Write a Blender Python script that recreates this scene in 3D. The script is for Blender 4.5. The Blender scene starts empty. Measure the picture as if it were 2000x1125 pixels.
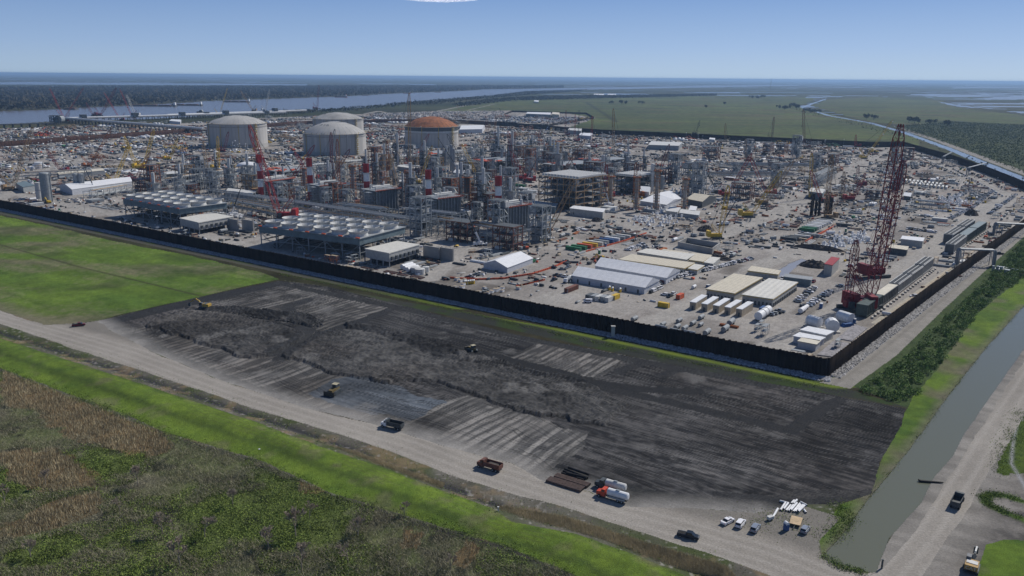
import bpy, math, random
import numpy as np
from mathutils import Vector, Matrix
random.seed(7); rng = np.random.default_rng(7)
S = bpy.context.scene
R = math.radians
# ---------------------------------------------------------------- camera
F = 1600.0; H = 120.0; ROLL = R(.5); CX = 1000.0; CY = 562.5
PIT = math.atan((CY-150.5)/F)
cam_d = bpy.data.cameras.new('camera'); cam = bpy.data.objects.new('camera', cam_d)
S.collection.objects.link(cam); S.camera = cam
cam_d.sensor_width = 36; cam_d.lens = 36*F/2000; cam_d.clip_start = 1; cam_d.clip_end = 2e5
cam.location = (0, 0, H)
cam.rotation_euler = (Matrix.Rotation(R(90)-PIT, 4, 'X') @ Matrix.Rotation(ROLL, 4, 'Z')).to_euler()
# ---------------------------------------------------------------- sky and sun
SUN_AZ = R(39); SUN_EL = R(43)
W = bpy.data.worlds.new('World'); S.world = W; W.use_nodes = True
nt = W.node_tree; nt.nodes.clear()
sky = nt.nodes.new('ShaderNodeTexSky'); sky.sky_type = 'NISHITA'; sky.sun_disc = False
sky.sun_elevation = SUN_EL; sky.sun_rotation = math.pi/2-SUN_AZ
sky.altitude = 100; sky.air_density = 1.0; sky.dust_density = 0.6; sky.ozone_density = 2.0
bg = nt.nodes.new('ShaderNodeBackground'); bg.inputs['Strength'].default_value = 0.075
tc = nt.nodes.new('ShaderNodeTexCoord'); sx = nt.nodes.new('ShaderNodeSeparateXYZ'); rp = nt.nodes.new('ShaderNodeValToRGB')
nt.links.new(tc.outputs['Generated'], sx.inputs[0]); nt.links.new(sx.outputs[2], rp.inputs[0])      # clear winter air: pale blue low down, deeper above
for i, (p, c) in enumerate([(0, (5.6, 7.6, 10.)), (.035, (4.2, 6.3, 9.9)), (.10, (2.2, 4.1, 8.3)), (.35, (1.2, 2.1, 4.4)), (1, (.6, 1.2, 2.8))]):
    e = rp.color_ramp.elements[i] if i < 2 else rp.color_ramp.elements.new(p)
    e.position = p; e.color = (c[0]/10, c[1]/10, c[2]/10, 1)
vm = nt.nodes.new('ShaderNodeVectorMath'); vm.operation = 'SCALE'; vm.inputs['Scale'].default_value = 10
nt.links.new(rp.outputs[0], vm.inputs[0])
dp = nt.nodes.new('ShaderNodeVectorMath'); dp.operation = 'DOT_PRODUCT'; dp.inputs[1].default_value = (math.cos(SUN_AZ), math.sin(SUN_AZ), 0)
nt.links.new(tc.outputs['Generated'], dp.inputs[0])
mr_ = nt.nodes.new('ShaderNodeMapRange'); mr_.inputs[1].default_value = -1; mr_.inputs[2].default_value = 1; mr_.inputs[3].default_value = .72; mr_.inputs[4].default_value = 1.08
nt.links.new(dp.outputs['Value'], mr_.inputs[0])
v2 = nt.nodes.new('ShaderNodeVectorMath'); v2.operation = 'SCALE'; nt.links.new(vm.outputs[0], v2.inputs[0]); nt.links.new(mr_.outputs[0], v2.inputs['Scale'])
mxs = nt.nodes.new('ShaderNodeMix'); mxs.data_type = 'RGBA'; mxs.inputs[0].default_value = .9
nt.links.new(sky.outputs[0], mxs.inputs[6]); nt.links.new(v2.outputs[0], mxs.inputs[7])
wo = nt.nodes.new('ShaderNodeOutputWorld')
nt.links.new(mxs.outputs[2], bg.inputs[0]); nt.links.new(bg.outputs[0], wo.inputs[0])
sd = bpy.data.lights.new('sun', 'SUN'); sd.energy = 4.0; sd.angle = R(.5); sd.color = (1, .95, .88)
so = bpy.data.objects.new('sun', sd); S.collection.objects.link(so)
dv = Vector((math.cos(SUN_AZ)*math.cos(SUN_EL), math.sin(SUN_AZ)*math.cos(SUN_EL), math.sin(SUN_EL)))
so.rotation_euler = dv.to_track_quat('Z', 'Y').to_euler(); so.location = (0, 0, 400)
S.view_settings.view_transform = 'Standard'; S.view_settings.look = 'None'
S.view_settings.exposure = 0; S.view_settings.gamma = 1
S.cycles.max_bounces = 5; S.cycles.diffuse_bounces = 2; S.cycles.glossy_bounces = 2
S.cycles.transparent_max_bounces = 8; S.cycles.volume_bounces = 0
# ---------------------------------------------------------------- a photo point to a place on the ground
cP, sP, cR, sR = math.cos(PIT), math.sin(PIT), math.cos(ROLL), math.sin(ROLL)
def ray(px, py):
    u = (px-CX)/F; v = (CY-py)/F
    u, v = cR*u-sR*v, sR*u+cR*v
    return u, cP+v*sP, -sP+v*cP
def G(px, py, z=0.0):
    r = ray(px, py); t = (z-H)/r[2]
    return (r[0]*t, r[1]*t)
def P3(px, py, z=0.0):
    g = G(px, py, z); return Vector((g[0], g[1], z))
def HT(px, yb, yt):                      # height of an upright thing whose foot is at yb, top at yt
    r0 = ray(px, yb); t = -H/r0[2]; r = ray(px, yt)
    return H+r[2]/r[1]*(r0[1]*t)
def at_depth(px, py, Y):                 # the point at forward distance Y
    r = ray(px, py); t = Y/r[1]; return Vector((r[0]*t, Y, H+r[2]*t))
def ang(a, b):
    a = G(*a); b = G(*b); return math.atan2(b[1]-a[1], b[0]-a[0])
AW = ang((1607, 735), (200, 448))        # along the front wall
AB = AW-math.pi/2                        # across it
# ---------------------------------------------------------------- materials
MATS = {}
def mat(name, col, rough=.75, metal=0., var=.18, scale=.6, bump=0., dirt=None, spec=.3, zs=1.):
    if name in MATS: return MATS[name]
    m = bpy.data.materials.new(name); m.use_nodes = True; t = m.node_tree; b = t.nodes['Principled BSDF']
    b.inputs['Roughness'].default_value = rough; b.inputs['Metallic'].default_value = metal
    b.inputs['Specular IOR Level'].default_value = spec
    g = t.nodes.new('ShaderNodeNewGeometry')
    n = t.nodes.new('ShaderNodeTexNoise'); n.inputs['Scale'].default_value = scale; n.inputs['Detail'].default_value = 5
    n.inputs['Roughness'].default_value = .65
    sc_ = t.nodes.new('ShaderNodeVectorMath'); sc_.operation = 'MULTIPLY'; sc_.inputs[1].default_value = (1, 1, zs)
    t.links.new(g.outputs['Position'], sc_.inputs[0]); t.links.new(sc_.outputs[0], n.inputs['Vector'])
    r = t.nodes.new('ShaderNodeValToRGB'); t.links.new(n.outputs['Fac'], r.inputs[0])
    c = np.array(col, float)
    lo = c*(1-var*1.6) if dirt is None else np.array(dirt, float)
    hi = np.minimum(c*(1+var), .9)
    r.color_ramp.elements[0].position = .3; r.color_ramp.elements[1].position = .62
    r.color_ramp.elements[0].color = (*lo, 1); r.color_ramp.elements[1].color = (*hi, 1)
    t.links.new(r.outputs[0], b.inputs['Base Color'])
    if bump:
        bp = t.nodes.new('ShaderNodeBump'); bp.inputs['Strength'].default_value = .6; bp.inputs['Distance'].default_value = bump
        t.links.new(n.outputs['Fac'], bp.inputs['Height']); t.links.new(bp.outputs[0], b.inputs['Normal'])
    MATS[name] = m; return m
def ribbed(name, col, period=.3, depth=.05, axis='X', rough=.6, var=.15, dark=None):
    """painted sheet metal with pressed ribs (object space)"""
    if name in MATS: return MATS[name]
    m = mat(name, col, rough, 0, var, .5); t = m.node_tree; b = t.nodes['Principled BSDF']
    tc = t.nodes.new('ShaderNodeTexCoord'); w = t.nodes.new('ShaderNodeTexWave'); w.bands_direction = axis
    w.inputs['Scale'].default_value = .314/period
    t.links.new(tc.outputs['Object'], w.inputs['Vector'])
    bp = t.nodes.new('ShaderNodeBump'); bp.inputs['Distance'].default_value = depth
    t.links.new(w.outputs['Fac'], bp.inputs['Height']); t.links.new(bp.outputs[0], b.inputs['Normal'])
    return m
def attr_mat(name, rough=.9, scale=2.5, amt=.35, bump=.15, spec=.1):
    """soil, grass and gravel: colour laid out in world space per vertex, broken up by noise"""
    m = bpy.data.materials.new(name); m.use_nodes = True; t = m.node_tree; b = t.nodes['Principled BSDF']
    b.inputs['Roughness'].default_value = rough; b.inputs['Specular IOR Level'].default_value = spec
    a = t.nodes.new('ShaderNodeAttribute'); a.attribute_name = 'tone'
    g = t.nodes.new('ShaderNodeNewGeometry'); n = t.nodes.new('ShaderNodeTexNoise')
    n.inputs['Scale'].default_value = scale; n.inputs['Detail'].default_value = 4; n.inputs['Roughness'].default_value = .7
    t.links.new(g.outputs['Position'], n.inputs['Vector'])
    mr = t.nodes.new('ShaderNodeMapRange'); mr.inputs[1].default_value = .25; mr.inputs[2].default_value = .75
    mr.inputs[3].default_value = 1-amt; mr.inputs[4].default_value = 1+amt
    t.links.new(n.outputs['Fac'], mr.inputs[0])
    mx = t.nodes.new('ShaderNodeVectorMath'); mx.operation = 'MULTIPLY'
    cb = t.nodes.new('ShaderNodeCombineXYZ')
    for i in range(3): t.links.new(mr.outputs[0], cb.inputs[i])
    t.links.new(a.outputs['Color'], mx.inputs[0]); t.links.new(cb.outputs[0], mx.inputs[1])
    t.links.new(mx.outputs[0], b.inputs['Base Color'])
    if bump:
        bp = t.nodes.new('ShaderNodeBump'); bp.inputs['Distance'].default_value = bump; bp.inputs['Strength'].default_value = .7
        t.links.new(n.outputs['Fac'], bp.inputs['Height']); t.links.new(bp.outputs[0], b.inputs['Normal'])
    MATS[name] = m; return m
def water_mat(name, col, rough=.12, wave=.25, bump=.04):
    m = bpy.data.materials.new(name); m.use_nodes = True; t = m.node_tree; b = t.nodes['Principled BSDF']
    b.inputs['Base Color'].default_value = (*col, 1); b.inputs['Roughness'].default_value = rough
    b.inputs['Specular IOR Level'].default_value = .5
    g = t.nodes.new('ShaderNodeNewGeometry'); n = t.nodes.new('ShaderNodeTexNoise')
    n.inputs['Scale'].default_value = wave; n.inputs['Detail'].default_value = 5
    t.links.new(g.outputs['Position'], n.inputs['Vector'])
    bp = t.nodes.new('ShaderNodeBump'); bp.inputs['Distance'].default_value = bump; bp.inputs['Strength'].default_value = .5
    t.links.new(n.outputs['Fac'], bp.inputs['Height']); t.links.new(bp.outputs[0], b.inputs['Normal'])
    MATS[name] = m; return m
# ---------------------------------------------------------------- noise (numpy)
def _h(ix, iy, s):
    n = (ix.astype(np.int64)*374761393+iy.astype(np.int64)*668265263+s*1442695041) & 0xffffffff
    n = ((n ^ (n >> 13))*1274126177) & 0xffffffff
    return ((n ^ (n >> 16)) & 0xffff)/65535.
def vn(x, y, s, seed=0):
    x = x/s; y = y/s; ix = np.floor(x); iy = np.floor(y); fx = x-ix; fy = y-iy
    fx = fx*fx*(3-2*fx); fy = fy*fy*(3-2*fy)
    a = _h(ix, iy, seed); b = _h(ix+1, iy, seed); c = _h(ix, iy+1, seed); d = _h(ix+1, iy+1, seed)
    return (a+(b-a)*fx)*(1-fy)+(c+(d-c)*fx)*fy
def fbm(x, y, s, seed=0, o=3):
    t = 0; a = .5; k = 0
    for i in range(o):
        t = t+a*vn(x, y, s, seed+i*7); k += a; a *= .55; s *= .5
    return t/k
def pip(x, y, poly):
    """points inside a polygon"""
    poly = np.array(poly); out = np.zeros(x.shape, bool)
    m = (x >= poly[:, 0].min()) & (x <= poly[:, 0].max()) & (y >= poly[:, 1].min()) & (y <= poly[:, 1].max())
    xs = x[m]; ys = y[m]; r = np.zeros(xs.shape, bool); j = len(poly)-1
    for i in range(len(poly)):
        xi, yi = poly[i]; xj, yj = poly[j]
        if yi != yj:
            r ^= ((yi > ys) != (yj > ys)) & (xs < (xj-xi)*(ys-yi)/(yj-yi)+xi)
        j = i
    out[m] = r; return out
def dline(x, y, pts):
    """distance to a polyline"""
    d = np.full(x.shape, 1e9)
    for a, b in zip(pts[:-1], pts[1:]):
        ax, ay = a; bx, by = b[0]-ax, b[1]-ay; L = bx*bx+by*by
        t = np.clip(((x-ax)*bx+(y-ay)*by)/L, 0, 1)
        d = np.minimum(d, np.hypot(x-ax-t*bx, y-ay-t*by))
    return d
def GP(*pts): return [G(*p) for p in pts]
# ---------------------------------------------------------------- object helpers
COL = S.collection
def tag(o, label=None, cat=None, group=None, kind=None):
    if label: o['label'] = label
    if cat: o['category'] = cat
    if group: o['group'] = group
    if kind or cat: o['kind'] = kind or 'thing'
    return o
def empty(name, loc, rz=0):
    o = bpy.data.objects.new(name, None); o.empty_display_size = 1; COL.objects.link(o)
    o.location = loc; o.rotation_euler = (0, 0, rz); return o
def copy_tree(o, parent=None):
    c = o.copy(); COL.objects.link(c); c.parent = parent
    for ch in list(o.children): copy_tree(ch, c)
    return c
class MB:
    def __init__(s): s.v = []; s.f = []; s.m = []
    def quadbox(s, c8, m=0):
        n = len(s.v); s.v += [tuple(p) for p in c8]
        for f in ((0, 3, 2, 1), (4, 5, 6, 7), (0, 1, 5, 4), (1, 2, 6, 5), (2, 3, 7, 6), (3, 0, 4, 7)):
            s.f.append(tuple(n+i for i in f)); s.m.append(m)
        return s
    def box(s, x, y, z, sx, sy, sz, m=0, rz=0, top=1.0):
        """x, y centre, z bottom"""
        c, q = math.cos(rz), math.sin(rz); P = []
        for zz, k in ((z, 1.), (z+sz, top)):
            for a, b in ((-1, -1), (1, -1), (1, 1), (-1, 1)):
                dx, dy = a*sx/2*k, b*sy/2*k; P.append((x+dx*c-dy*q, y+dx*q+dy*c, zz))
        return s.quadbox(P, m)
    def prism(s, pts, z0, z1, m=0, mtop=None):
        n = len(s.v); k = len(pts)
        s.v += [(p[0], p[1], z0) for p in pts]+[(p[0], p[1], z1) for p in pts]
        for i in range(k):
            j = (i+1) % k; s.f.append((n+i, n+j, n+k+j, n+k+i)); s.m.append(m)
        s.f.append(tuple(n+k+i for i in range(k))); s.m.append(m if mtop is None else mtop)
        s.f.append(tuple(n+i for i in reversed(range(k)))); s.m.append(m)
        return s
    def cyl(s, p, q, r0, r1=None, n=8, m=0, caps=True, ph=0.):
        r1 = r0 if r1 is None else r1; p = Vector(p); q = Vector(q); d = (q-p)
        if d.length < 1e-6: return s
        d.normalize(); a = d.cross(Vector((0, 0, 1)))
        if a.length < 1e-3: a = Vector((1, 0, 0))
        a.normalize(); b = a.cross(d); k = len(s.v)
        for c, r in ((p, r0), (q, r1)):
            for i in range(n):
                t = 2*math.pi*(i+ph)/n; s.v.append(tuple(c+a*(r*math.cos(t))+b*(r*math.sin(t))))
        for i in range(n):
            j = (i+1) % n; s.f.append((k+i, k+n+i, k+n+j, k+j)); s.m.append(m)
        if caps:
            s.f.append(tuple(k+i for i in range(n))); s.m.append(m)
            s.f.append(tuple(k+n+i for i in reversed(range(n)))); s.m.append(m)
        return s
    def bar(s, p, q, w, m=0): return s.cyl(p, q, w*.7, n=4, m=m, ph=.5)
    def lathe(s, prof, n=32, m=0, c=(0, 0, 0)):
        k = len(s.v)
        for r, z in prof:
            for i in range(n):
                t = 2*math.pi*i/n; s.v.append((c[0]+r*math.cos(t), c[1]+r*math.sin(t), c[2]+z))
        for j in range(len(prof)-1):
            for i in range(n):
                i2 = (i+1) % n; s.f.append((k+j*n+i, k+j*n+i2, k+(j+1)*n+i2, k+(j+1)*n+i)); s.m.append(m)
        return s
    def face(s, pts, m=0):
        n = len(s.v); s.v += [tuple(p) for p in pts]; s.f.append(tuple(range(n, n+len(pts)))); s.m.append(m); return s
    def build(s, name, mats, parent=None, loc=None, rz=0, smooth=False):
        me = bpy.data.meshes.new(name); me.from_pydata(s.v, [], s.f)
        mats = mats if isinstance(mats, (list, tuple)) else [mats]
        for x in mats: me.materials.append(x)
        me.polygons.foreach_set('material_index', s.m)
        if smooth: me.polygons.foreach_set('use_smooth', [True]*len(s.f))
        me.update()
        o = bpy.data.objects.new(name, me); COL.objects.link(o)
        if parent is not None: o.parent = parent
        if loc is not None: o.location = loc; o.rotation_euler = (0, 0, rz)
        return o
def np_mesh(name, V, Fq, mats, tone=None, parent=None, midx=None):
    """V (n,3), Fq (k,3|4)"""
    me = bpy.data.meshes.new(name); k = Fq.shape[1]
    me.vertices.add(len(V)); me.vertices.foreach_set('co', V.astype(np.float32).ravel())
    me.loops.add(Fq.size); me.loops.foreach_set('vertex_index', Fq.astype(np.int32).ravel())
    me.polygons.add(len(Fq)); me.polygons.foreach_set('loop_start', (np.arange(len(Fq))*k).astype(np.int32))
    for x in (mats if isinstance(mats, (list, tuple)) else [mats]): me.materials.append(x)
    if midx is not None: me.polygons.foreach_set('material_index', midx.astype(np.int32))
    me.update(calc_edges=True)
    if tone is not None:
        at = me.color_attributes.new('tone', 'FLOAT_COLOR', 'POINT')
        at.data.foreach_set('color', np.c_[tone, np.ones(len(tone))].astype(np.float32).ravel())
    o = bpy.data.objects.new(name, me); COL.objects.link(o)
    if parent is not None: o.parent = parent
    return o
# ================================================================ THE GROUND
# land-use outlines (traced once, then real places on the ground)
COMP = GP((-400, 325), (-400, 305), (0, 287), (385, 258), (600, 243), (850, 238), (970, 245), (1165, 262), (1400, 273), (1700, 288), (1765, 287),
          (1860, 315), (1940, 345), (2000, 371), (2064, 397), (1619, 734))
OUTY = GP((-400, 292), (-400, 262), (0, 251), (380, 240), (500, 231), (700, 223), (850, 217), (1000, 216), (1112, 222), (1163, 231), (1112, 249), (970, 245), (850, 238), (600, 243), (385, 258), (0, 287))
RIVER = GP((-700, 284), (-300, 256), (0, 243), (105, 237), (300, 232), (480, 222), (600, 216), (707, 210), (800, 200), (900, 192), (962, 187), (1025, 179), (1137, 175.5), (1300, 172.4), (1400, 170.3), (1560, 167.2),
           (1560, 165.6), (1400, 167.2), (1200, 170.5), (1100, 172), (950, 174.6), (900, 177.5), (775, 182.5), (650, 189), (400, 197.5), (375, 200), (250, 206), (155, 210), (150, 212), (0, 217.5), (-300, 230), (-700, 250))
PAST = GP((830, 222), (900, 208), (960, 197), (1060, 193), (1150, 192), (1400, 187), (1600, 190), (1560, 208), (1640, 227), (1720, 245), (1800, 266), (1790, 287), (1700, 288), (1400, 273), (1165, 262), (970, 245), (900, 230))
PAST2 = GP((1618, 194), (1700, 190), (1840, 196), (1870, 210), (2000, 226), (2200, 240), (2200, 262), (1850, 242), (1760, 243), (1700, 238), (1650, 225), (1585, 207))
WOOD2 = GP((1740, 248), (1850, 238), (2200, 252), (2300, 430), (1980, 332), (1860, 284), (1790, 262))
FCAN = GP((1614, 193), (1566, 209.5), (1620, 226), (1700, 240), (1760, 257), (1800, 271), (1860, 293), (1920, 318), (2000, 350), (2120, 400), (2400, 520))
GRASS = GP((-400, 335), (0, 421), (125, 448), (225, 472), (375, 500), (500, 530), (545, 545), (375, 583), (250, 611), (187, 627), (142, 632), (87, 635), (0, 607), (-400, 500))
ROAD = GP((-400, 500), (0, 607), (87, 635), (142, 632), (190, 627), (215, 645), (300, 688), (430, 742), (600, 798), (720, 826), (870, 872), (1000, 905), (1060, 940), (1150, 960), (1225, 990), (1350, 992), (1480, 1003),
          (1560, 985), (1640, 1010), (1600, 1060), (1607, 1090), (1685, 1118), (1715, 1122), (1790, 1035), (1850, 940), (1900, 862), (1950, 782), (2010, 690), (2300, 300), (2400, 420), (2010, 775), (1990, 830), (1930, 925), (1880, 1010), (1800, 1125),
          (1700, 1240), (1500, 1122), (1375, 1077), (1250, 1040), (1125, 997), (1000, 965), (875, 927), (750, 877), (650, 845), (500, 800), (375, 757), (250, 715), (125, 675), (0, 632), (-400, 530))
FIELD = GP((545, 548), (640, 560), (800, 600), (1000, 652), (1240, 697), (1500, 748), (1770, 798), (1760, 830), (1720, 900), (1700, 965), (1640, 985), (1560, 985), (1480, 1003), (1350, 992), (1225, 990), (1150, 960), (1060, 940), (1000, 905), (870, 872),
           (720, 826), (600, 798), (430, 742), (300, 688), (215, 645), (190, 627), (375, 583))
LEVEE = GP((-400, 545), (0, 667), (250, 747), (500, 832), (625, 882), (750, 922), (850, 962), (962, 1000), (1000, 1032), (1125, 1052), (1250, 1097), (1330, 1130), (1500, 1190), (1300, 1240), (1120, 1125), (1000, 1077), (875, 1037), (750, 997), (650, 965), (500, 897), (325, 845), (250, 812), (100, 757), (0, 720), (-400, 600))
CANAL = GP((2300, 250), (2000, 597), (1925, 680), (1850, 775), (1800, 845), (1750, 910), (1705, 962), (1650, 1037), (1609, 1084), (1630, 1103), (1685, 1117), (1710, 1118), (1737, 1052), (1800, 980), (1825, 932), (1862, 890), (1885, 845), (2000, 682), (2450, 200))
SROAD = GP((1602, 747), (1660, 759), (1750, 695), (1837, 610), (1937, 517), (2000, 462), (2150, 330), (2100, 345), (1990, 450), (1910, 515), (1787, 615), (1640, 733))
BUSH = GP((1676, 765), (1775, 790), (1800, 765), (1835, 715), (1880, 650), (1905, 615), (1950, 575), (2000, 545), (2200, 400), (2150, 345), (2000, 470), (1950, 525), (1851, 618), (1768, 703))
BANK = GP((1770, 798), (1780, 780), (1835, 715), (1905, 615), (2000, 540), (2300, 250), (2300, 300), (2000, 602), (1925, 682), (1850, 777), (1800, 847), (1750, 912), (1705, 964), (1650, 1039), (1605, 1085), (1598, 1040), (1640, 985), (1700, 965), (1720, 900), (1760, 830))
DITCH = [G(*p) for p in ((-400, 540), (0, 650), (250, 731), (500, 815), (640, 862), (800, 925), (960, 985), (1125, 1030), (1300, 1090), (1450, 1140))]
LAWN = GP((1925, 1065), (1960, 1055), (2100, 1060), (2100, 1240), (1900, 1240), (1915, 1110))
YROAD = [([(1000, 600), (1060, 590), (1150, 560), (1250, 520), (1400, 462), (1500, 425), (1590, 375), (1640, 345), (1700, 310)], 10),
         ([(0, 372), (130, 400), (350, 445), (560, 500), (760, 545), (1000, 600), (1250, 650), (1500, 690), (1600, 660)], 7),
         ([(1250, 640), (1350, 600), (1480, 520), (1560, 490), (1680, 480)], 8),
         ([(1500, 690), (1600, 640), (1720, 560), (1810, 500), (1900, 430), (1975, 385)], 11),
         ([(840, 545), (950, 450), (1040, 415)], 6), ([(1975, 385), (1900, 350), (1830, 320), (1740, 292)], 8),
         ([(1700, 310), (1740, 292), (1500, 283), (1300, 275), (1100, 268)], 6), ([(500, 490), (560, 450)], 7), ([(0, 390), (60, 340), (200, 300), (400, 280)], 8),
         ([(150, 385), (300, 350), (480, 330), (640, 322), (800, 318)], 9), ([(1280, 460), (1200, 430), (1100, 425)], 7), ([(1330, 300), (1260, 330), (1400, 345), (1560, 355)], 7),
         ([(900, 300), (1000, 285), (1150, 285), (1300, 300)], 9)]
YROAD = [([G(*p) for p in a], w) for a, w in YROAD]
REEDZ = [GP((0, 725), (60, 735), (200, 790), (325, 845), (335, 880), (300, 892), (200, 870), (120, 850), (60, 800), (0, 790)),
         GP((0, 880), (70, 870), (150, 900), (190, 940), (190, 960), (110, 960), (0, 940)), GP((100, 980), (185, 965), (195, 1000), (120, 1030), (60, 1045), (40, 1010)), GP((0, 1020), (60, 1020), (50, 1050), (0, 1060)),
         GP((580, 940), (640, 945), (640, 960), (590, 965)), GP((790, 1030), (830, 1040), (810, 1075), (790, 1070)), GP((905, 1060), (945, 1065), (935, 1095), (900, 1095))]
REEDB = GP((618, 866), (700, 888), (800, 925), (868, 948), (860, 966), (800, 950), (700, 920), (620, 886))
REEDC = GP((970, 990), (1100, 1012), (1250, 1060), (1420, 1110), (1440, 1135), (1330, 1120), (1200, 1075), (1050, 1035), (975, 1015))
u0 = (math.cos(AB), math.sin(AB)); v0 = (math.cos(AW), math.sin(AW))
MA = GP((470, 572), (560, 552), (760, 598), (690, 640), (600, 700), (560, 700), (610, 640), (420, 612), (400, 590))
MC = GP((1060, 662), (1245, 700), (1215, 722), (1160, 742), (985, 704), (975, 690))
MC2 = GP((905, 665), (960, 648), (975, 655), (925, 680))
MD = GP((215, 640), (290, 636), (400, 684), (480, 698), (560, 690), (640, 732), (720, 750), (850, 790), (930, 775), (1060, 818), (1150, 848), (1060, 940), (1000, 905), (870, 872), (720, 826), (600, 798), (430, 742))
MF = GP((280, 636), (365, 603), (420, 612), (560, 640), (590, 655), (540, 692), (480, 697), (395, 682), (330, 655))
MG = GP((560, 692), (620, 652), (690, 645), (840, 684), (950, 712), (1100, 742), (1160, 758), (1212, 790), (1172, 832), (1060, 815), (930, 772), (850, 745), (720, 748), (640, 730))
MK = GP((395, 597), (470, 600), (600, 612), (634, 628), (622, 640), (560, 628), (400, 610))
MR = GP((680, 632), (800, 655), (900, 682), (1000, 718), (1160, 744), (1140, 756), (950, 716), (820, 690), (690, 646))
MW = GP((595, 772), (640, 748), (700, 735), (760, 752), (870, 790), (780, 822), (700, 800), (640, 792))
MX = GP((1290, 745), (1370, 765), (1560, 825), (1700, 790), (1770, 800), (1760, 830), (1700, 870), (1600, 930), (1500, 850), (1300, 790))
def lerp(a, b, t): return a+(b-a)*t[:, None]
def C(*c): return np.array(c, float)
def streak(x, y, along, period, seed):
    """tractor passes: strips with their own brightness, broken along the way"""
    if along == 'u': a = x*u0[0]+y*u0[1]; t = x*v0[0]+y*v0[1]
    else: a = x*v0[0]+y*v0[1]; t = x*u0[0]+y*u0[1]
    t = t+1.6*(vn(x, y, 22., seed)-.5)*2+.5*(vn(x, y, 5., seed+3)-.5)
    k = np.floor(t/period); f = t/period-k
    br = _h(k, k*0+seed, 5)
    edge = np.exp(-((f-.5)/.36)**4)
    brk = vn(a, k*31., 14., seed+9)*.6+vn(a, t, 3., seed+11)*.4
    return edge*(.35+.65*br)*np.clip(brk*1.9-.25, 0, 1), f
def field_parts(x, y):
    wx = x+3.2*(fbm(x, y, 9., 31)-.5)*2+8*(vn(x, y, 28., 32)-.5); wy = y+3.2*(fbm(x, y, 9., 47)-.5)*2+8*(vn(x, y, 28., 48)-.5)
    return {k: pip(wx, wy, p) for k, p in dict(MA=MA, MC=MC, MC2=MC2, MD=MD, MF=MF, MG=MG, MK=MK, MR=MR, MW=MW, MX=MX).items()}
def col_field(x, y):
    n = len(x); q = field_parts(x, y)
    su, fu = streak(x, y, 'u', 3.6, 1); sv, fv = streak(x, y, 'v', 3.1, 2); sw, fw = streak(x, y, 'v', 1.5, 6)
    big = fbm(x, y, 60., 3); fine = fbm(x, y, 2.2, 4); mid = fbm(x, y, 9., 5)
    a = x*v0[0]+y*v0[1]; b = x*u0[0]+y*u0[1]
    lin = vn(a, b*9, 26., 77)*.5+vn(a, b*9, 9., 78)*.5
    dark = C(.021, .0215, .023); mid_c = C(.062, .06, .059); lt = C(.225, .215, .2)
    fl = vn(a, b*14, 7., 79); base = lerp(dark, mid_c*1.5, np.clip(.1+1.5*(lin-.42)+.35*sv+1.1*(big-.45)+1.3*(fine-.5)+.5*(mid-.45)+.8*(fl-.5), 0, 1.25))
    fu1 = vn(b, a*16, 9., 71); s = np.clip(su*1.5-.12+.5*(fine-.5)-.75*np.clip(fu1-.5, 0, 1)*2, 0, 1)
    A = lerp(C(.035, .035, .036), lt, np.clip(s*1.05+.15, 0, 1))
    for k in ('MA', 'MD', 'MC', 'MC2'):
        m = q[k]; base[m] = A[m]
    md = q['MD']; base[md] = lerp(C(.05, .05, .05), lt*1.05, np.clip(s*.9+.5*(mid-.4)+.1, 0, 1))[md]
    mb = pip(x, y, GP((760, 598), (1060, 664), (985, 704), (690, 640)))
    base[mb] = lerp(C(.02, .021, .023), C(.09, .088, .086), np.clip(sw*1.3, 0, 1))[mb]
    cl = np.clip((fbm(x, y, 3.5, 61)-.28)*2.2+.25*(fbm(x, y, 14., 62)-.5), 0, 1)
    cl = np.clip(cl+.9*(vn(x, y, .9, 64)-.5)+.5*(vn(x, y, 1.9, 65)-.5), 0, 1); cl = .55*cl+.3*fbm(x*u0[0]*2+y*u0[1]*2, (x*v0[0]+y*v0[1])*.5, 5., 68)+.3*(vn(x, y, .7, 69)-.5)+.1; M = lerp(C(.024, .025, .027), C(.115, .112, .107), np.clip(cl, 0, 1))
    for k in ('MF', 'MG'): base[q[k]] = M[q[k]]
    base[q['MR']] = lerp(C(.014, .015, .017), C(.045, .045, .046), cl)[q['MR']]
    base[q['MK']] = lerp(C(.011, .012, .014), C(.038, .039, .041), cl)[q['MK']]
    w = q['MW'] & ~q['MG']; base[w] = (lerp(C(.06, .073, .09), C(.17, .195, .225), np.clip(sv*.8+.5*fine, 0, 1)))[w]
    m = q['MX']; base[m] = base[m]*.72
    wt = fbm(x, y, 34., 170, 4); base = base*np.clip(1.75-1.9*wt, .42, 1.25)[:, None]; br = np.clip((fbm(x, y, 50., 171)-.45)*4, 0, 1); base = base*(1+br[:, None]*np.array([.05, .01, -.02])[None])
    lp_ = np.clip((fbm(x, y, 11., 172, 4)-.6)*7, 0, 1)*np.clip(wt*2-.5, 0, 1); base = lerp_(base, C(.2, .195, .187), lp_*.6)
    # haul tracks crossing the field
    for sd_, ang_ in ((1, 0.), (2, .22), (3, -.16)):
        ca, sa = math.cos(ang_), math.sin(ang_); p = (a*ca+b*sa)+6*(vn(a, b, 45., 130+sd_)-.5); q_ = -a*sa+b*ca+9*(vn(a, b, 38., 140+sd_)-.5)+3*(vn(a, b, 12., 160+sd_)-.5)
        t_ = np.abs(((q_/7.3) % 1)-.5)*7.3; on = (vn(np.floor(q_/7.3)*13., p, 24., 150+sd_) > (.42 if sd_ == 1 else .6)); rut_ = (np.exp(-((t_-1.05)/.22)**2))*on; base = base*(1-.62*rut_)[:, None]; bz_ = np.exp(-((t_-1.5)/.2)**2)*on; base = base+(bz_*.035)[:, None]
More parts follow.
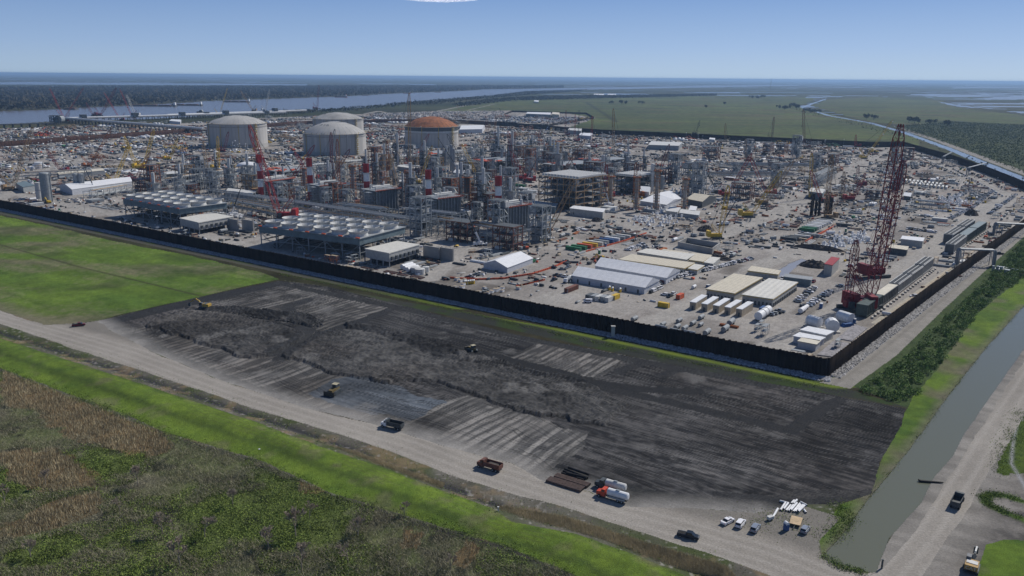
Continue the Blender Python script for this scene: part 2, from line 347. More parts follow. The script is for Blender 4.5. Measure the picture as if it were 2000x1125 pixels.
    for pts, wd, c in TRK:
        d = dline(x+1.5*(mid-.5)*2, y+1.5*(fine-.5)*2, pts); m = d < wd
        rut = np.abs(((d/.9) % 1)-.5)*2
        base[m] = lerp(C(.018, .019, .021), c, np.clip(rut*.6+fine*.5-.2, 0, 1))[m]
    # dusty margin by the haul road
    e = dline(x, y, RTOP); k = np.clip(1-e/(5+9*big), 0, 1)
    base = base*(1-k[:, None])+k[:, None]*lerp(C(.12, .116, .108), C(.30, .288, .268), np.clip(mid+.3*fine, 0, 1))
    return base
RTOP = GP((190, 627), (215, 645), (300, 688), (430, 742), (600, 798), (720, 826), (870, 872), (1000, 905), (1060, 940), (1150, 960), (1225, 990), (1350, 992), (1480, 1003))
TRK = [(GP((530, 690), (590, 660), (600, 645), (560, 600), (600, 585)), 3.5, C(.07, .07, .07)), (GP((545, 700), (620, 655), (700, 628), (760, 605)), 3.2, C(.06, .06, .06)),
       (GP((195, 630), (260, 655), (330, 695), (430, 735), (520, 768)), 3.2, C(.08, .078, .075)), (GP((545, 553), (380, 588), (200, 632)), 6, C(.05, .05, .05)),
       (GP((545, 553), (800, 605), (1000, 655), (1240, 703), (1500, 752)), 3.5, C(.06, .06, .058)), (GP((1160, 752), (1330, 790), (1500, 830), (1545, 842), (1600, 800), (1640, 782)), 3, C(.04, .04, .04)),
       (GP((1210, 725), (1260, 705), (1300, 712), (1320, 722), (1290, 735)), 2.5, C(.05, .05, .05)), (GP((1700, 968), (1500, 985), (1330, 975), (1230, 955)), 2.4, C(.06, .06, .055)), (GP((1700, 962), (1560, 965), (1400, 990), (1330, 1000)), 2.4, C(.09, .085, .08)),
       (GP((930, 690), (985, 700), (1160, 745), (1250, 760), (1360, 765)), 3.2, C(.03, .03, .03)), (GP((1600, 1000), (1500, 975), (1400, 965)), 2, C(.06, .06, .06))]
def col_grass(x, y):
    big = fbm(x, y, 70., 12, 4); m = fbm(x, y, 14., 13); f = fbm(x, y, 2.5, 14)
    c = lerp(C(.064, .114, .02), C(.128, .195, .028), np.clip(big*1.6-.3+.7*(m-.5), 0, 1))
    t = np.clip((fbm(x*.5+y*.3, y, 30., 15)-.47)*3.6+1.2*(f-.5), 0, 1); c = lerp_(c, C(.15, .135, .085), t*.8)
    a = x*v0[0]+y*v0[1]; b = x*u0[0]+y*u0[1]; c = c*(.82+.36*vn(a, b*7, 30., 18))[:, None]*(.85+.3*vn(x, y, .8, 17))[:, None]
    t = np.clip((fbm(x, y, 26., 19)-.56)*5, 0, 1); c = lerp_(c, C(.045, .06, .02), t*.6)
    d = dline(x, y, GP((0, 478), (150, 520), (300, 556), (400, 580))); c = lerp_(c, C(.045, .045, .02), np.exp(-(d/1.1)**2)*.85)
    e = dline(x, y, GP((-100, 580), (0, 607), (87, 635), (142, 632))); c = lerp_(c, C(.16, .145, .1), np.clip(1-e/(7+10*m), 0, 1)*.8)
    return c*(.75+.5*f)[:, None]
def lerp_(a, b, t): return a+(b-a)*t[:, None]
def col_levee(x, y):
    big = .35*fbm(x, y, 34., 22, 3)+.65*fbm(x, y, 6., 26, 4); f = fbm(x, y, 1.3, 23); d = dline(x, y, LEVC)
    c = lerp(C(.074, .126, .021), C(.155, .22, .031), np.clip(big*1.5-.25, 0, 1))
    k = np.exp(-((d-5.5-6*(big-.5))/1.6)**2); tk_ = np.exp(-((d-1.)/.35)**2)+np.exp(-((d-2.9)/.35)**2); c = lerp_(c, C(.10, .12, .04), np.clip(tk_*.5*(fbm(x, y, 15., 27) > .45), 0, 1)); c = lerp_(c, C(.05, .075, .022), k*.6)
    c = lerp_(c, C(.15, .14, .08), np.clip((fbm(x, y, 9., 24, 4)-.56)*6, 0, 1)*.55)
    c = c*(.84+.32*vn(x*v0[0]+y*v0[1], (x*u0[0]+y*u0[1])*6, 22., 29))[:, None]; return c*(.7+.6*f)[:, None]
LEVC = [G(*p) for p in ((-400, 560), (0, 680), (250, 765), (500, 850), (650, 905), (850, 985), (1000, 1045), (1150, 1085), (1300, 1150))]
def col_road(x, y):
    a = fbm(x, y, 26., 41); f = fbm(x, y, 2.4, 42); d1 = dline(x, y, RC1); d = np.minimum(d1, dline(x, y, RC2))
    c = lerp(C(.215, .197, .172), C(.315, .292, .258), np.clip(a*.9+.5*f-.1, 0, 1))
    ru = np.exp(-((d-2.2)/.9)**2)+np.exp(-((d-6.)/1.)**2); c = lerp_(c, C(.37, .345, .31), np.clip(ru*.45, 0, 1))
    t = np.clip((d-7-5*a)/4, 0, 1); c = lerp_(c, C(.16, .15, .133), t*.75)
    al = fbm(x*u0[0]*.2+y*u0[1], x*v0[0]+y*v0[1], 3.5, 43); c = c*(.96+.08*al)[:, None]
    return c
RC1 = GP((-400, 515), (0, 620), (125, 655), (250, 690), (375, 735), (500, 778), (650, 822), (800, 868), (950, 925), (1060, 960), (1200, 1005), (1350, 1045), (1500, 1090), (1650, 1150))
RC2 = GP((1650, 1180), (1740, 1120), (1820, 1030), (1880, 935), (1940, 840), (2010, 735), (2300, 350))
def col_verge(x, y):
    f = fbm(x, y, 2., 51); m = fbm(x, y, 12., 52); d = dline(x, y, DITCH)
    c = lerp(C(.075, .07, .055), C(.15, .142, .12), np.clip(m*1.3-.2+.4*(f-.5), 0, 1))
    c = lerp_(c, C(.05, .07, .018), np.clip((fbm(x, y, 17., 53)-.42)*5, 0, 1)*.8)
    c = lerp_(c, C(.032, .032, .036), np.clip(1.25-d/2.6, 0, 1)*.9)
    c = lerp_(c, C(.2, .15, .09), np.clip((fbm(x, y, 7., 58)-.56)*6, 0, 1)*.7); c = lerp_(c, C(.3, .285, .26), np.clip((vn(x, y, 1.1, 59)-.8)*8, 0, 1)*.6)
    return c
def col_scrub(x, y):
    f = fbm(x, y, 1.4, 71); m = fbm(x, y, 13., 72); b = fbm(x, y, 34., 73)
    c = lerp(C(.09, .115, .042), C(.135, .145, .07), np.clip(m*1.6-.3, 0, 1))
    c = lerp_(c, C(.075, .105, .025), np.clip((b-.5)*5, 0, 1)*.8)
    c = lerp_(c, C(.16, .14, .115), np.clip((fbm(x, y, 19., 74)-.57)*6, 0, 1)*.7)
    c = lerp_(c, C(.012, .012, .012), np.clip((fbm(x, y, 6., 76)-.6)*7, 0, 1)*.8)
    c = lerp_(c, C(.06, .055, .05), np.exp(-((dline(x, y, LEVB))/2.2)**2)*.9)
    for z in REEDZ:
        c[pip(x+8*(m-.5)+3*(f-.5), y+10*(m-.5)+3*(f-.5), z)] = C(.16, .115, .06)
    return c*(.6+.8*f)[:, None]
LEVB = GP((-400, 600), (0, 722), (100, 760), (250, 815), (325, 848), (500, 900), (650, 968), (750, 1000), (875, 1040), (1000, 1080), (1120, 1128))
PA, PB = 64., 44.
def parcel(x, y):
    """laydown lots on the grid of the works: lot number, place inside it, distance to its edge"""
    wx = x+16*(vn(x, y, 150., 501)-.5); wy = y+16*(vn(x, y, 150., 502)-.5)
    a = wx*v0[0]+wy*v0[1]; b = wx*u0[0]+wy*u0[1]; b = b+22*((np.floor(a/PA) % 2)); i, j = np.floor(a/PA), np.floor(b/PB); fa, fb = a-i*PA, b-j*PB
    return i, j, np.minimum(np.minimum(fa, PA-fa), np.minimum(fb, PB-fb)), _h(i, j, 91), _h(i, j, 92)
def col_yard(x, y):
    f = fbm(x, y, 3., 81); m = fbm(x, y, 18., 82, 4); b = fbm(x, y, 110., 83)
    c = lerp(C(.19, .175, .16), C(.37, .345, .315), np.clip(m*1.5-.25, 0, 1))
    c = lerp_(c, C(.085, .075, .066), np.clip((fbm(x, y, 45., 84)-.52)*5, 0, 1)*.75)
    c = lerp_(c, C(.34, .325, .3), np.clip((b-.55)*4, 0, 1)*.5)
    c = lerp_(c, C(.17, .1, .075), np.clip((fbm(x, y, 60., 85)-.6)*6, 0, 1)*.5*(y > 900))
    i, j, e, h1, h2 = parcel(x, y); k = np.clip((e-4.5)/2.5, 0, 1)
    lot = C(.20, .18, .165)[None]*(1-h2[:, None])+C(.42, .395, .365)[None]*h2[:, None]; lot = np.where(((h1 > .62) & (h1 < .74))[:, None], C(.13, .115, .1)[None]*(.8+.5*m[:, None]), lot)
    c = c*(1-.55*k[:, None])+lot*(.8+.4*f)[:, None]*(.55*k[:, None]); c = lerp_(c, C(.36, .335, .305), (1-k)*.35)
    d = np.full(len(x), 1e9)
    for p, w in YROAD: d = np.minimum(d, dline(x+2*(m-.5)*2, y+2*(f-.5), p)-w)
    k = np.clip(.5-d/2.5, 0, 1); rc = lerp(C(.27, .255, .235), C(.37, .35, .32), np.clip(m+.6*(f-.5), 0, 1))
    c = c*(1-k[:, None])+rc*k[:, None]
    sp = vn(x, y, .9, 86); c = c*(.8+.4*sp)[:, None]
    far = np.clip((y-520)/500, 0, 1)   # debris too small to build: scattered scraps and wheel ruts
    hs = vn(x, y, 2.6, 87)*.6+vn(x, y, 6., 88)*.4
    c = lerp_(c, C(.05, .047, .045), np.clip((hs-.58)*9, 0, 1)*.45*far)
    return c
def col_marsh(x, y):
    b = fbm(x, y, 900., 91, 4); m = fbm(x, y, 160., 92); f = fbm(x, y, 24., 93)
    c = lerp(C(.026, .04, .012), C(.058, .05, .028), np.clip(b*1.7-.35+.6*(m-.5), 0, 1))
    c = lerp_(c, C(.045, .07, .02), np.clip((m-.58)*5, 0, 1)*.6)
    dk = vn(x*.15, y, 420., 99); c = c*(.6+.8*dk)[:, None]
    return c*(.7+.6*f)[:, None]
def col_past(x, y):
    b = fbm(x, y, 240., 94, 4); m = fbm(x, y, 60., 95); f = fbm(x, y, 14., 96)
    c = lerp(C(.055, .072, .026), C(.095, .12, .034), np.clip(b*1.8-.4, 0, 1))
    s = fbm(x*.35, y, 60., 97)
    c = lerp_(c, C(.1, .08, .045), np.clip((s-.5)*4, 0, 1)*.7); c = lerp_(c, C(.03, .04, .018), np.clip((fbm(x*.3, y, 45., 98)-.6)*6, 0, 1)*.7)
    d = dline(x, y, GP((1145, 200), (1205, 238))); c = lerp_(c, C(.03, .035, .02), np.exp(-(d/9.)**2)*.8)
    return c*(.75+.5*f)[:, None]
def col_wood(x, y):
    m = fbm(x, y, 60., 101); f = fbm(x, y, 12., 102); c = lerp(C(.035, .05, .02), C(.06, .075, .028), np.clip(m*1.6-.3, 0, 1)); return c*(.6+.8*f)[:, None]
def col_bank(x, y):
    m = fbm(x, y, 11., 104, 4); f = fbm(x, y, 1.8, 105); c = lerp(C(.06, .11, .018), C(.125, .19, .022), np.clip(m*1.7-.35, 0, 1))
    t = np.clip((fbm(x, y, 16., 106)-.56)*5, 0, 1); c = lerp_(c, C(.135, .12, .08), t*.75)
    e = dline(x, y, CANL); c = lerp_(c, C(.14, .125, .1), np.clip(1-e/(2.2+5*m), 0, 1)*.7)
    return c*(.7+.6*f)[:, None]
CANL = GP((2000, 597), (1925, 680), (1850, 775), (1800, 845), (1750, 910), (1705, 962), (1650, 1037), (1609, 1084))
def col_under(x, y):
    f = fbm(x, y, 1.8, 108); m = fbm(x, y, 10., 109); c = lerp(C(.03, .05, .018), C(.065, .095, .03), m); return c*(.6+.8*f)[:, None]
def col_bare(x, y):
    m = fbm(x, y, 14., 111, 4); f = fbm(x, y, 2., 112); c = lerp(C(.07, .065, .06), C(.24, .222, .2), np.clip(m*1.7-.4+.7*(f-.5), 0, 1)); br_ = dline(x, y, RC2); c = lerp_(c, C(.26, .245, .22), np.clip(1.3-br_/14, 0, 1)*.7)
    a = x*v0[0]+y*v0[1]; b = x*u0[0]+y*u0[1]; l = vn(a, b*8, 20., 113); c = c*(.75+.5*l)[:, None]
    loop = dline(x, y, GP((2000, 1015), (1960, 1000), (1930, 985), (1922, 972), (1935, 966), (1965, 968), (1992, 978)))
    c = lerp_(c, C(.06, .11, .015), np.clip(1.4-loop/1.6+1.2*(f-.5), 0, 1))
    g = pip(x+3*(m-.5), y+3*(f-.5), GP((1948, 925), (1958, 890), (1985, 835), (2020, 790), (2100, 800), (2100, 930), (1990, 925), (1965, 928)))
    c[g] = lerp(C(.035, .06, .012), C(.08, .12, .015), f)[g]
    dd = dline(x, y, GP((1985, 830), (1978, 870), (1975, 905), (1990, 930), (2010, 965))); c = lerp_(c, C(.3, .3, .31), np.exp(-(dd/.6)**2)*.8)
    return c
def col_riprap(x, y): f = fbm(x, y, 1.2, 121); return lerp(C(.09, .088, .086), C(.33, .32, .31), np.clip(f*1.6-.3, 0, 1))
def col_gravel(x, y):
    f = fbm(x, y, 3., 122); d = dline(x, y, SRC); c = lerp(C(.2, .188, .168), C(.3, .282, .252), f); return lerp_(c, C(.14, .13, .115), np.exp(-(d/1.)**2)*.35)
SRC = GP((1630, 750), (1700, 703), (1815, 608), (1925, 512), (2000, 455))
def col_shoulder(x, y):       # foot of the front wall: rock, wet ditch, weeds
    d = dline(x, y, WFL); f = fbm(x, y, 1.5, 124); m = fbm(x, y, 12., 125)
    c = lerp(C(.11, .11, .115), C(.33, .33, .335), f)
    c = lerp_(c, C(.03, .033, .028), np.clip((d-6.3)/1.2, 0, 1)); c = lerp_(c, C(.03, .05, .012), np.clip((d-6.5)/1.5, 0, 1)*np.clip((m-.45)*5, 0, 1)*.9)
    xr = np.clip((x+130)/90, 0, 1)
    g = np.exp(-((d-12.6)/1.9)**2)*xr; c = lerp_(c, lerp(C(.08, .12, .018), C(.15, .19, .022), m), g)
    c = lerp_(c, C(.09, .085, .07), np.clip((d-10)/1.5, 0, 1)*(1-xr)*.7)
    return c
WFL = GP((1619, 734), (0, 407), (-600, 284))
def zfun(x, y):
    z = np.zeros(len(x)); m = y < 900
    X = x[m]; Y = y[m]; w = .12*(fbm(X, Y, 3., 131)-.5)
    d = dline(X, Y, LEVC); w += 2.2*np.exp(-(d/9.)**2); d = dline(X, Y, DITCH); w -= .5*np.exp(-(d/3.)**2)
    f = pip(X, Y, FIELD)
    xs, ys = X[f], Y[f]; q = field_parts(xs, ys); su, fu = streak(xs, ys, 'u', 3.6, 1); sw, _ = streak(xs, ys, 'v', 1.5, 6); sv, _ = streak(xs, ys, 'v', 3.1, 2)
    g = np.where(q['MA'] | q['MC'] | q['MD'] | q['MC2'], -.28*su, -.1*sv-.06*sw)
    cl = fbm(xs, ys, 3.2, 61)+.6*(vn(xs, ys, 1.1, 63)-.5)
    g = np.where(q['MF'] | q['MG'], .85+1.0*(cl-.5), g); g = np.where(q['MK'] | q['MR'], .9+1.7*(cl-.5), g)
    w[f] += g
    z[m] = w*np.clip((900-Y)/50, 0, 1)
    return z
# polar-like grid: fine near, coarse far, out to the horizon
ys_px = np.concatenate([np.arange(1260, 700, -1.5), np.arange(700, 300, -1.25), np.arange(300, 175, -.8), np.arange(175, 153.6, -.4)])
rows = [G(1000, p)[1] for p in ys_px]
tx = np.linspace(-1.02, 1.02, 1500)*.82
Yg = np.array(rows)[:, None]*np.ones(len(tx))[None]; Xg = Yg*tx[None]/ (cP)      # fan of rays, real metres
nr, nc = Yg.shape
Xf = Xg.ravel(); Yf = Yg.ravel()
idx = np.arange(nr*nc).reshape(nr, nc)
quads = np.stack([idx[:-1, :-1], idx[:-1, 1:], idx[1:, 1:], idx[1:, :-1]], -1).reshape(-1, 4)
cx = Xf[quads].mean(1); cy = Yf[quads].mean(1)
near = np.clip(cy/400, .6, 6)
def warp(a, s, seed):
    return cx+near*a*2*(fbm(cx, cy, s, seed)-.5), cy+near*a*2*(fbm(cx, cy, s, seed+50)-.5)
names = ['ground', 'river', 'pasture', 'meadow', 'woodland_floor', 'construction_yard', 'grass_field', 'haul_road', 'mud_field', 'levee', 'canal', 'gravel_road', 'shrub_ground', 'canal_bank',
         'verge', 'bare_ground', 'lawn', 'riprap_slope', 'wall_shoulder', 'far_canal', 'levee_track', 'outer_yard', 'pond', 'retention_pond']
cls = np.zeros(len(cx), int)
def paint(k, poly, a=0., s=8., seed=201, only=None):
    x, y = warp(a, s, seed) if a else (cx, cy); m = pip(x, y, poly)
    if only is not None: m &= only
    cls[m] = names.index(k)
nearm = cy < 900
cls[(cy < 420) & (cx < 130)] = -1
sc = GP((-700, 640), (0, 722), (325, 848), (500, 900), (650, 968), (875, 1040), (1000, 1080), (1120, 1128), (1400, 1260), (-900, 1400))
# foreground below the levee
m = pip(cx, cy, GP((-900, 400), (-400, 500), (0, 607), (215, 645), (600, 798), (1150, 960), (1640, 985), (1700, 1300), (-900, 1400))); cls[m] = names.index('verge')
paint('river', RIVER, 1.5, 60.); paint('pasture', PAST, 1, 40.); paint('meadow', PAST2, 3, 60.); paint('woodland_floor', WOOD2, 3, 60.)
# marsh ponds and distant open water
ml = (cy > 1500) & (cls == 0); pn = fbm(cx*.28, cy, 260., 301, 4)
zone = pip(cx, cy, GP((1780, 184), (2300, 172), (2300, 236), (2000, 222), (1890, 208)))
m = ml & (pn > np.where(zone, .56, .67)) & ((cx > 900) | (cy > 5200)); cls[m] = names.index('pond')
for p in (GP((1885, 194), (2000, 186.5), (2400, 178), (2400, 198), (2080, 196), (1990, 194.5), (1930, 195)), GP((1835, 198), (1850, 201), (1900, 209), (1915, 212), (1870, 208), (1840, 202)),
          GP((1800, 186.6), (1950, 183.6), (1960, 184.8), (1800, 187.8)), GP((1860, 171), (2000, 169.5), (2000, 171), (1860, 172.6)), GP((0, 160.5), (600, 164.5), (600, 167), (0, 165)), GP((0, 169), (420, 167), (420, 169.5), (0, 173)),
          GP((1170, 183), (1360, 185), (1360, 186.4), (1170, 185)), GP((1580, 189.2), (1620, 190), (1600, 192), (1570, 191))): paint('pond', p, 4, 90., 230)
paint('outer_yard', OUTY, 1, 30.); paint('construction_yard', COMP)
d = dline(cx, cy, WFL); m = (d < 14.6) & ~pip(cx, cy, COMP) & (cy < 1000) & (cls == 0); cls[m] = names.index('wall_shoulder')
xx, yy = warp(1.2, 14., 205)
cls[pip(xx, yy, GRASS) & nearm] = names.index('grass_field')
m = pip(cx, cy, GP((1619, 734), (1770, 797), (2100, 500), (2200, 380), (2064, 397))) ; cls[m] = names.index('shrub_ground')
paint('canal_bank', BANK, .8, 7., 207)
paint('bare_ground', GP((1700, 1118), (1740, 1050), (2000, 680), (2450, 205), (2700, 1300), (1600, 1300)))
paint('wall_shoulder', GP((545, 546), (1619, 734), (1602, 747), (1664, 762), (1775, 797), (1500, 748), (1240, 697), (800, 600), (640, 560)), .5, 9.)
paint('mud_field', FIELD, .7, 7., 209)
d = dline(cx, cy, WFL); m = (d > 10.8+2*(fbm(cx, cy, 8., 3)-.5)*2) & (d < 14.2+2*(fbm(cx, cy, 7., 8)-.5)) & (cls == names.index('mud_field')) & (cx > -80) & (cx < 160); cls[m] = names.index('wall_shoulder')
paint('haul_road', ROAD, 1.1, 9., 211); paint('levee', LEVEE, .9, 6., 213)
m = pip(*warp(1., 8., 215), sc) & (cls != names.index('levee')); cls[m] = names.index('verge')
SCR = m.copy()
paint('canal', CANAL, .35, 9., 217)
paint('gravel_road', SROAD, .15, 8.)
paint('riprap_slope', GP((1619, 734), (1607, 744), (1650, 727), (1787, 613), (1910, 513), (2000, 444), (2110, 350), (2064, 397)))
paint('lawn', LAWN, 1.2, 8.)
d = dline(cx, cy, FCAN); m = (d < 8+2*(fbm(cx, cy, 30., 5)-.5)) & ~pip(cx, cy, COMP); cls[m] = names.index('far_canal')
LT = [(GP((1750, 247), (1830, 274), (1900, 301), (2000, 338), (2200, 410)), 8), (GP((700, 245), (830, 222), (905, 207), (960, 196), (1000, 191.5), (1060, 188), (1150, 184)), 8), (GP((860, 232), (920, 214), (965, 203)), 4),
      (GP((715, 222), (740, 217), (770, 224)), 9)]
for p, w in LT:
    m = (dline(cx, cy, p) < w+2*(fbm(cx, cy, 20., 5)-.5)) & ~pip(cx, cy, COMP); cls[m] = names.index('levee_track')
paint('retention_pond', GP((1519, 528), (1545, 513), (1566, 505), (1576, 509), (1550, 526), (1530, 543), (1521, 540)), .3, 6.)
cls[cls < 0] = 0
CF = {'ground': col_marsh, 'pasture': col_past, 'meadow': col_past, 'woodland_floor': col_wood, 'construction_yard': col_yard, 'outer_yard': col_yard, 'grass_field': col_grass, 'haul_road': col_road, 'mud_field': col_field,
      'levee': col_levee, 'gravel_road': col_gravel, 'shrub_ground': col_under, 'canal_bank': col_bank, 'verge': col_verge, 'bare_ground': col_bare, 'lawn': col_bank, 'riprap_slope': col_riprap, 'wall_shoulder': col_shoulder,
      'levee_track': col_gravel, 'scrub_ground': col_scrub}
soil = attr_mat('soil', .95, 1.6, .3, .12); turf = attr_mat('turf', .95, 3., .45, .3); farl = attr_mat('far_land', 1., .05, .5, 0)
WM = {'river': water_mat('river_water', (.12, .105, .095), .25, .05, .3), 'canal': water_mat('canal_water', (.125, .13, .088), .2, .6, .03), 'far_canal': water_mat('still_water', (.2, .22, .24), .2, .2, .05),
      'retention_pond': water_mat('milky_water', (.27, .27, .29), .3, .4, .03)}
WM['pond'] = water_mat('marsh_water', (.13, .14, .16), .25, .1, .05)
MM = {'ground': farl, 'pasture': farl, 'meadow': farl, 'woodland_floor': farl, 'grass_field': turf, 'levee': turf, 'canal_bank': turf, 'lawn': turf, 'shrub_ground': turf, 'scrub_ground': turf}
names.append('scrub_ground'); cls[SCR & (cls == names.index('verge'))] = names.index('scrub_ground')
for k, nm in enumerate(names):
    q = quads[cls == k]
    if not len(q): continue
    uq, inv = np.unique(q, return_inverse=True); X = Xf[uq]; Y = Yf[uq]
    if nm in WM: o = np_mesh(nm, np.c_[X, Y, np.full(len(X), -.12)], inv.reshape(-1, 4), WM[nm])
    else:
        o = np_mesh(nm, np.c_[X, Y, zfun(X, Y)], inv.reshape(-1, 4), MM.get(nm, soil), np.clip(CF[nm](X, Y), .004, .8))
    tag(o, kind='structure')
b = MB(); n = 48
b.face([(62000*math.cos(2*math.pi*i/n), 62000*math.sin(2*math.pi*i/n), -2.5) for i in range(n)])
tag(b.build('terrain', mat('marsh_base', (.04, .045, .025), 1., 0, .3, .01)), kind='structure')
# ================================================================ PALETTE
WHT = mat('white_paint', (.72, .73, .74), .5, 0, .08); OFFW = mat('off_white', (.55, .55, .53), .6, 0, .12); CREAM = mat('cream_roof', (.60, .56, .46), .7, 0, .08, .15)
STEEL = mat('galvanised_steel', (.30, .33, .35), .5, .2, .2); DKST = mat('dark_steel', (.07, .08, .085), .6, .2, .25); BLK = mat('black_rubber', (.015, .015, .016), .8)
CONC = mat('concrete', (.40, .39, .37), .85, 0, .1, .05, .02); CONCD = mat('stained_concrete', (.36, .35, .33), .85, 0, .22, .03); RUST = mat('rust', (.30, .10, .035), .85, 0, .25, .08)
RED = mat('red_paint', (.32, .025, .025), .5, 0, .15); ORNG = mat('orange_paint', (.55, .10, .04), .6, 0, .15); YEL = mat('yellow_paint', (.60, .40, .04), .5, 0, .15); TAN = mat('tan_primer', (.33, .22, .12), .7, 0, .25)
BLUE = mat('blue_paint', (.04, .10, .25), .5); GRN = mat('green_paint', (.03, .16, .07), .5); GREY = mat('grey_paint', (.28, .30, .31), .55, 0, .15); DGRY = mat('dark_grey', (.09, .1, .105), .6)
GLASS = mat('dark_glass', (.012, .016, .02), .08, 0, .1, spec=.6); BROWN = mat('brown_paint', (.16, .07, .05), .7, 0, .25); MAROON = mat('maroon_paint', (.17, .02, .028), .55, 0, .2)
TEAL = mat('blue_green_panel', (.14, .19, .21), .6, 0, .15, .3); WOOD = mat('timber', (.36, .30, .22), .8, 0, .2); SOILM = mat('dark_soil', (.075, .065, .058), .95, 0, .3, .5, .3)
LIVERY = [WHT, OFFW, GREY, RED, YEL, BLUE, GRN, DGRY, ORNG, BROWN]
# ================================================================ FLOOD WALLS
PILE = mat('sheet_pile', (.028, .02, .016), .8, 0, .35, .25, .1, (.010, .008, .007), spec=.05, zs=.15); PILER = mat('rusty_sheet_pile', (.11, .055, .038), .85, 0, .4, .4, .1, zs=.2)
def wall(label, pts, h=7.6, period=1.4, amp=.28, m=PILE, braces=False, cap=None):
    V = []; Fq = []; pts = [Vector((*p, 0)) for p in pts]; s = 0; P = []
    for a, b in zip(pts[:-1], pts[1:]):
        d = b-a; n = max(2, int(d.length/(period/4))); d1 = d.normalized(); nn = Vector((-d1.y, d1.x, 0))
        for i in range(n):
            ph = i % 4; o = amp if ph in (0, 1) else -amp; P.append(a+d*(i/n)+nn*o)
    P.append(pts[-1]); P = np.array([(p.x, p.y) for p in P]); k = len(P)
    hh = h+.22*((np.arange(k)//4) % 2)+.3*rng.random(k)[np.arange(k)//4*4 % k]+.25*rng.random(k)[np.arange(k)//64*64 % k]
    t = np.r_[P[1:]-P[:-1], [P[-1]-P[-2]]]; nrm = np.c_[-t[:, 1], t[:, 0]]; nrm /= np.maximum(np.linalg.norm(nrm, axis=1)[:, None], 1e-6)
    Q = P+nrm*.12
    V = np.r_[np.c_[P, np.full(k, -1)], np.c_[P, hh], np.c_[Q, hh], np.c_[Q, np.full(k, -1)]]
    i = np.arange(k-1); fs = [np.stack([i+a*k, i+1+a*k, i+1+b*k, i+b*k], 1) for a, b in ((0, 1), (1, 2), (2, 3))]
    root = empty('flood_wall', (0, 0, 0)); tag(root, label, 'wall', 'steel sheet pile flood walls round the works')
    np_mesh('sheet_piles', V, np.concatenate(fs), m, parent=root)
    if braces:
        for a, c in zip(pts[:-1], pts[1:]):
            d = (c-a); n = int(d.length/15); nn = Vector((d.y, -d.x, 0)).normalized()
            for j in range(n): b = MB(); p = a+d*(j+.5)/n; b.bar(p+nn*6.5, p+Vector((0, 0, h*.8))+nn*.4, 1.); b.build('batter_pile', PILER, root)
    return root
wall('long near-black sheet pile flood wall facing the mud field and the grass field', GP((-600, 285), (0, 407), (1607, 735), (1619, 734)))
wall('flood wall from the front corner running back to the right above the light rock slope', GP((1619, 734), (1800, 594), (2064, 397)))
wall('dark flood wall on the far right beside the straight canal', GP((2064, 397), (2000, 371), (1940, 345), (1860, 315), (1765, 287)), 9)
wall('far dark flood wall along the back of the site in front of the green pasture', GP((1765, 287), (1700, 288), (1400, 273), (1165, 262), (970, 245)), 10)
wall('rusty brown flood wall with battered piles at the back left, behind the far tanks', GP((970, 245), (850, 238), (600, 243), (385, 258), (0, 287), (-400, 305)), 8.5, 1.6, .5, PILER, True)
wall('small dark flood wall looping round the far compound with the pale warehouse', GP((970, 245), (1070, 247), (1160, 232), (1145, 223), (1000, 219), (985, 225)), 5)
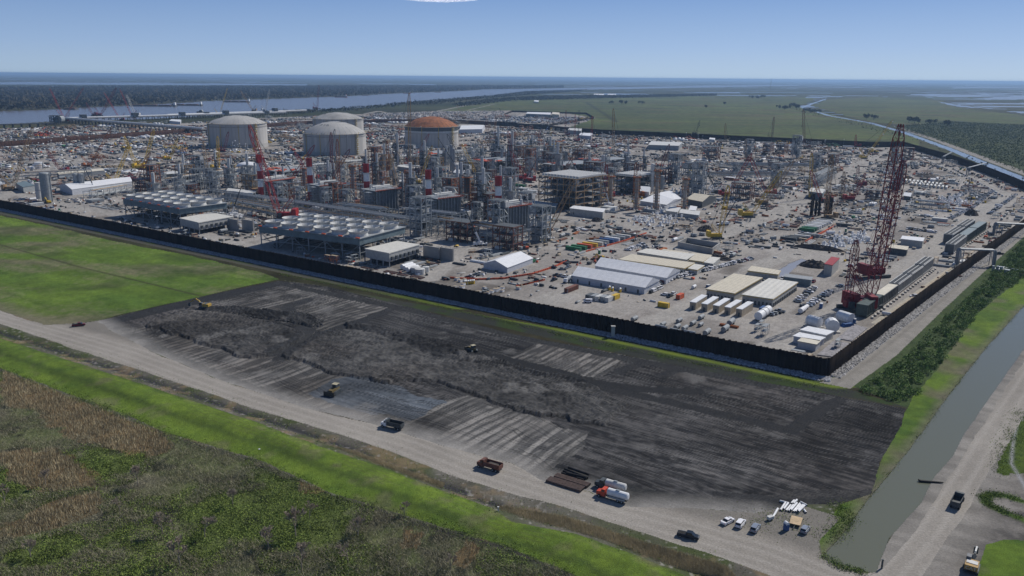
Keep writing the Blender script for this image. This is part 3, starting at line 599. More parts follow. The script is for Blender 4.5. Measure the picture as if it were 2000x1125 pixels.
# ================================================================ BIG STORAGE TANKS
def tank(label, pxl, pxr, yb, ytop, ydome, kind):
    c = G((pxl+pxr)/2, yb); D = math.hypot(*c); a = G(pxl, yb); b = G(pxr, yb); r = math.hypot(a[0]-b[0], a[1]-b[1])/2
    k = c[1]+r*.85; cxy = (c[0]*k/c[1], k)
    h = at_depth(0, ytop, cxy[1]).z if False else HTd((pxl+pxr)/2, ytop, cxy[1]-r*0.0); dh = HTd((pxl+pxr)/2, ydome, cxy[1])-h
    TC_ = mat('tank_concrete', (.46, .445, .42), .9, 0, .16, .16, zs=.06); RD_ = mat('weathered_rust_roof', (.28, .105, .042), .85, 0, .3, .16); root = empty('storage_tank', (*cxy, 0)); tag(root, label, 'storage tank', 'four giant round gas storage tanks')
    n = 96; M = [TC_, CONCD, RUST, DGRY, OFFW]
    s = MB()
    if kind == 'rust':
        s.lathe([(r, 0), (r, h*.66)], n, 0); s.lathe([(r+.4, h*.66), (r+.4, h*.72), (r, h*.72)], n, 1); s.lathe([(r-.2, h*.72), (r-.2, h*.8)], n, 4); s.lathe([(r-.1, h*.8), (r+.3, h)], n, 3)
    else:
        s.lathe([(r+.3, 0), (r+.3, h*.16)], n, 1); s.lathe([(r+.3, h*.16), (r, h*.16), (r, h*.86)], n, 0); s.lathe([(r+.5, h*.86), (r+.5, h*.9)], n, 1); s.lathe([(r, h*.9), (r, h)], n, 0)
        for i in range(4):
            t = i*math.pi/2+.6; s.box(r*math.cos(t), r*math.sin(t), 0, 3, 2.2, h, 0, t)
    s.build('shell', M, root, smooth=False)
    d = MB(); rr = r-.5 if kind != 'rust' else r; R2 = (rr*rr+dh*dh)/(2*dh)
    pr = [(rr*math.cos(q*math.pi/2/12)+1e-3, h+math.sqrt(max(R2*R2-(rr*math.cos(q*math.pi/2/12))**2, 0))-(R2-dh)) for q in range(13)]
    d.lathe(pr, n, 0); d.build('dome', [RD_ if kind == 'rust' else CONCD if kind == 'old' else CONC], root, smooth=True)
    d = MB()
    for i in range(32):
        t = i*math.pi/16
        for (q1, z1), (q2, z2) in zip(pr[:-2:2], pr[2::2]): d.bar((q1*math.cos(t), q1*math.sin(t), z1+.05), (q2*math.cos(t), q2*math.sin(t), z2+.05), .28)
    d.build('roof_seams', [BROWN if kind == 'rust' else GREY], root)
    g = MB(); g.lathe([(r+1.2, h-.4), (r+1.2, h+.1), (r-.6, h+.1)], n, 0)
    for i in range(72):
        t = i*math.pi/36; g.bar((r*1.012*math.cos(t), r*1.012*math.sin(t), h), (r*1.012*math.cos(t), r*1.012*math.sin(t), h+1.6+random.random()*1.2*(i % 3 == 0)), .25, 1)
    for i in range(16):
        t = random.uniform(0, 6.28); q = random.uniform(.82, .97)*r; g.box(q*math.cos(t), q*math.sin(t), h-.2, random.uniform(1, 5), random.uniform(1, 3), random.uniform(1, 2.6), random.choice([0, 1, 2]), t)
    g.build('rim_walkway', [CONCD, YEL, DGRY], root)
    st = MB()     # zig-zag stair tower on the sunny side
    t0 = R(-38)
    for j in (0, 1):
        for i in (0, 1): 
            t = t0+j*.05; q = r+.8+i*3.2; st.bar((q*math.cos(t), q*math.sin(t), 0), (q*math.cos(t), q*math.sin(t), h+1), .35, 0)
    lv = 10
    for i in range(lv):
        a = t0+(.05 if i % 2 else 0); b = t0+(0 if i % 2 else .05); q = r+2.6
        st.box(q*math.cos(t0+.025), q*math.sin(t0+.025), (i+1)*h/lv, 5, 5, .4, 1, t0)
        st.bar((q*math.cos(a), q*math.sin(a), i*h/lv), (q*math.cos(b), q*math.sin(b), (i+1)*h/lv), .9, 0)
    st.build('stair_tower', [YEL, OFFW], root)
    for tt in (R(-105), R(-140), R(-70)):
        pp = MB(); q = r+.7; pp.cyl((q*math.cos(tt), q*math.sin(tt), 0), (q*math.cos(tt), q*math.sin(tt), h+.5), .35, n=6, m=0); pp.build('riser_pipe', [YEL], root)
    if kind != 'rust':
        for i in range(4):
            rp = MB(); t = random.uniform(2.2, 5); rp.box(r*.55*math.cos(t), r*.55*math.sin(t), h+dh*.55, 3, 2, 2.4, 0, t); rp.bar((r*.5*math.cos(t), r*.5*math.sin(t), h+dh*.8), (r*.98*math.cos(t), r*.98*math.sin(t), h+.6), .6, 0); rp.build('roof_pipework', [DGRY], root)
    else:
        for i in range(9):
            rp = MB(); x = -r*.75+i*r*.12; rp.bar((x, -r*.62+abs(i-4)*.8, h+dh*.28), (x+3, -r*.5, h+dh*.5), .5, 0); rp.build('roof_strut', [DKST], root)
    FOOT.append((cxy[0], cxy[1], r+4, r+4, 0)); return root
def HTd(px, py, Y):
    r = ray(px, py); return H+r[2]/r[1]*Y
FOOT = []
tank('pale concrete storage tank farthest left, with light domed roof behind a red crane boom', 408, 525, 290, 240, 225, 'new')
tank('middle concrete storage tank, nearest and widest, with pale dome', 593, 718, 303, 259, 237, 'new')
tank('rearmost concrete storage tank partly hidden behind the middle tank', 611, 712, 262, 231, 219, 'old')
tank('unfinished storage tank with rust-orange domed roof', 790, 897, 288, 246, 227, 'rust')
# ================================================================ SMALLER VESSELS
def vessel(label, x, yb, w, yt, m=OFFW, cat='tank', dome=.35, group=None, name='vertical_tank', saddle=False):
    c = P3(x, yb); Y = c.y; wm = w*Y/F; r = wm/2; h = HT(x, yb, yt); root = empty(name, (c.x, c.y+r, 0)); tag(root, label, cat, group)
    b = MB(); b.lathe([(r, 0), (r, h-dome*r)], 20); b.build('shell', m, root, smooth=False)
    b = MB(); b.lathe([(r*math.cos(a*math.pi/8), h-dome*r+dome*r*math.sin(a*math.pi/8)) for a in range(5)], 20); b.build('top', m, root, smooth=True)
    b = MB(); b.lathe([(r+.15, h*.52), (r+.15, h*.55)], 20); b.lathe([(r+.6, h-dome*r-.3), (r+.6, h-dome*r)], 20); b.bar((r+.4, 0, 0), (r+.4, 0, h-.5), .5); b.build('ladder_and_hoops', STEEL, root)
    FOOT.append((c.x, c.y+r, r+1, r+1, 0)); return root
vessel('tall grey vertical tank, largest of the three by the left wall', 88, 395, 19, 337, GREY, group='tall vertical tanks at the left')
vessel('grey vertical tank, left one of the pair beside the white tent roof', 148, 374, 9, 339, GREY, group='tall vertical tanks at the left')
vessel('grey vertical tank, right one of the pair beside the white tent roof', 159, 374, 9, 339, GREY, group='tall vertical tanks at the left')
vessel('square-shouldered pale tower beside the largest vertical tank', 74, 389, 11, 357, OFFW, dome=.05, name='pale_tower')
vessel('small round white storage tank with conical roof left of the striped chimneys', 478, 337, 42, 318, WHT)
vessel('small plain white tank standing in the left yard', 72, 330, 15, 317, WHT, dome=.1)
vessel('small pale tank next to the far left crane', 428, 340, 9, 328, OFFW)
WC = [(822, 312, 286, 5), (881, 334, 282, 5), (886, 336, 290, 5), (924, 317, 294, 6), (940, 312, 290, 5), (980, 330, 289, 5), (991, 342, 299, 6), (997, 340, 297, 5), (1046, 335, 294, 6), (1067, 327, 304, 6), (1105, 318, 295, 6), (1142, 337, 310, 6),
      (1177, 342, 302, 7), (1191, 328, 312, 6), (1225, 337, 305, 7), (1272, 374, 319, 7), (1292, 370, 342, 8), (1172, 352, 327, 13), (915, 350, 322, 8), (903, 325, 310, 14), (1040, 330, 313, 16), (1270, 350, 340, 6)]
for i, (x, yb, yt, w) in enumerate(WC):
    c = P3(x, yb); r = w*c.y/F/2; h = HT(x, yb, yt); root = empty('process_column', (c.x, c.y, 0))
    near = 'by the striped chimneys' if x < 1000 else 'beyond the steel frame building' if x < 1160 else 'near the white-topped module'
    look = ('squat wide' if w > 12 else 'slim' if w < 6 else 'plain' if w < 7 else 'stout')+' pale grey process column'
    tag(root, '%s %s, %d from the left' % (look, near, sorted(w_[0] for w_ in WC).index(x)+1), 'column', 'pale process columns over the plant')
    b = MB(); b.lathe([(r, 0), (r, h-.5*r), (r*.8, h-.2*r), (.01, h)], 14); b.build('shell', GREY if i % 3 else OFFW, root)
    b = MB(); b.lathe([(r+.8, h*.7), (r+.8, h*.72)], 10); b.lathe([(r+.8, h*.35), (r+.8, h*.37)], 10); b.bar((r+.6, 0, 0), (r+.6, 0, h), .5); b.build('platform', STEEL, root)
def scaf_column(x, yb, yt, w, label, m=CONC, s=TAN):
    c = P3(x, yb); r = w*c.y/F/2*.75; h = HT(x, yb, yt); root = empty('concrete_stack', (c.x, c.y, 0)); tag(root, label, 'chimney', 'round towers wrapped in scaffolding')
    b = MB(); b.lathe([(r, 0), (r, h), (.01, h)], 16); b.build('shaft', m, root)
    b = MB(); q = r+1.3; nl = max(4, int(h/2.6))
    for i in range(8):
        t = i*math.pi/4; b.bar((q*math.cos(t), q*math.sin(t), 0), (q*math.cos(t), q*math.sin(t), h+2), .22)
    for l in range(1, nl+1):
        if random.random() < .75: b.lathe([(q-.9, l*h/nl), (q+.2, l*h/nl), (q+.2, l*h/nl+.25)], 8, 1 if random.random() < .5 else 0)
    b.lathe([(q+1.2, h-1.5), (q+1.2, h-1), (r, h-1)], 10, 1); b.build('scaffold', [s, RUST], root)
for a in ((1192, 398, 342, 9, 'scaffolded round tower just right of the tan steel building'), (1242, 408, 343, 9, 'scaffolded round tower left of the white tent among pale footings'), (1281, 410, 331, 9, 'tallest tan scaffolded tower in front of the small white tent'),
          (1336, 411, 347, 10, 'scaffolded round tower in front of the cream flat roof')): scaf_column(*a)
for a in ((595, 372, 327, 9, 'grey exhaust tower behind the first boiler'), (691, 392, 322, 9, 'grey exhaust tower behind the second boiler'), (797, 405, 334, 9, 'grey exhaust tower between the third and fourth boilers'),
          (912, 392, 344, 15, 'wide dark exhaust tower behind the fourth boiler'), (950, 399, 352, 19, 'broad dark unfinished tower left of the last striped chimney'), (995, 388, 345, 17, 'broad grey unfinished tower behind the last striped chimney'), (735, 350, 322, 8, 'short grey tower beyond the third striped chimney')):
    scaf_column(*a, GREY if a[3] < 12 else DGRY, RUST)
# ================================================================ STRIPED CHIMNEYS AND BOILERS
def chimney(x, yb, yt, w, label):
    c = P3(x, yb); r = w*c.y/F/2; h = HT(x, yb, yt); root = empty('striped_chimney', (c.x, c.y, 0)); tag(root, label, 'chimney', 'red and white striped chimneys')
    k = 5.5; cuts = [h*(1-i/k) for i in range(6)]+[0]
    for i in range(6):
        b = MB(); q = r*(1.12 if i == 0 else 1+.02*i); b.lathe([(q, cuts[i+1]), (q, cuts[i])], 20)
        if i == 0: b.lathe([(q, cuts[0]), (q*.85, cuts[0]), (q*.85, cuts[0]-1), (.01, cuts[0]-1)], 20)
        b.build('red_band' if i % 2 == 0 else 'white_band', RED if i % 2 == 0 else WHT, root)
    b = MB()
    for z in (cuts[1]-.2, h*.42): b.lathe([(r+1.4, z), (r+1.4, z+.3), (r, z+.3)], 16, 0); b.lathe([(r+1.4, z+1.3), (r+1.5, z+1.3)], 16, 0)
    b.bar((r+.5, -.5, 0), (r+.5, -.5, h), .5); b.build('gallery', STEEL, root)
CH = [(511, 388, 302, 10.5), (608, 398, 309, 10.5), (718, 412, 320, 11), (838, 430, 332, 11.5), (973, 446, 344, 12.5)]
CHL = ['leftmost striped chimney, half hidden by the slanting red crane boom', 'second striped chimney from the left, in front of the middle tank', 'middle striped chimney, third of the five', 'fourth striped chimney from the left, right of the big fan deck', 'rightmost and nearest striped chimney']
for a, l in zip(CH, CHL): chimney(*a, l)
def frame_grid(b, nx, ny, nz, sx, sy, sz, w, m=0, brace=.3, floors=0, mf=1, x0=0, y0=0):
    """open steel frame"""
    for i in range(nx+1):
        for j in range(ny+1):
            b.box(x0+i*sx, y0+j*sy, 0, w, w, nz*sz, m)
    for k in range(1, nz+1):
        for j in range(ny+1): b.box(x0+nx*sx/2, y0+j*sy, k*sz-w, nx*sx-.01, w*.8, w*.9, m)
        for i in range(nx+1): b.box(x0+i*sx, y0+ny*sy/2, k*sz-w, w*.8, ny*sy-.01, w*.88, m)
        for i in range(nx):
            for j in (0, ny):
                if random.random() < brace: b.bar((x0+i*sx, y0+j*sy, (k-1)*sz), (x0+(i+1)*sx, y0+j*sy, k*sz), w*.6, m)
        for j in range(ny):
            for i in (0, nx):
                if random.random() < brace: b.bar((x0+i*sx, y0+j*sy, (k-1)*sz), (x0+i*sx, y0+(j+1)*sy, k*sz), w*.6, m)
        if floors and (k == nz or random.random() < floors): b.box(x0+nx*sx/2, y0+ny*sy/2, k*sz, nx*sx-.3, ny*sy-.3, .12, mf)
PANEL = ribbed('boiler_panel', (.17, .19, .20), 2.2, .25, 'X', .5, .2)
def boiler(pl, pr, yt, label, dep=17):
    a = P3(*pl); b_ = P3(*pr); h = HT(pr[0], pr[1], yt); d = (b_-a); L = d.length; rz = math.atan2(d.y, d.x); root = empty('boiler_house', (a.x, a.y, 0), rz); tag(root, label, 'boiler', 'row of heat recovery boilers beside the striped chimneys')
    b = MB(); b.box(L/2, dep/2, 3, L*.97, dep, h-4.5, 0); b.build('casing', PANEL, root)
    b = MB()
    n = 7
    for i in range(n+1):
        b.box(i*L/n, -.5, 0, .5, .6, h, 0); b.box(L+.4, i*dep/n, 0, .6, .5, h, 0)
    for k in range(1, 9): b.box(L+1, dep/2, k*h/9, .5, dep, .3, 0)
    b.build('buckstays', STEEL, root)
    b = MB(); b.box(L/2, dep/2, h-.6, L+5, dep+5, .4, 0)
    for i in range(15):
        b.bar((-2.4+i*(L+4.8)/14, -2.4, h-.4), (-2.4+i*(L+4.8)/14, -2.4, h+.9), .15, 1)
    b.box(L/2, -2.4, h+.8, L+5, .15, .15, 1); b.box(L/2, -2.45, h-.5, L+5, .2, .7, 1); b.box(L+2.45, dep/2, h-.5, .2, dep+5, .7, 1)
    b.build('roof_deck', [GREY, ORNG], root)
    b = MB()
    for i in range(4): 
        p = (random.uniform(1, L-1), random.uniform(1, dep-2)); b.cyl((*p, h-.2), (*p, h+random.uniform(3, 7)), random.uniform(.4, 1.1), n=10)
    b.cyl((L*.1, dep*.5, h+2), (L*.9, dep*.5, h+2), 1, n=10); b.cyl((L*.1, dep*.3, h+1.6), (L*.9, dep*.25, h+1.6), .5, n=8); b.build('steam_drum', OFFW, root)
    b = MB(); frame_grid(b, 2, 2, 8, 3, 3, h/8*.93, .3, 0, .8, .6, 0, -7.5, 1); b.build('stair_tower', STEEL, root)
    b = MB(); frame_grid(b, 4, 2, 2, L/5, 5, 3, .3, 0, .6, .3, 1, 1, dep+1); b.build('scaffold', [ORNG, TAN], root)
    c = a+Matrix.Rotation(rz, 3, 'Z')@Vector((L/2, dep/2, 0)); FOOT.append((c.x, c.y, L/2+4, dep/2+4, rz))
boiler((527, 384), (572, 377), 347, 'boiler house between the first two striped chimneys, with dark rusty front')
boiler((628, 403), (671, 398), 358, 'boiler house right of the second striped chimney')
boiler((736, 421), (778, 415), 367, 'boiler house right of the middle striped chimney')
boiler((857, 440), (899, 434), 382, 'boiler house right of the fourth striped chimney')
boiler((990, 460), (1030, 453), 398, 'boiler house right of the nearest striped chimney, with orange roof railing')
# ================================================================ FAN DECKS
def fan_deck(L_, Fc, Rr, z, label):
    a, f, r = [Vector((*G(*p, z), z)) for p in (L_, Fc, Rr)]
    e1 = (a-f); e2 = (r-f); l1, l2 = e1.length, e2.length; rz = math.atan2(e2.y, e2.x); l1 = max(l1, 1)
    root = empty('fan_deck', (f.x, f.y, 0), rz); tag(root, label, 'cooling unit', 'raised decks of round cooling fans')
    bz = z-4.6
    b = MB(); b.box(l2/2, l1/2, bz, l2, l1, 4.4, 0); b.box(l2/2, l1/2, z-.2, l2+1.5, l1+1.5, .25, 1); b.build('plenum_box', [TEAL, GREY], root)
    nx, ny = 3, 6; 
    for i in range(nx):
        for j in range(ny):
            x = (i+.5)*l2/nx; y = (j+.5)*l1/ny; rr = min(l2/nx, l1/ny)*.47
            g = MB(); g.lathe([(rr*.93, z+.05), (rr*.88, z+1.8), (rr, z+3.4), (rr*.97, z+3.4), (rr*.85, z+1.8), (rr*.85, z+.1), (.01, z+.1)], 24, 0, (x, y, 0))
            o = g.build('fan_ring', [OFFW], root)
            h = MB(); h.box(x, y, z+1.2, rr*1.6, .7, .15, 0, random.random()*3); h.box(x, y, z+1.25, rr*1.6, .7, .15, 0, random.random()*3+1.5); h.cyl((x, y, z+.2), (x, y, z+1.9), .7, n=8)
            h.box(x+rr*.6, y, z+2.2, rr*.9, .5, .4, 1); h.build('fan_blades', [GREY, OFFW], o)
    g = MB()
    for j in range(7): g.box(-.6, j*l1/6.2+1, z+.1, 1.2, 3, .7, 0)
    g.build('orange_guards', ORNG, root)
    b = MB(); nlx, nly = 3, 6
    for i in range(nlx+1):
        for j in range(nly+1):
            x, y = .8+i*(l2-1.6)/nlx, .8+j*(l1-1.6)/nly; b.box(x, y, 0, .6, .6, bz)
            if j < nly and i in (0, nlx): b.bar((x, y, 0 if j % 2 else bz), (x, y+(l1-1.6)/nly, bz if j % 2 else 0), .3)
            if i < nlx and j in (0, nly): b.bar((x, y, bz), (x+(l2-1.6)/nlx, y, bz*.3), .3)
    for j in range(nly+1): b.box(l2/2, .8+j*(l1-1.6)/nly, bz*.45, l2-2, .35, .35)
    for i in (0, nlx): b.box(.8+i*(l2-1.6)/nlx, l1/2, bz*.45+.4, .35, l1-2, .35)
    b.build('legs', STEEL, root)
    b = MB()
    for i in range(9): 
        y = 3+i*(l1-6)/8; b.cyl((2, y, bz*.45+.9), (l2-2, y, bz*.45+.9), .45, n=6)
    for i in range(8): b.box(random.uniform(2, l2-2), random.uniform(2, l1-2), 0, random.uniform(2, 4), random.uniform(2, 5), random.uniform(1.5, 4))
    b.build('pipework', DGRY, root)
    c = root.matrix_basis@Vector((l2/2, l1/2, 0)); FOOT.append((c.x, c.y, l2/2+1, l1/2+1, rz))
fan_deck((231, 389), (350, 408), (443, 396), 15, 'farther raised deck of round cooling fans, left of the striped chimneys')
fan_deck((537, 436), (702, 466), (791, 443), 15, 'nearer raised deck of round cooling fans, just behind the front flood wall')
def quad_bldg(name, label, cat, q, z, wall_m, roof_m, group=None, over=.5, th=.35, doors=0, fr=0, base=0, ridge=None, trim=None, slope=0):
    """q: four roof corners in the photo (front-left, front-right, back-right, back-left) at height z"""
    P = [Vector((*G(x, y, z), 0)) for x, y in q]; o = P[0].copy(); e = P[1]-P[0]; rz = math.atan2(e.y, e.x)
    inv = Matrix.Rotation(-rz, 3, 'Z'); Q = [(inv@(p-o)).to_2d() for p in P]; cen = sum(Q, Vector((0, 0)))/4
    root = empty(name, o, rz); tag(root, label, cat, group)
    w = [cen+(p-cen)*(1-over/max((p-cen).length, 1)) for p in Q]
    b = MB(); b.prism(w, base, z-.02); b.build('wall', wall_m, root)
    r = MB()
    if ridge:       # gabled; ridge: 'x' along front edge or 'y' away from it
        zr = z+ridge
        if ridge and slope == 'x': m1, m2 = (Q[0]+Q[3])/2, (Q[1]+Q[2])/2; S1 = [Q[0], Q[1], m2, m1]; S2 = [m1, m2, Q[2], Q[3]]; G1 = (Q[0], Q[3], m1); G2 = (Q[1], Q[2], m2)
        else: m1, m2 = (Q[0]+Q[1])/2, (Q[3]+Q[2])/2; S1 = [Q[0], m1, m2, Q[3]]; S2 = [m1, Q[1], Q[2], m2]; G1 = (Q[0], Q[1], m1); G2 = (Q[3], Q[2], m2)
        zz = lambda p: zr if (p is m1 or p is m2) else z
        for S_ in (S1, S2):
            n = len(r.v)
            r.v += [(p.x, p.y, zz(p)+.05) for p in S_]+[(p.x, p.y, zz(p)-.25) for p in S_]
            r.f += [(n, n+1, n+2, n+3), (n+7, n+6, n+5, n+4)]+[(n+i, n+4+i, n+4+(i+1) % 4, n+(i+1) % 4) for i in range(4)]; r.m += [0]*6
        r.build('roof', roof_m, root)
        g = MB()
        for t in (G1, G2): g.face([(*t[0], z-.2), (*t[1], z-.2), (*t[2], zr-.1)])
        g.build('gable', wall_m, root)
    else:
        r.prism(Q, z, z+th); r.build('roof', roof_m, root)
        if trim is not None:
            t = MB(); ee = [cen+(p-cen)*(1+.08/max((p-cen).length, 1)) for p in Q]; t.prism(ee, z-.3, z-.02); t.build('eaves_trim', trim, root)
    if doors:
        L = (w[1]-w[0]).length; d = MB()
        for i in range(doors):
            c = w[0]+(w[1]-w[0])*((i+.5)/doors); d.box(c.x, c.y, base, 1.1, .16, min(2.2, z*.7))
        if fr:
            for i in range(fr):
                c = w[1]+(w[2]-w[1])*((i+.5)/fr); d.box(c.x, c.y, base, .8, 1.1, min(2.2, z*.7), 0, math.atan2(*(w[2]-w[1]).yx)-math.pi/2)
        d.build('doors', DGRY, root)
    cw = root.matrix_basis@Vector((cen.x, cen.y, 0)); FOOT.append((cw.x, cw.y, (Q[1]-Q[0]).length/2+1.5, (Q[3]-Q[0]).length/2+1.5, rz)); return root
SEAM = ribbed('seamed_roof', (.60, .585, .53), 3.2, .12, 'X', .6, .08); TENT = ribbed('tent_fabric', (.68, .69, .71), 5., .1, 'X', .6, .06); TENTW = mat('tent_wall', (.50, .52, .56), .7, 0, .08)
CREAMS = ribbed('cream_seamed_roof', (.56, .51, .40), 2.4, .1, 'X', .6, .08); CLAD = ribbed('pale_cladding', (.40, .40, .38), 1.2, .08, 'X', .6, .12)
for q, l in (([(350, 427), (388, 436), (456, 424), (412, 416)], 'pale machine hall with louvred side in front of the farther fan deck'), ([(712, 487), (760, 496), (820, 479), (775, 472)], 'pale machine hall with louvred side right of the nearer fan deck')):
    r_ = quad_bldg('machine_hall', l, 'building', q, 9, CLAD, SEAM, 'pale machine halls by the fan decks', base=3.5, th=.6)
    bb = r_.children[0].data; xs = [v.co for v in bb.vertices][:4]
    for i in range(5):
        for s in (0, 1):
            g = MB(); p = xs[0].lerp(xs[1], i/4) if s == 0 else xs[3].lerp(xs[2], i/4); g.box(p.x, p.y, 0, .6, .6, 3.5); g.build('leg', STEEL, r_)
    for i in range(7):
        g = MB(); p = xs[1].lerp(xs[2], (i+.6)/7.3); g.box(p.x+.4, p.y, 4.4, 1.1, 1.6, 2.4); g.build('louvre', DGRY, r_)
    for i in range(9): g = MB(); p = xs[0].lerp(xs[2], random.random()); g.box(p.x+random.uniform(-4, 6), p.y, 0, 3, 2, 3); g.build('machine', DGRY, r_)
# ================================================================ TENTS, SHEDS AND OFFICES
TB = 'white fabric tents'
quad_bldg('white_tent', 'white gabled tent standing alone beside the curving orange barrier', 'tent', [(943, 514), (991, 523), (1042, 504), (992, 497)], 3.6, TENTW, TENT, TB, ridge=3.4, slope='y')
quad_bldg('white_tent', 'nearest long white tent with pitched roof, yellow toilets along its front', 'tent', [(1116, 538), (1260, 562), (1289, 547), (1141, 524)], 4, TENTW, TENT, TB, ridge=3.6, slope='x', doors=6)
quad_bldg('white_tent', 'second long white tent, directly behind the nearest one', 'tent', [(1161, 519), (1302, 543), (1329, 528), (1185, 507)], 4, TENTW, TENT, TB, ridge=3.6, slope='x')
OG = 'flat roofed site offices'
quad_bldg('site_office', 'long cream flat-roofed block behind the two white tents', 'building', [(1208, 507), (1337, 525), (1357, 514), (1234, 497)], 3.6, CLAD, CREAMS, OG, trim=YEL, doors=14, fr=5)
quad_bldg('site_office', 'long pale seamed-roof block at the rear of the tent group', 'building', [(1243, 493), (1341, 508), (1358, 497), (1262, 486)], 3.6, CLAD, SEAM, OG, doors=10)
quad_bldg('site_office', 'small square cream block right of the seamed-roof block', 'building', [(1345, 508), (1373, 512), (1389, 501), (1358, 497)], 3.4, CLAD, CREAMS, OG, trim=YEL)
quad_bldg('site_office', 'white oblong office, upper one of two beside the parked trucks', 'building', [(1374, 513), (1393, 516), (1407, 504), (1388, 502)], 3.2, CLAD, SEAM, OG)
quad_bldg('site_office', 'white oblong office, lower one of two beside the parked trucks', 'building', [(1343, 525), (1362, 528), (1376, 519), (1356, 516)], 3.2, CLAD, SEAM, OG, trim=YEL)
quad_bldg('site_office', 'narrow cream shed behind the rear block of the tent group, left', 'building', [(1292, 489), (1343, 496), (1345, 494), (1296, 487)], 3.2, CLAD, CREAMS, OG)
quad_bldg('site_office', 'narrow cream shed behind the rear block of the tent group, right', 'building', [(1349, 496), (1388, 501), (1391, 499), (1352, 494)], 3.2, CLAD, CREAMS, OG)
quad_bldg('warehouse', 'tan-roofed warehouse, left of the two large square roofs', 'building', [(1378, 565), (1435, 574), (1490, 543), (1433, 535)], 4.6, CLAD, CREAMS, 'two large flat roofed warehouses', trim=YEL, doors=8, over=1)
quad_bldg('warehouse', 'pale-cream-roofed warehouse, right of the two large square roofs', 'building', [(1448, 576), (1510, 585), (1559, 552), (1502, 544)], 4.6, CLAD, SEAM, 'two large flat roofed warehouses', trim=YEL, doors=8, fr=14, over=1)
quad_bldg('site_office', 'double cream-roofed office behind the big warehouses', 'building', [(1459, 529), (1520, 537), (1525, 529), (1468, 520)], 3.6, CLAD, CREAMS, OG, trim=YEL)
quad_bldg('site_office', 'long blue-grey hut at the foot of the milky pond', 'building', [(1530, 541), (1585, 548), (1588, 542), (1533, 535)], 4, TEAL, GREY, OG)
for i in range(5):
    x, y = 1347+22.6*i, 590+3.3*i
    quad_bldg('office_trailer', '%s of the five cream-roofed office trailers in front of the warehouses' % ['leftmost', 'second', 'middle', 'fourth', 'rightmost'][i], 'trailer', [(x, y), (x+12, y+2), (x+34.5, y-12), (x+23, y-14)], 4, mat('trailer_wall', (.36, .31, .24), .7), WHT, 'five office trailers', over=.3, doors=1)
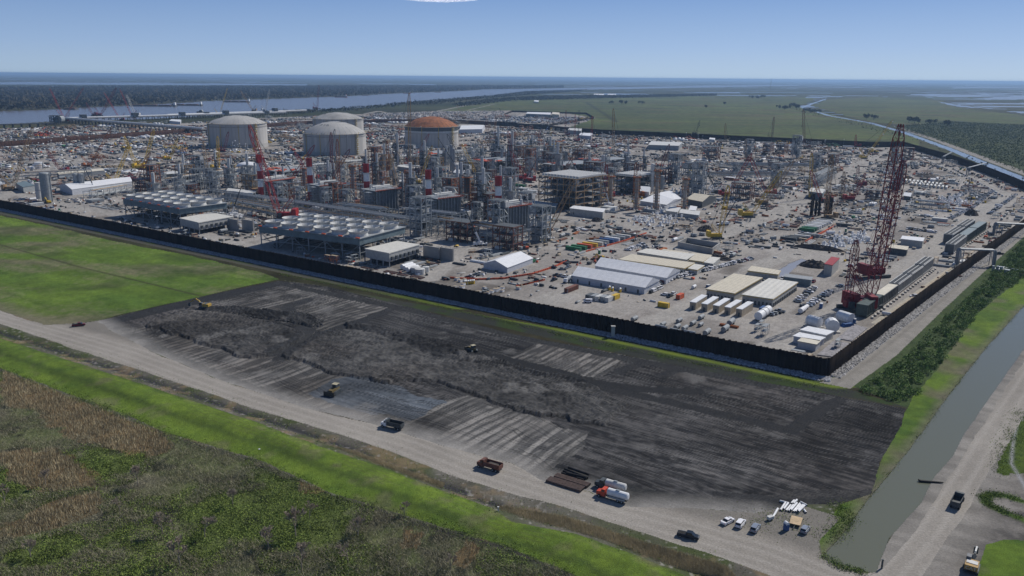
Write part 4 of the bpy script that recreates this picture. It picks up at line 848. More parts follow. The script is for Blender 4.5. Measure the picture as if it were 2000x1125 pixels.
MISC = [([(1266, 283), (1326, 285), (1333, 278), (1272, 276)], 8, 'long pale blue-roofed shed standing alone at the back of the site', GREY, OFFW), ([(1250, 392), (1302, 400), (1332, 388), (1310, 372)], 4, 'white gabled tent behind the scaffolded towers', TENTW, TENT),
        ([(1340, 388), (1372, 394), (1399, 383), (1370, 379)], 6, 'cream flat-roofed hall right of the small white tent', DGRY, CREAMS), ([(1112, 407), (1178, 415), (1183, 408), (1120, 402)], 6, 'long white shed in front of the tan steel building', CLAD, WHT),
        ([(1030, 398), (1085, 405), (1090, 398), (1040, 392)], 6, 'long blue-grey shed at the foot of the tan steel building', TEAL, GREY), ([(1300, 412), (1323, 415), (1330, 406), (1310, 403)], 4, 'small white block left of the scaffolded tower base', CLAD, OFFW),
        ([(1326, 416), (1365, 421), (1368, 413), (1330, 409)], 4, 'low grey-roofed block beside the wide yard road', GREY, OFFW), ([(1345, 411), (1358, 413), (1362, 404), (1348, 402)], 4, 'small white block behind the low grey-roofed block', CLAD, WHT),
        ([(1579, 374), (1607, 378), (1611, 370), (1584, 367)], 7, 'pale blue shed by the dark pile clusters', TEAL, OFFW), ([(1759, 467), (1803, 472), (1806, 465), (1762, 461)], 5, 'white site cabin left of the rightmost cooler row', CLAD, WHT),
        ([(1735, 484), (1772, 489), (1775, 482), (1738, 478)], 4, 'cream-roofed cabin with dark front near the red crane', DGRY, CREAMS), ([(115, 361), (140, 370), (259, 354), (250, 348)], 6, 'long white tent roof beside the grey vertical tanks', TENTW, TENT),
        ([(110, 337), (115, 341), (205, 333), (200, 329)], 5, 'long tan roofed shed in the left yard', GREY, CREAM), ([(316, 337), (322, 341), (405, 334), (400, 329)], 5, 'long low shed right of the yellow crane base', DGRY, OFFW), ([(30, 358), (45, 366), (68, 362), (50, 354)], 6, 'blue-grey shed at the left edge beside the pale tower', GREY, TEAL),
        ([(1027, 222), (1075, 224), (1076, 220), (1030, 219)], 10, 'long white warehouse in the far walled compound', TEAL, WHT), ([(1078, 223), (1092, 224), (1093, 220), (1079, 219)], 10, 'cream warehouse next to the long white one in the far compound', CREAM, CREAM),
        ([(897, 253), (942, 252), (947, 245), (905, 246)], 9, 'white tent to the right of the orange-domed tank', TENTW, TENT), ([(1109, 254), (1135, 256), (1137, 251), (1112, 250)], 9, 'small pale shed near the far flood wall', GREY, OFFW), ([(1130, 264), (1155, 266), (1158, 260), (1134, 260)], 7, 'white roofed shed below the far small pale shed', TENTW, WHT),
        ([(1043, 198), (1052, 199), (1052, 196), (1043, 196)], 6, 'tiny pale farm building on the pasture', OFFW, WHT), ([(1160, 185), (1180, 185.6), (1180, 183.4), (1160, 183)], 7, 'pale barn beside the far river bend, left one', OFFW, WHT), ([(1187, 185.3), (1203, 185.6), (1203, 183.6), (1187, 183.4)], 7, 'pale barn beside the far river bend, right one', OFFW, WHT),
        ([(775, 325), (818, 331), (823, 324), (785, 320)], 6, 'pale flat-roofed hall behind the fourth striped chimney', GREY, OFFW), ([(885, 337), (910, 341), (914, 334), (890, 331)], 6, 'white flat-roofed hall between tall pale columns', CLAD, WHT), ([(440, 375), (498, 381), (500, 373), (445, 368)], 6, 'pale container-like hall behind the farther fan deck', GREY, OFFW),
        ([(330, 236), (352, 238), (354, 234), (335, 233)], 6, 'white domed shed by the jetty foot', TENTW, WHT), ([(1250, 373), (1268, 375), (1271, 367), (1252, 366)], 6, 'small white wrapped module left of the small white tent', WHT, WHT), ([(1764, 382), (1779, 384), (1782, 378), (1767, 377)], 4, 'small white canopy tent in the middle of the right yard', DGRY, WHT),
        ([(1385, 272), (1396, 273), (1397, 270), (1386, 269)], 5, 'tiny white hut at the back wall', OFFW, WHT)]
for q, z, l, wm, rm in MISC:
    tent = 'tent' in l
    quad_bldg('white_tent' if tent else 'shed', l, 'tent' if tent else 'building', q, z, wm, rm, ridge=(z*.55 if tent else None), slope='x' if q[1][0]-q[0][0] > 30 or q[2][0]-q[1][0] < 100 and q[0][0] > 900 else 'y')
# ================================================================ STEEL FRAMES AND PIPE RACKS
def steel_building(label, pf, pr, pb, yt, nz, m=TAN, name='steel_frame_building', bays=(6, 4), roof=True):
    a, c, d = P3(*pf), P3(*pr), P3(*pb); h = HT(pr[0], pr[1], yt); e1 = c-a; e2 = d-c; rz = math.atan2(e1.y, e1.x); root = empty(name, (a.x, a.y, 0), rz); tag(root, label, 'steel frame', 'steel framed process buildings')
    L1, L2 = e1.length, e2.length; b = MB(); frame_grid(b, bays[0], bays[1], nz, L1/bays[0], L2/bays[1], h/nz, .55, 0, .3); b.build('frame', m, root)
    b = MB()
    for k in range(1, nz+1): b.box(L1/2, L2/2, k*h/nz+.05, L1-1, L2-1, .12)
    b.build('floors', GREY, root)
    b = MB()
    for k in range(nz):
        for i in range(7): b.box(random.uniform(3, L1-3), random.uniform(3, L2-3), k*h/nz+.3, random.uniform(2, 6), random.uniform(2, 5), random.uniform(1, h/nz*.75), random.randint(0, 2))
        for i in range(3): y = random.uniform(2, L2-2); b.cyl((1, y, (k+.75)*h/nz), (L1-1, y, (k+.75)*h/nz), .5, n=6, m=random.randint(0, 2))
    b.build('machinery', [GREY, OFFW, DGRY], root)
    if roof:
        b = MB(); n = 12
        for i in range(n): b.box((i+.5)*L1/n, L2*.5, h+.3, L1/n*.7, L2*.85, 1.6)
        b.build('roof_coolers', OFFW, root)
    c_ = root.matrix_basis@Vector((L1/2, L2/2, 0)); FOOT.append((c_.x, c_.y, L1/2, L2/2, rz)); return root
steel_building('tall open tan steel frame building in the centre with white rooftop coolers', (1052, 402), (1124, 412), (1166, 398), 350, 5)
steel_building('lower dark open steel module with white pipe roof, right of the tan steel building', (1196, 375), (1238, 380), (1272, 372), 346, 3, DKST, bays=(5, 5))
for i, (p, q, r_, yt) in enumerate([((800, 318), (842, 322), (880, 314), 303), ((915, 335), (962, 340), (1000, 330), 317), ((1056, 335), (1096, 340), (1140, 330), 324), ((500, 345), (556, 350), (580, 341), 336), ((1130, 325), (1160, 329), (1190, 320), 315)]):
    steel_building(['orange-decked process unit just in front of the orange-domed tank', 'orange-decked process unit behind the fourth boiler', 'low orange-decked process unit behind the tan steel building', 'grey process unit behind the first striped chimney', 'low orange-decked unit left of the white-topped module'][i], p, q, r_, yt, 2, DKST if i != 3 else STEEL, bays=(6, 4), roof=False)
    b = MB(); a = P3(*p); c = P3(*q); L = (c-a).length
    for k in range(14): x = random.uniform(0, L); b.box(x, random.uniform(0, 25), HT(q[0], q[1], yt)+.3, random.uniform(3, 7), random.uniform(2, 8), random.uniform(.4, 1.2))
    b.build('orange_covers', ORNG, S.collection.objects[-1] if False else [o for o in COL.objects if o.name.startswith('steel_frame_building')][-1])
def rack(label, p, q, w=8, h=9, m=STEEL, lv=2):
    a, c = P3(*p), P3(*q); d = c-a; L = d.length; rz = math.atan2(d.y, d.x); root = empty('pipe_rack', (a.x, a.y, 0), rz); tag(root, label, 'pipe rack', 'steel pipe racks through the plant')
    n = max(3, int(L/7)); b = MB(); frame_grid(b, n, 1, lv, L/n, w, h/lv, .4, 0, .35); b.build('frame', m, root)
    for k in range(lv):
        for i in range(5):
            y = .8+i*(w-1.6)/4; b = MB(); r = random.uniform(.25, .55); s = random.uniform(0, .2)*L; b.cyl((s, y, (k+1)*h/lv+r), (L-random.uniform(0, .2)*L, y, (k+1)*h/lv+r), r, n=6)
            b.build('pipe', random.choice([OFFW, GREY, STEEL, GREY, TAN]), root)
    c_ = root.matrix_basis@Vector((L/2, w/2, 0)); FOOT.append((c_.x, c_.y, L/2, w/2, rz))
for a in (('long pipe rack from the fan decks towards the last chimney', (400, 392), (840, 462), 10, 11), ('pipe rack in front of the last boiler house', (830, 455), (1010, 487), 14, 13), ('pipe rack behind the farther fan deck', (180, 392), (260, 378), 10, 9),
          ('pipe rack running past the small round white tank', (330, 372), (500, 345), 10, 12), ('pipe rack behind the row of boilers', (560, 365), (900, 400), 12, 9), ('long low pipe rack in front of the storage tanks', (560, 340), (950, 300), 10, 8),
          ('pipe rack beyond the orange process units', (900, 318), (1200, 330), 10, 8), ('pipe rack left of the nearer fan deck', (440, 410), (540, 430), 8, 9), ('blue-grey pipe rack in the far middle yard', (1380, 345), (1560, 345), 16, 4), ('low blue-grey pipe rack behind the pipe yard', (1400, 325), (1600, 327), 16, 4),
          ('short pipe rack at the dark pile clusters', (1595, 368), (1632, 348), 9, 14), ('pipe rack along the left yard', (30, 352), (180, 345), 8, 8), ('pipe rack frame at far right yard', (1780, 405), (1850, 412), 8, 7), ('pipe rack in front of the third boiler house', (650, 425), (760, 440), 12, 12),
          ('pipe rack under the fourth chimney', (780, 440), (900, 455), 10, 14)):
    rack(*a)
# ================================================================ RIVER: JETTY, SHIPS, BARGES
def jetty(label, p, q, w, h, pipes, boxes=0):
    a, c = P3(*p), P3(*q); d = c-a; L = d.length; root = empty('jetty', (a.x, a.y, 0), math.atan2(d.y, d.x)); tag(root, label, 'jetty', 'river jetties and pipe trestles')
    n = min(int(L/16), 40); first = None
    for i in range(n+1):
        b = MB(); b.cyl((0, 0, -1), (0, 0, h), 1., n=6); b.cyl((0, w, -1), (0, w, h), 1., n=6); b.box(0, w/2, h-1.4, 1.2, w+2, 1.2)
        if first is None: first = b.build('pile_bent', DKST, root)
        else: o = first.copy(); COL.objects.link(o); o.parent = root; o.location.x = i*L/n
    b = MB(); b.box(L/2, w/2, h, L, w+3, 1.6); b.build('deck', CONC if pipes else DGRY, root)
    for i in range(pipes):
        b = MB(); b.cyl((0, 2+i*3, h+3.4), (L, 2+i*3, h+3.4), 1.3, n=8); b.build('pipe', WHT if i % 2 == 0 else OFFW, root)
    if boxes:
        for i in range(boxes): b = MB(); b.box(L*(i+.5)/boxes, w/2, h+1, 12, w+4, random.uniform(5, 12)); b.build('loading_platform', DGRY, root)
jetty('long river jetty carrying bright white pipes', (112, 240), (560, 226), 14, 8, 4, 5)
jetty('low dark jetty piles at the left river bank', (-60, 252), (108, 247), 10, 7, 0, 0)
jetty('dark conveyor-like trestle sloping down from the jetty head to the rusty wall', (105, 238), (395, 262), 10, 9, 2, 0)
jetty('second white pipe trestle behind the far left tank', (330, 232), (600, 222), 12, 8, 3, 2)
for x, y, s, l in ((98, 243, 1., 'round-topped dark loading tower at the left jetty head'), (385, 226, .6, 'small dark gantry tower on the jetty')):
    c = P3(x, y); root = empty('loading_tower', c); tag(root, l, 'tower'); b = MB(); frame_grid(b, 2, 2, 3, 11*s, 9*s, 7*s, 1.2, 0, .6, .5, 0); b.build('frame', DKST, root)
    b = MB(); b.cyl((18*s, 4*s, 12), (18*s, 20*s, 12), 9*s, n=14); b.build('drum', GREY, root)
def ship(x, y, wpx, rz, label, hull=RED, house=WHT):
    c = P3(x, y); L = wpx*c.y/F; root = empty('cargo_ship', c, rz); tag(root, label, 'ship', 'cargo ships anchored in the river'); bw = L*.16
    b = MB(); pts = [(-L/2, -bw/2), (L*.38, -bw/2), (L/2, 0), (L*.38, bw/2), (-L/2, bw/2)]; b.prism(pts, -.2, L*.03, 0); b.prism([(p[0], p[1]*1.02) for p in pts], L*.03, L*.085, 1, 2); b.build('hull', [RED, hull, BROWN], root)
    b = MB(); b.box(-L*.38, 0, L*.085, L*.12, bw*.8, L*.1); b.box(-L*.38, 0, L*.185, L*.07, bw*1.1, L*.03); b.build('deckhouse', house, root)
    b = MB(); b.cyl((-L*.43, 0, L*.1), (-L*.43, 0, L*.24), L*.018); b.build('funnel', ORNG, root)
    b = MB()
    for i in range(4): b.cyl((-L*.22+i*L*.16, 0, L*.08), (-L*.22+i*L*.16, 0, L*.2), L*.008, n=6); b.box(-L*.15+i*L*.16, 0, L*.085, L*.11, bw*.6, L*.012)
    b.build('cranes_and_hatches', OFFW, root)
ship(666, 190, 24, math.pi, 'largest ship in the river, dark hull with red waterline', DKST); ship(713, 186.5, 12, math.pi, 'small grey ship right of the largest one', DGRY, GREY)
ship(795, 182.5, 15, math.pi, 'ship with a tan deckhouse above the tall tan crane', BROWN, CREAM); ship(855, 180.5, 12, math.pi, 'dark ship at the river bend with reddish hull', DKST, GREY); ship(1141, 175.8, 11, math.pi, 'distant reddish ship on the thin far stretch of river, left one', BROWN, BROWN); ship(1172, 174.6, 7, math.pi, 'distant reddish ship on the thin far stretch of river, right one', BROWN, BROWN)
def barge(x, y, wpx, label, n=3, tug=True):
    c = P3(x, y); L = wpx*c.y/F; root = empty('barge_tow', c, R(-2)); tag(root, label, 'barges', 'barge tows on the river')
    for i in range(n):
        b = MB(); b.box(-L/2+(i+.5)*L*.9/n, 0, -.1, L*.88/n, 22, 4, 0); b.box(-L/2+(i+.5)*L*.9/n, 0, 3.9, L*.7/n, 14, 2, 1); b.build('barge', [DGRY, BROWN], root)
    if tug: b = MB(); b.box(L*.46, 0, 0, L*.07, 16, 5); b.box(L*.46, 0, 5, L*.04, 10, 10, 1); b.build('pushboat', [DGRY, WHT], root)
barge(300, 207.5, 90, 'long string of dark barges in mid river'); barge(365, 206, 60, 'dark barges with a pushboat right of the longest string', 2); barge(463, 199.5, 50, 'pale barges with a white pushboat near the far bank', 3); barge(140, 214, 26, 'moored barge at the wooded spit', 1, False)
# ================================================================ CRANES
def lattice(b, p, q, w, m=0, seg=None, taper=True):
    p = Vector(p); q = Vector(q); d = q-p; L = d.length; d.normalize(); s = d.cross(Vector((0, 0, 1)))
    if s.length < .05: s = Vector((1, 0, 0))
    s.normalize(); t = s.cross(d); n = seg or max(5, int(L/(w*1.6))); t_ = max(w*.068, .13)
    def pt(i, k):
        f = i/n; ww = w*(1 if not taper else min(1, .35+f*7, .35+(1-f)*7)); a, c = ((-1, -1), (1, -1), (1, 1), (-1, 1))[k]
        return p+d*(L*f)+s*(a*ww/2)+t*(c*ww/2)
    for k in range(4):
        for i in range(0, n, 1): b.bar(pt(i, k), pt(i+1, k), t_*1.3, m)
    for i in range(n):
        for k in range(4): b.bar(pt(i, k), pt(i+1, (k+1) % 4), t_*.8, m)
        b.bar(pt(i, 0), pt(i, 1), t_*.8, m); b.bar(pt(i, 2), pt(i, 3), t_*.8, m)
def crawler(label, base, tip, m, w=2.2, depth=0., mast=True, size=1., hook=.6, jib=None, house=None, markers=0):
    B = P3(*base); T = at_depth(tip[0], tip[1], B.y+depth)
    root = empty('crawler_crane', B, 0); tag(root, label, 'crane', 'lattice boom crawler cranes'); T = T-B; hd = math.atan2(T.y, T.x); hv = Vector((math.cos(hd), math.sin(hd), 0)); sv = Vector((-hv.y, hv.x, 0)); hm = house or m; z = size
    for s in (-1, 1):
        b = MB(); b.box(*(sv*s*3.2*z).to_2d(), .0, 9*z, 1.3*z, 1.4*z, 0, hd); b.build('crawler_track', DKST, root)
    b = MB(); b.box(*(hv*-1.5*z).to_2d(), 1.5*z, 9*z, 3.6*z, 2.6*z, 0, hd); b.box(*(hv*1.2*z+sv*2.4*z).to_2d(), 1.5*z, 2*z, 1.2*z, 2.4*z, 1, hd); b.box(0, 0, .5*z, 4*z, 5*z, 1.1*z, 1, hd); b.build('machinery_house', [hm, DKST], root)
    b = MB(); b.box(*(hv*-7*z).to_2d(), 1.6*z, 2.6*z, 6.5*z, 4.6*z, 0, hd); b.build('counterweight', hm, root)
    p0 = hv*2*z+Vector((0, 0, 2*z)); b = MB(); lattice(b, p0, T, w); b.build('boom', m, root)
    b = MB(); mt = p0-hv*T.length*.17+Vector((0, 0, T.length*.22))
    if mast:
        lattice(b, p0, mt, w*.6, 0, 5); b.build('mast', m, root)
        b = MB()
        for s in (-1, 1): b.bar(mt+sv*s*.8, T+sv*s*.5, .12); b.bar(mt+sv*s*.8, hv*-7*z+Vector((0, 0, 5*z)), .12)
        b.build('pendant_lines', DKST, root)
    tip2 = T
    if jib: 
        J = at_depth(jib[0], jib[1], B.y+depth)-B; b = MB(); lattice(b, T, J, w*.7); b.build('jib', m, root); tip2 = J
    b = MB(); hz_ = tip2.z*(1-hook); b.bar(tip2, (tip2.x, tip2.y, hz_), .1); b.box(tip2.x, tip2.y, hz_-1.5, 1, 1, 1.8); b.build('hook_block', DKST, root)
    if markers:
        for k in range(markers):
            b = MB(); c = p0.lerp(T, .62+.17*k); b.lathe([(.01, -.9), (.8, -.5), (.9, 0), (.8, .5), (.01, .9)], 10, 0, (c.x+.5, c.y-1.5, c.z)); b.build('marker_ball', WHT, root)
    FOOT.append((B.x, B.y, 7*z, 7*z, 0)); return root
DMAR = mat('dull_maroon_paint', (.21, .018, .026), .55, 0, .25)
BC = [('tallest maroon crawler crane at the right, leaning boom rising above the far canal', (1690, 600), (1760, 242), DMAR, 4.4, 3, 1.5), ('second tall maroon crawler crane just behind the tallest one', (1712, 540), (1766, 312), DMAR, 3.8, 3, 1.4),
      ('short upright maroon lattice mast crane left of the tall pair', (1663, 606), (1673, 468), DMAR, 3.2, 0, 1.4), ('red crawler crane with thick slanting boom across the leftmost striped chimney', (553, 428), (487, 244), RED, 4.2, 0, 1.5),
      ('tan crane rising in front of the tan steel building', (1065, 458), (1122, 352), TAN, 3.2, 0, 1.1), ('yellow crawler crane in the middle of the yard beside the long sunken pit', (1401, 466), (1423, 362), YEL, 3, 0, 1.), ('yellow and grey crane with long sloping boom beyond the yard road', (1462, 424), (1527, 334), YEL, 2.6, 0, 1.1),
      ('tan crane with upright boom beside the dark pile clusters', (1616, 428), (1625, 302), TAN, 3, 0, 1), ('tall tan crane in front of the orange-domed tank', (797, 330), (799, 181), TAN, 3.4, 0, 1.1), ('red crane with narrow boom at the orange process units', (1012, 352), (992, 256), RED, 3.4, 0, 1.2),
      ('dark red crane between the orange-domed tank and the process units', (962, 302), (948, 226), MAROON, 3, 0, 1), ('red luffing crane leaning right over the central plant', (1030, 356), (1002, 300), RED, 3, 0, 1.2), ('tan crane at the far left edge', (22, 372), (64, 248), TAN, 3, 0, 1), ('yellow crane in the left yard with yellow base', (277, 331), (301, 252), YEL, 3, 0, 1.3),
      ('tan crane left of the small round white tank', (413, 364), (396, 276), TAN, 2.6, 0, 1), ('dark red crane beside the far left storage tank', (436, 297), (446, 257), MAROON, 3, 0, 1), ('dark grey crane standing before the middle storage tank', (640, 317), (654, 252), DGRY, 2.6, 0, 1), ('dark red riverside crane with boom leaning right', (195, 226), (227, 172), MAROON, 5, 0, 1.6),
      ('dark riverside crane with short boom leaning left', (183, 226), (168, 200), MAROON, 4, 0, 1.4), ('pale riverside crane leaning left near the jetty', (266, 226), (247, 185), OFFW, 4.5, 0, 1.4), ('tan riverside crane behind the far left tank', (495, 217), (470, 177), TAN, 4.5, 0, 1.4), ('white and red riverside crane behind the far left tank', (517, 217), (526, 175), OFFW, 4.5, 0, 1.4),
      ('dark red crane on the river bank behind the middle tank', (618, 213), (623, 166), MAROON, 4.5, 0, 1.5), ('tan crane with upright boom at the back of the central yard', (1200, 305), (1198, 212), TAN, 3.4, 0, 1), ('thin tan mast crane against the far flood wall', (1418, 274), (1417, 241), TAN, 3, 0, 1), ('dark crane leaning right before the far flood wall', (1358, 262), (1367, 235), DKST, 2.4, 0, .8),
      ('reddish crane standing before the far pasture', (1573, 290), (1569, 214), BROWN, 3.4, 0, 1), ('thin reddish crane by the far flood wall, left of the taller reddish one', (1505, 276), (1512, 228), BROWN, 3, 0, 1), ('small red crane against the far flood wall', (1672, 287), (1672, 263), RED, 3, 0, 1), ('pale grey inclined conveyor-like crane by the far flood wall', (1555, 290), (1568, 268), OFFW, 4, 0, .8),
      ('thin yellow crane with white marker balls left of the tallest crane', (1688, 310), (1744, 234), YEL, 2.4, 0, .9), ('dark crane in the pipe yard with near-vertical boom', (1480, 318), (1474, 276), DKST, 2.2, 0, .8), ('thin dark mast crane in the central back yard', (1033, 278), (1033, 222), DKST, 2.4, 0, .8), ('thin dark mast crane left of the tan back-yard crane', (1131, 272), (1131, 215), DKST, 2.4, 0, .8),
      ('short dark red crane with base behind the tallest cranes', (1675, 365), (1677, 322), MAROON, 2.4, 0, 1.1), ('dark crane leaning over the pale footings', (1400, 378), (1380, 328), DKST, 2, 0, .9), ('tan boom crane at the right of the orange units', (1460, 315), (1456, 272), TAN, 2.4, 0, .9), ('dark tall crane behind the tallest crane', (1752, 372), (1764, 312), DKST, 3.4, 0, 1),
      ('dark green crane boom beside the fourth boiler', (905, 322), (873, 262), DKST, 2.8, 0, 1), ('yellow crane left of the far left tank', (330, 312), (347, 270), YEL, 2.4, 0, .9), ('red crane between the storage tanks', (770, 310), (781, 252), RED, 2.4, 0, 1), ('small tan crane behind the orange-domed tank', (905, 232), (892, 205), TAN, 3, 0, 1), ('small dark crane in the far parking area', (985, 238), (975, 211), DKST, 3, 0, 1)]
for l, b_, t_, m_, w_, dp, sz in BC: crawler(l, b_, t_, m_, w_, dp, size=sz, markers=3 if 'marker' in l else 0, hook=random.uniform(.3, .9))
LEAN = {-1: 'leaning left', 0: 'standing upright', 1: 'leaning right'}
rc_ = random.Random(99)
for (zx0, zx1, zy0, zy1), n_, wh in (((480, 800, 340, 400), 7, 'among the striped chimneys'), ((800, 1100, 300, 380), 10, 'over the central process units'), ((880, 1180, 262, 300), 6, 'in the back central yard'), ((120, 460, 300, 372), 6, 'in the left yard'), ((1150, 1500, 300, 400), 6, 'right of the tan steel building'), ((1500, 1760, 300, 400), 5, 'in the right yard'), ((100, 600, 226, 240), 5, 'along the river jetty')):
    for i in range(n_):
        x, y = rc_.uniform(zx0, zx1), rc_.uniform(zy0, zy1); l_ = rc_.choice([-1, 0, 1]); hpx = rc_.uniform(45, 95)*(.75 if y < 300 else 1); cn_, m_ = rc_.choice([('red', RED), ('red', RED), ('dark red', MAROON), ('tan', TAN), ('orange-tan', RUST), ('pale yellow', YEL)])
        crawler('%s lattice crane %s %s' % (cn_, LEAN[l_], wh), (x, y), (x+l_*rc_.uniform(.3, .7)*hpx, y-hpx), m_, 2.8, 0, size=1.)['group'] = '%s lattice cranes %s %s' % (cn_, LEAN[l_], wh)
def mobile(label, base, tip, m=DKST, carrier=WHT, depth=0, z=1.):
    B = P3(*base); T = at_depth(tip[0], tip[1], B.y+depth)-B; hd = math.atan2(T.y, T.x)+.3; root = empty('mobile_crane', B); tag(root, label, 'crane', 'telescopic truck cranes')
    b = MB(); b.box(0, 0, .9*z, 12*z, 2.8*z, 1*z, 0, hd); b.box(4.6*z*math.cos(hd), 4.6*z*math.sin(hd), 1.9*z, 2.4*z, 2.6*z, 1.4*z, 0, hd); b.box(0, 0, 1.9*z, 5*z, 2.8*z, 1.8*z, 0, hd+.5); b.build('carrier', carrier, root)
    b = MB()
    for i in range(5):
        for s in (-1, 1): 
            x, y = (-4.8+i*2.3)*z, s*1.3*z; X, Y = x*math.cos(hd)-y*math.sin(hd), x*math.sin(hd)+y*math.cos(hd); nx, ny = -math.sin(hd)*.3, math.cos(hd)*.3; b.cyl((X-nx, Y-ny, .7*z), (X+nx, Y+ny, .7*z), .7*z, n=10)
    b.build('wheels', BLK, root)
    b = MB(); p = Vector((0, 0, 2.8*z)); 
    for k in range(4): b.cyl(p.lerp(T, k*.25), p.lerp(T, k*.25+.252), (.75-.12*k)*z, n=6, m=0 if k else 1)
    b.build('telescopic_boom', [m, carrier], root); b = MB(); b.bar(T, (T.x, T.y, T.z*.5), .1); b.box(T.x, T.y, T.z*.5-1, .8, .8, 1); b.build('hook_block', DKST, root)
for a in (('truck crane with black boom and white jack cylinder beside the last boiler house', (938, 480), (901, 391)), ('truck crane with dark boom behind the louvred machine hall', (453, 422), (472, 363)), ('truck crane with thin dark boom in the left yard', (186, 374), (163, 322)), ('truck crane leaning left over the orange process units', (897, 338), (855, 268)),
          ('truck crane with black boom behind the tan steel building', (1129, 340), (1103, 291)), ('truck crane with white boom foot right of the tan steel building', (1189, 402), (1170, 318)), ('truck crane leaning right over the white-topped module', (1228, 358), (1248, 316)), ('truck crane with dark boom at the middle yard', (1412, 440), (1436, 394)), ('truck crane with dark boom behind the nearer fan deck', (744, 424), (729, 386)),
          ('truck crane left of the first boiler, boom leaning left', (584, 360), (553, 310)), ('truck crane with dark boom before the middle storage tank', (645, 346), (659, 296)), ('truck crane with dark boom right of the last boiler house', (1030, 352), (1050, 308)), ('truck crane boom between the tanks', (576, 268), (553, 240)), ('small truck crane at the far end of the yard road', (1398, 376), (1379, 332)),
          ('small truck crane in the left yard centre', (147, 330), (137, 316))):
    mobile(*a, z=.9)
c = P3(1505, 170); tw = empty('radio_mast', (c.x*.45, c.y*.45, 0)); tag(tw, 'tiny radio mast on the horizon left of the far canal bend', 'mast'); b = MB(); lattice(b, (0, 0, 0), (0, 0, 126), 2.5, 0, 20, False); b.build('mast', DGRY, tw)
# ================================================================ RIGHT-HAND ROW OF COOLER MODULES
LOUV = ribbed('louvred_side', (.12, .13, .13), .9, .15, 'X', .5)
def module(label, a, b_, w, h, m, top, ribs=True, name='cooler_module'):
    A_, B_ = P3(*a), P3(*b_); d = B_-A_; L = d.length; root = empty(name, (A_.x, A_.y, 0), math.atan2(d.y, d.x)); tag(root, label, 'equipment module', 'rows of large cooler modules by the right flood wall')
    s = MB(); s.box(L/2, w/2, .9, L-.4, w-.3, h-1.2); s.build('louvred_body', m, root)
    s = MB(); n = 9
    for i in range(n+1):
        for y in (0, w): s.box(i*L/n, y, 0, .22, .3, h)
    for y in (0, w):
        for zz in (.8, h-.3): s.box(L/2, y, zz, L, .34, .35)
    s.build('frame', OFFW if ribs else m, root)
    s = MB(); s.box(L/2, w/2, h-.25, L, w-.2, .3, 0)
    if ribs:
        for i in range(16): s.box((i+.5)*L/16, w/2, h+.05, L/16*.45, w*.8, .25, 1)
        for y in (.3, w/2, w-.3): s.box(L/2, y, h+.35, L, .35, .2, 2)
    s.build('top_panel', [top, DGRY, OFFW], root)
    s = MB()
    for i in range(5): s.box((i+.5)*L/5, -2.2, 0, 3.2, 1., .9, 0, .3)
    s.build('concrete_blocks', CONC, root); c_ = root.matrix_basis@Vector((L/2, w/2, 0)); FOOT.append((c_.x, c_.y, L/2, w/2+3, root.rotation_euler.z))
DG = mat('dark_green_module', (.06, .085, .08), .5)
module('dark green cooler module, nearest of the right row', (1692, 622), (1722, 600), 5.5, 7, DG, DG, False); module('cooler module with a tan wooden top, second of the right row', (1723, 599), (1752, 577), 5.5, 6.2, LOUV, CREAM, False)
module('cooler module with white ribbed top, third of the right row', (1753, 576), (1778, 557), 5.5, 6.2, LOUV, GREY); module('cooler module with white ribbed top, fourth of the right row', (1779, 556), (1801, 540), 5.5, 6.5, LOUV, GREY); module('cooler module with white ribbed top, last of the right row', (1802, 539), (1821, 524), 5.5, 7, LOUV, GREY)
module('ribbed cooler module at the far end, front row left', (1862, 497), (1886, 478), 6, 7, LOUV, GREY); module('ribbed cooler module at the far end, back row left', (1858, 478), (1882, 462), 6, 7.5, LOUV, GREY); module('ribbed cooler module at the far end, back row right', (1883, 461), (1902, 448), 6, 8, LOUV, GREY)
module('plain green-grey module at the far end, front row centre', (1887, 477), (1906, 463), 6, 7, DG, TEAL, False); module('plain green-grey module at the far end, front row right', (1907, 462), (1925, 450), 6, 7, DG, TEAL, False)
# ================================================================ PIPE BRIDGES OVER THE WALL
mat('dull_pipe', (.20, .22, .24), .5, .2)
def bridge(label, feet, top, legs, r=.55, n=3):
    """feet: two ground points; top: height"""
    a, c = P3(*feet[0]), P3(*feet[1]); d = c-a; L = d.length; root = empty('pipe_bridge', (a.x, a.y, 0), math.atan2(d.y, d.x)); tag(root, label, 'pipe bridge', 'silver pipes looping over the flood wall')
    for i in range(n):
        y = i*1.7; b = MB(); b.cyl((0, y, 0), (0, y, top-1), r, n=8); b.cyl((0, y, top-1), (1.2, y, top), r, n=8); b.cyl((1.2, y, top), (L-1.2, y, top), r, n=8); b.cyl((L-1.2, y, top), (L, y, top-1), r, n=8); b.cyl((L, y, top-1), (L, y, .3), r, n=8); b.build('pipe', MATS['dull_pipe'], root)
    b = MB()
    for x in legs:
        for y in (-1, n*1.7): b.box(x*L, y, 0, .4, .4, top)
        b.box(x*L, n*.85-.5, top-1, .4, n*1.7+1, .4); b.bar((x*L, -1, 0), (x*L, n*1.7, top), .2)
    b.build('trestle', GREY, root)
bridge('silver pipe bridge over the right flood wall, nearer one', ((1869, 518), (1942, 521)), 11, (.03, .12, .93)); bridge('silver pipe bridge over the right flood wall, farther one', ((1941, 460), (2060, 466)), 10, (.03, .12, .93))
bridge('grey pipe bridge over the far right flood wall by the canal', ((1890, 344), (1925, 334)), 11, (.05,), .5, 2); bridge('small grey pipe bridge over the far right flood wall, farther left', ((1842, 320), (1858, 311)), 11, (.05,), .4, 2)
vs = P3(1940, 528); root = empty('valve_station', vs, AB); tag(root, 'cluster of pipes and valves at the outer foot of the nearer pipe bridge', 'pipework')
b = MB()
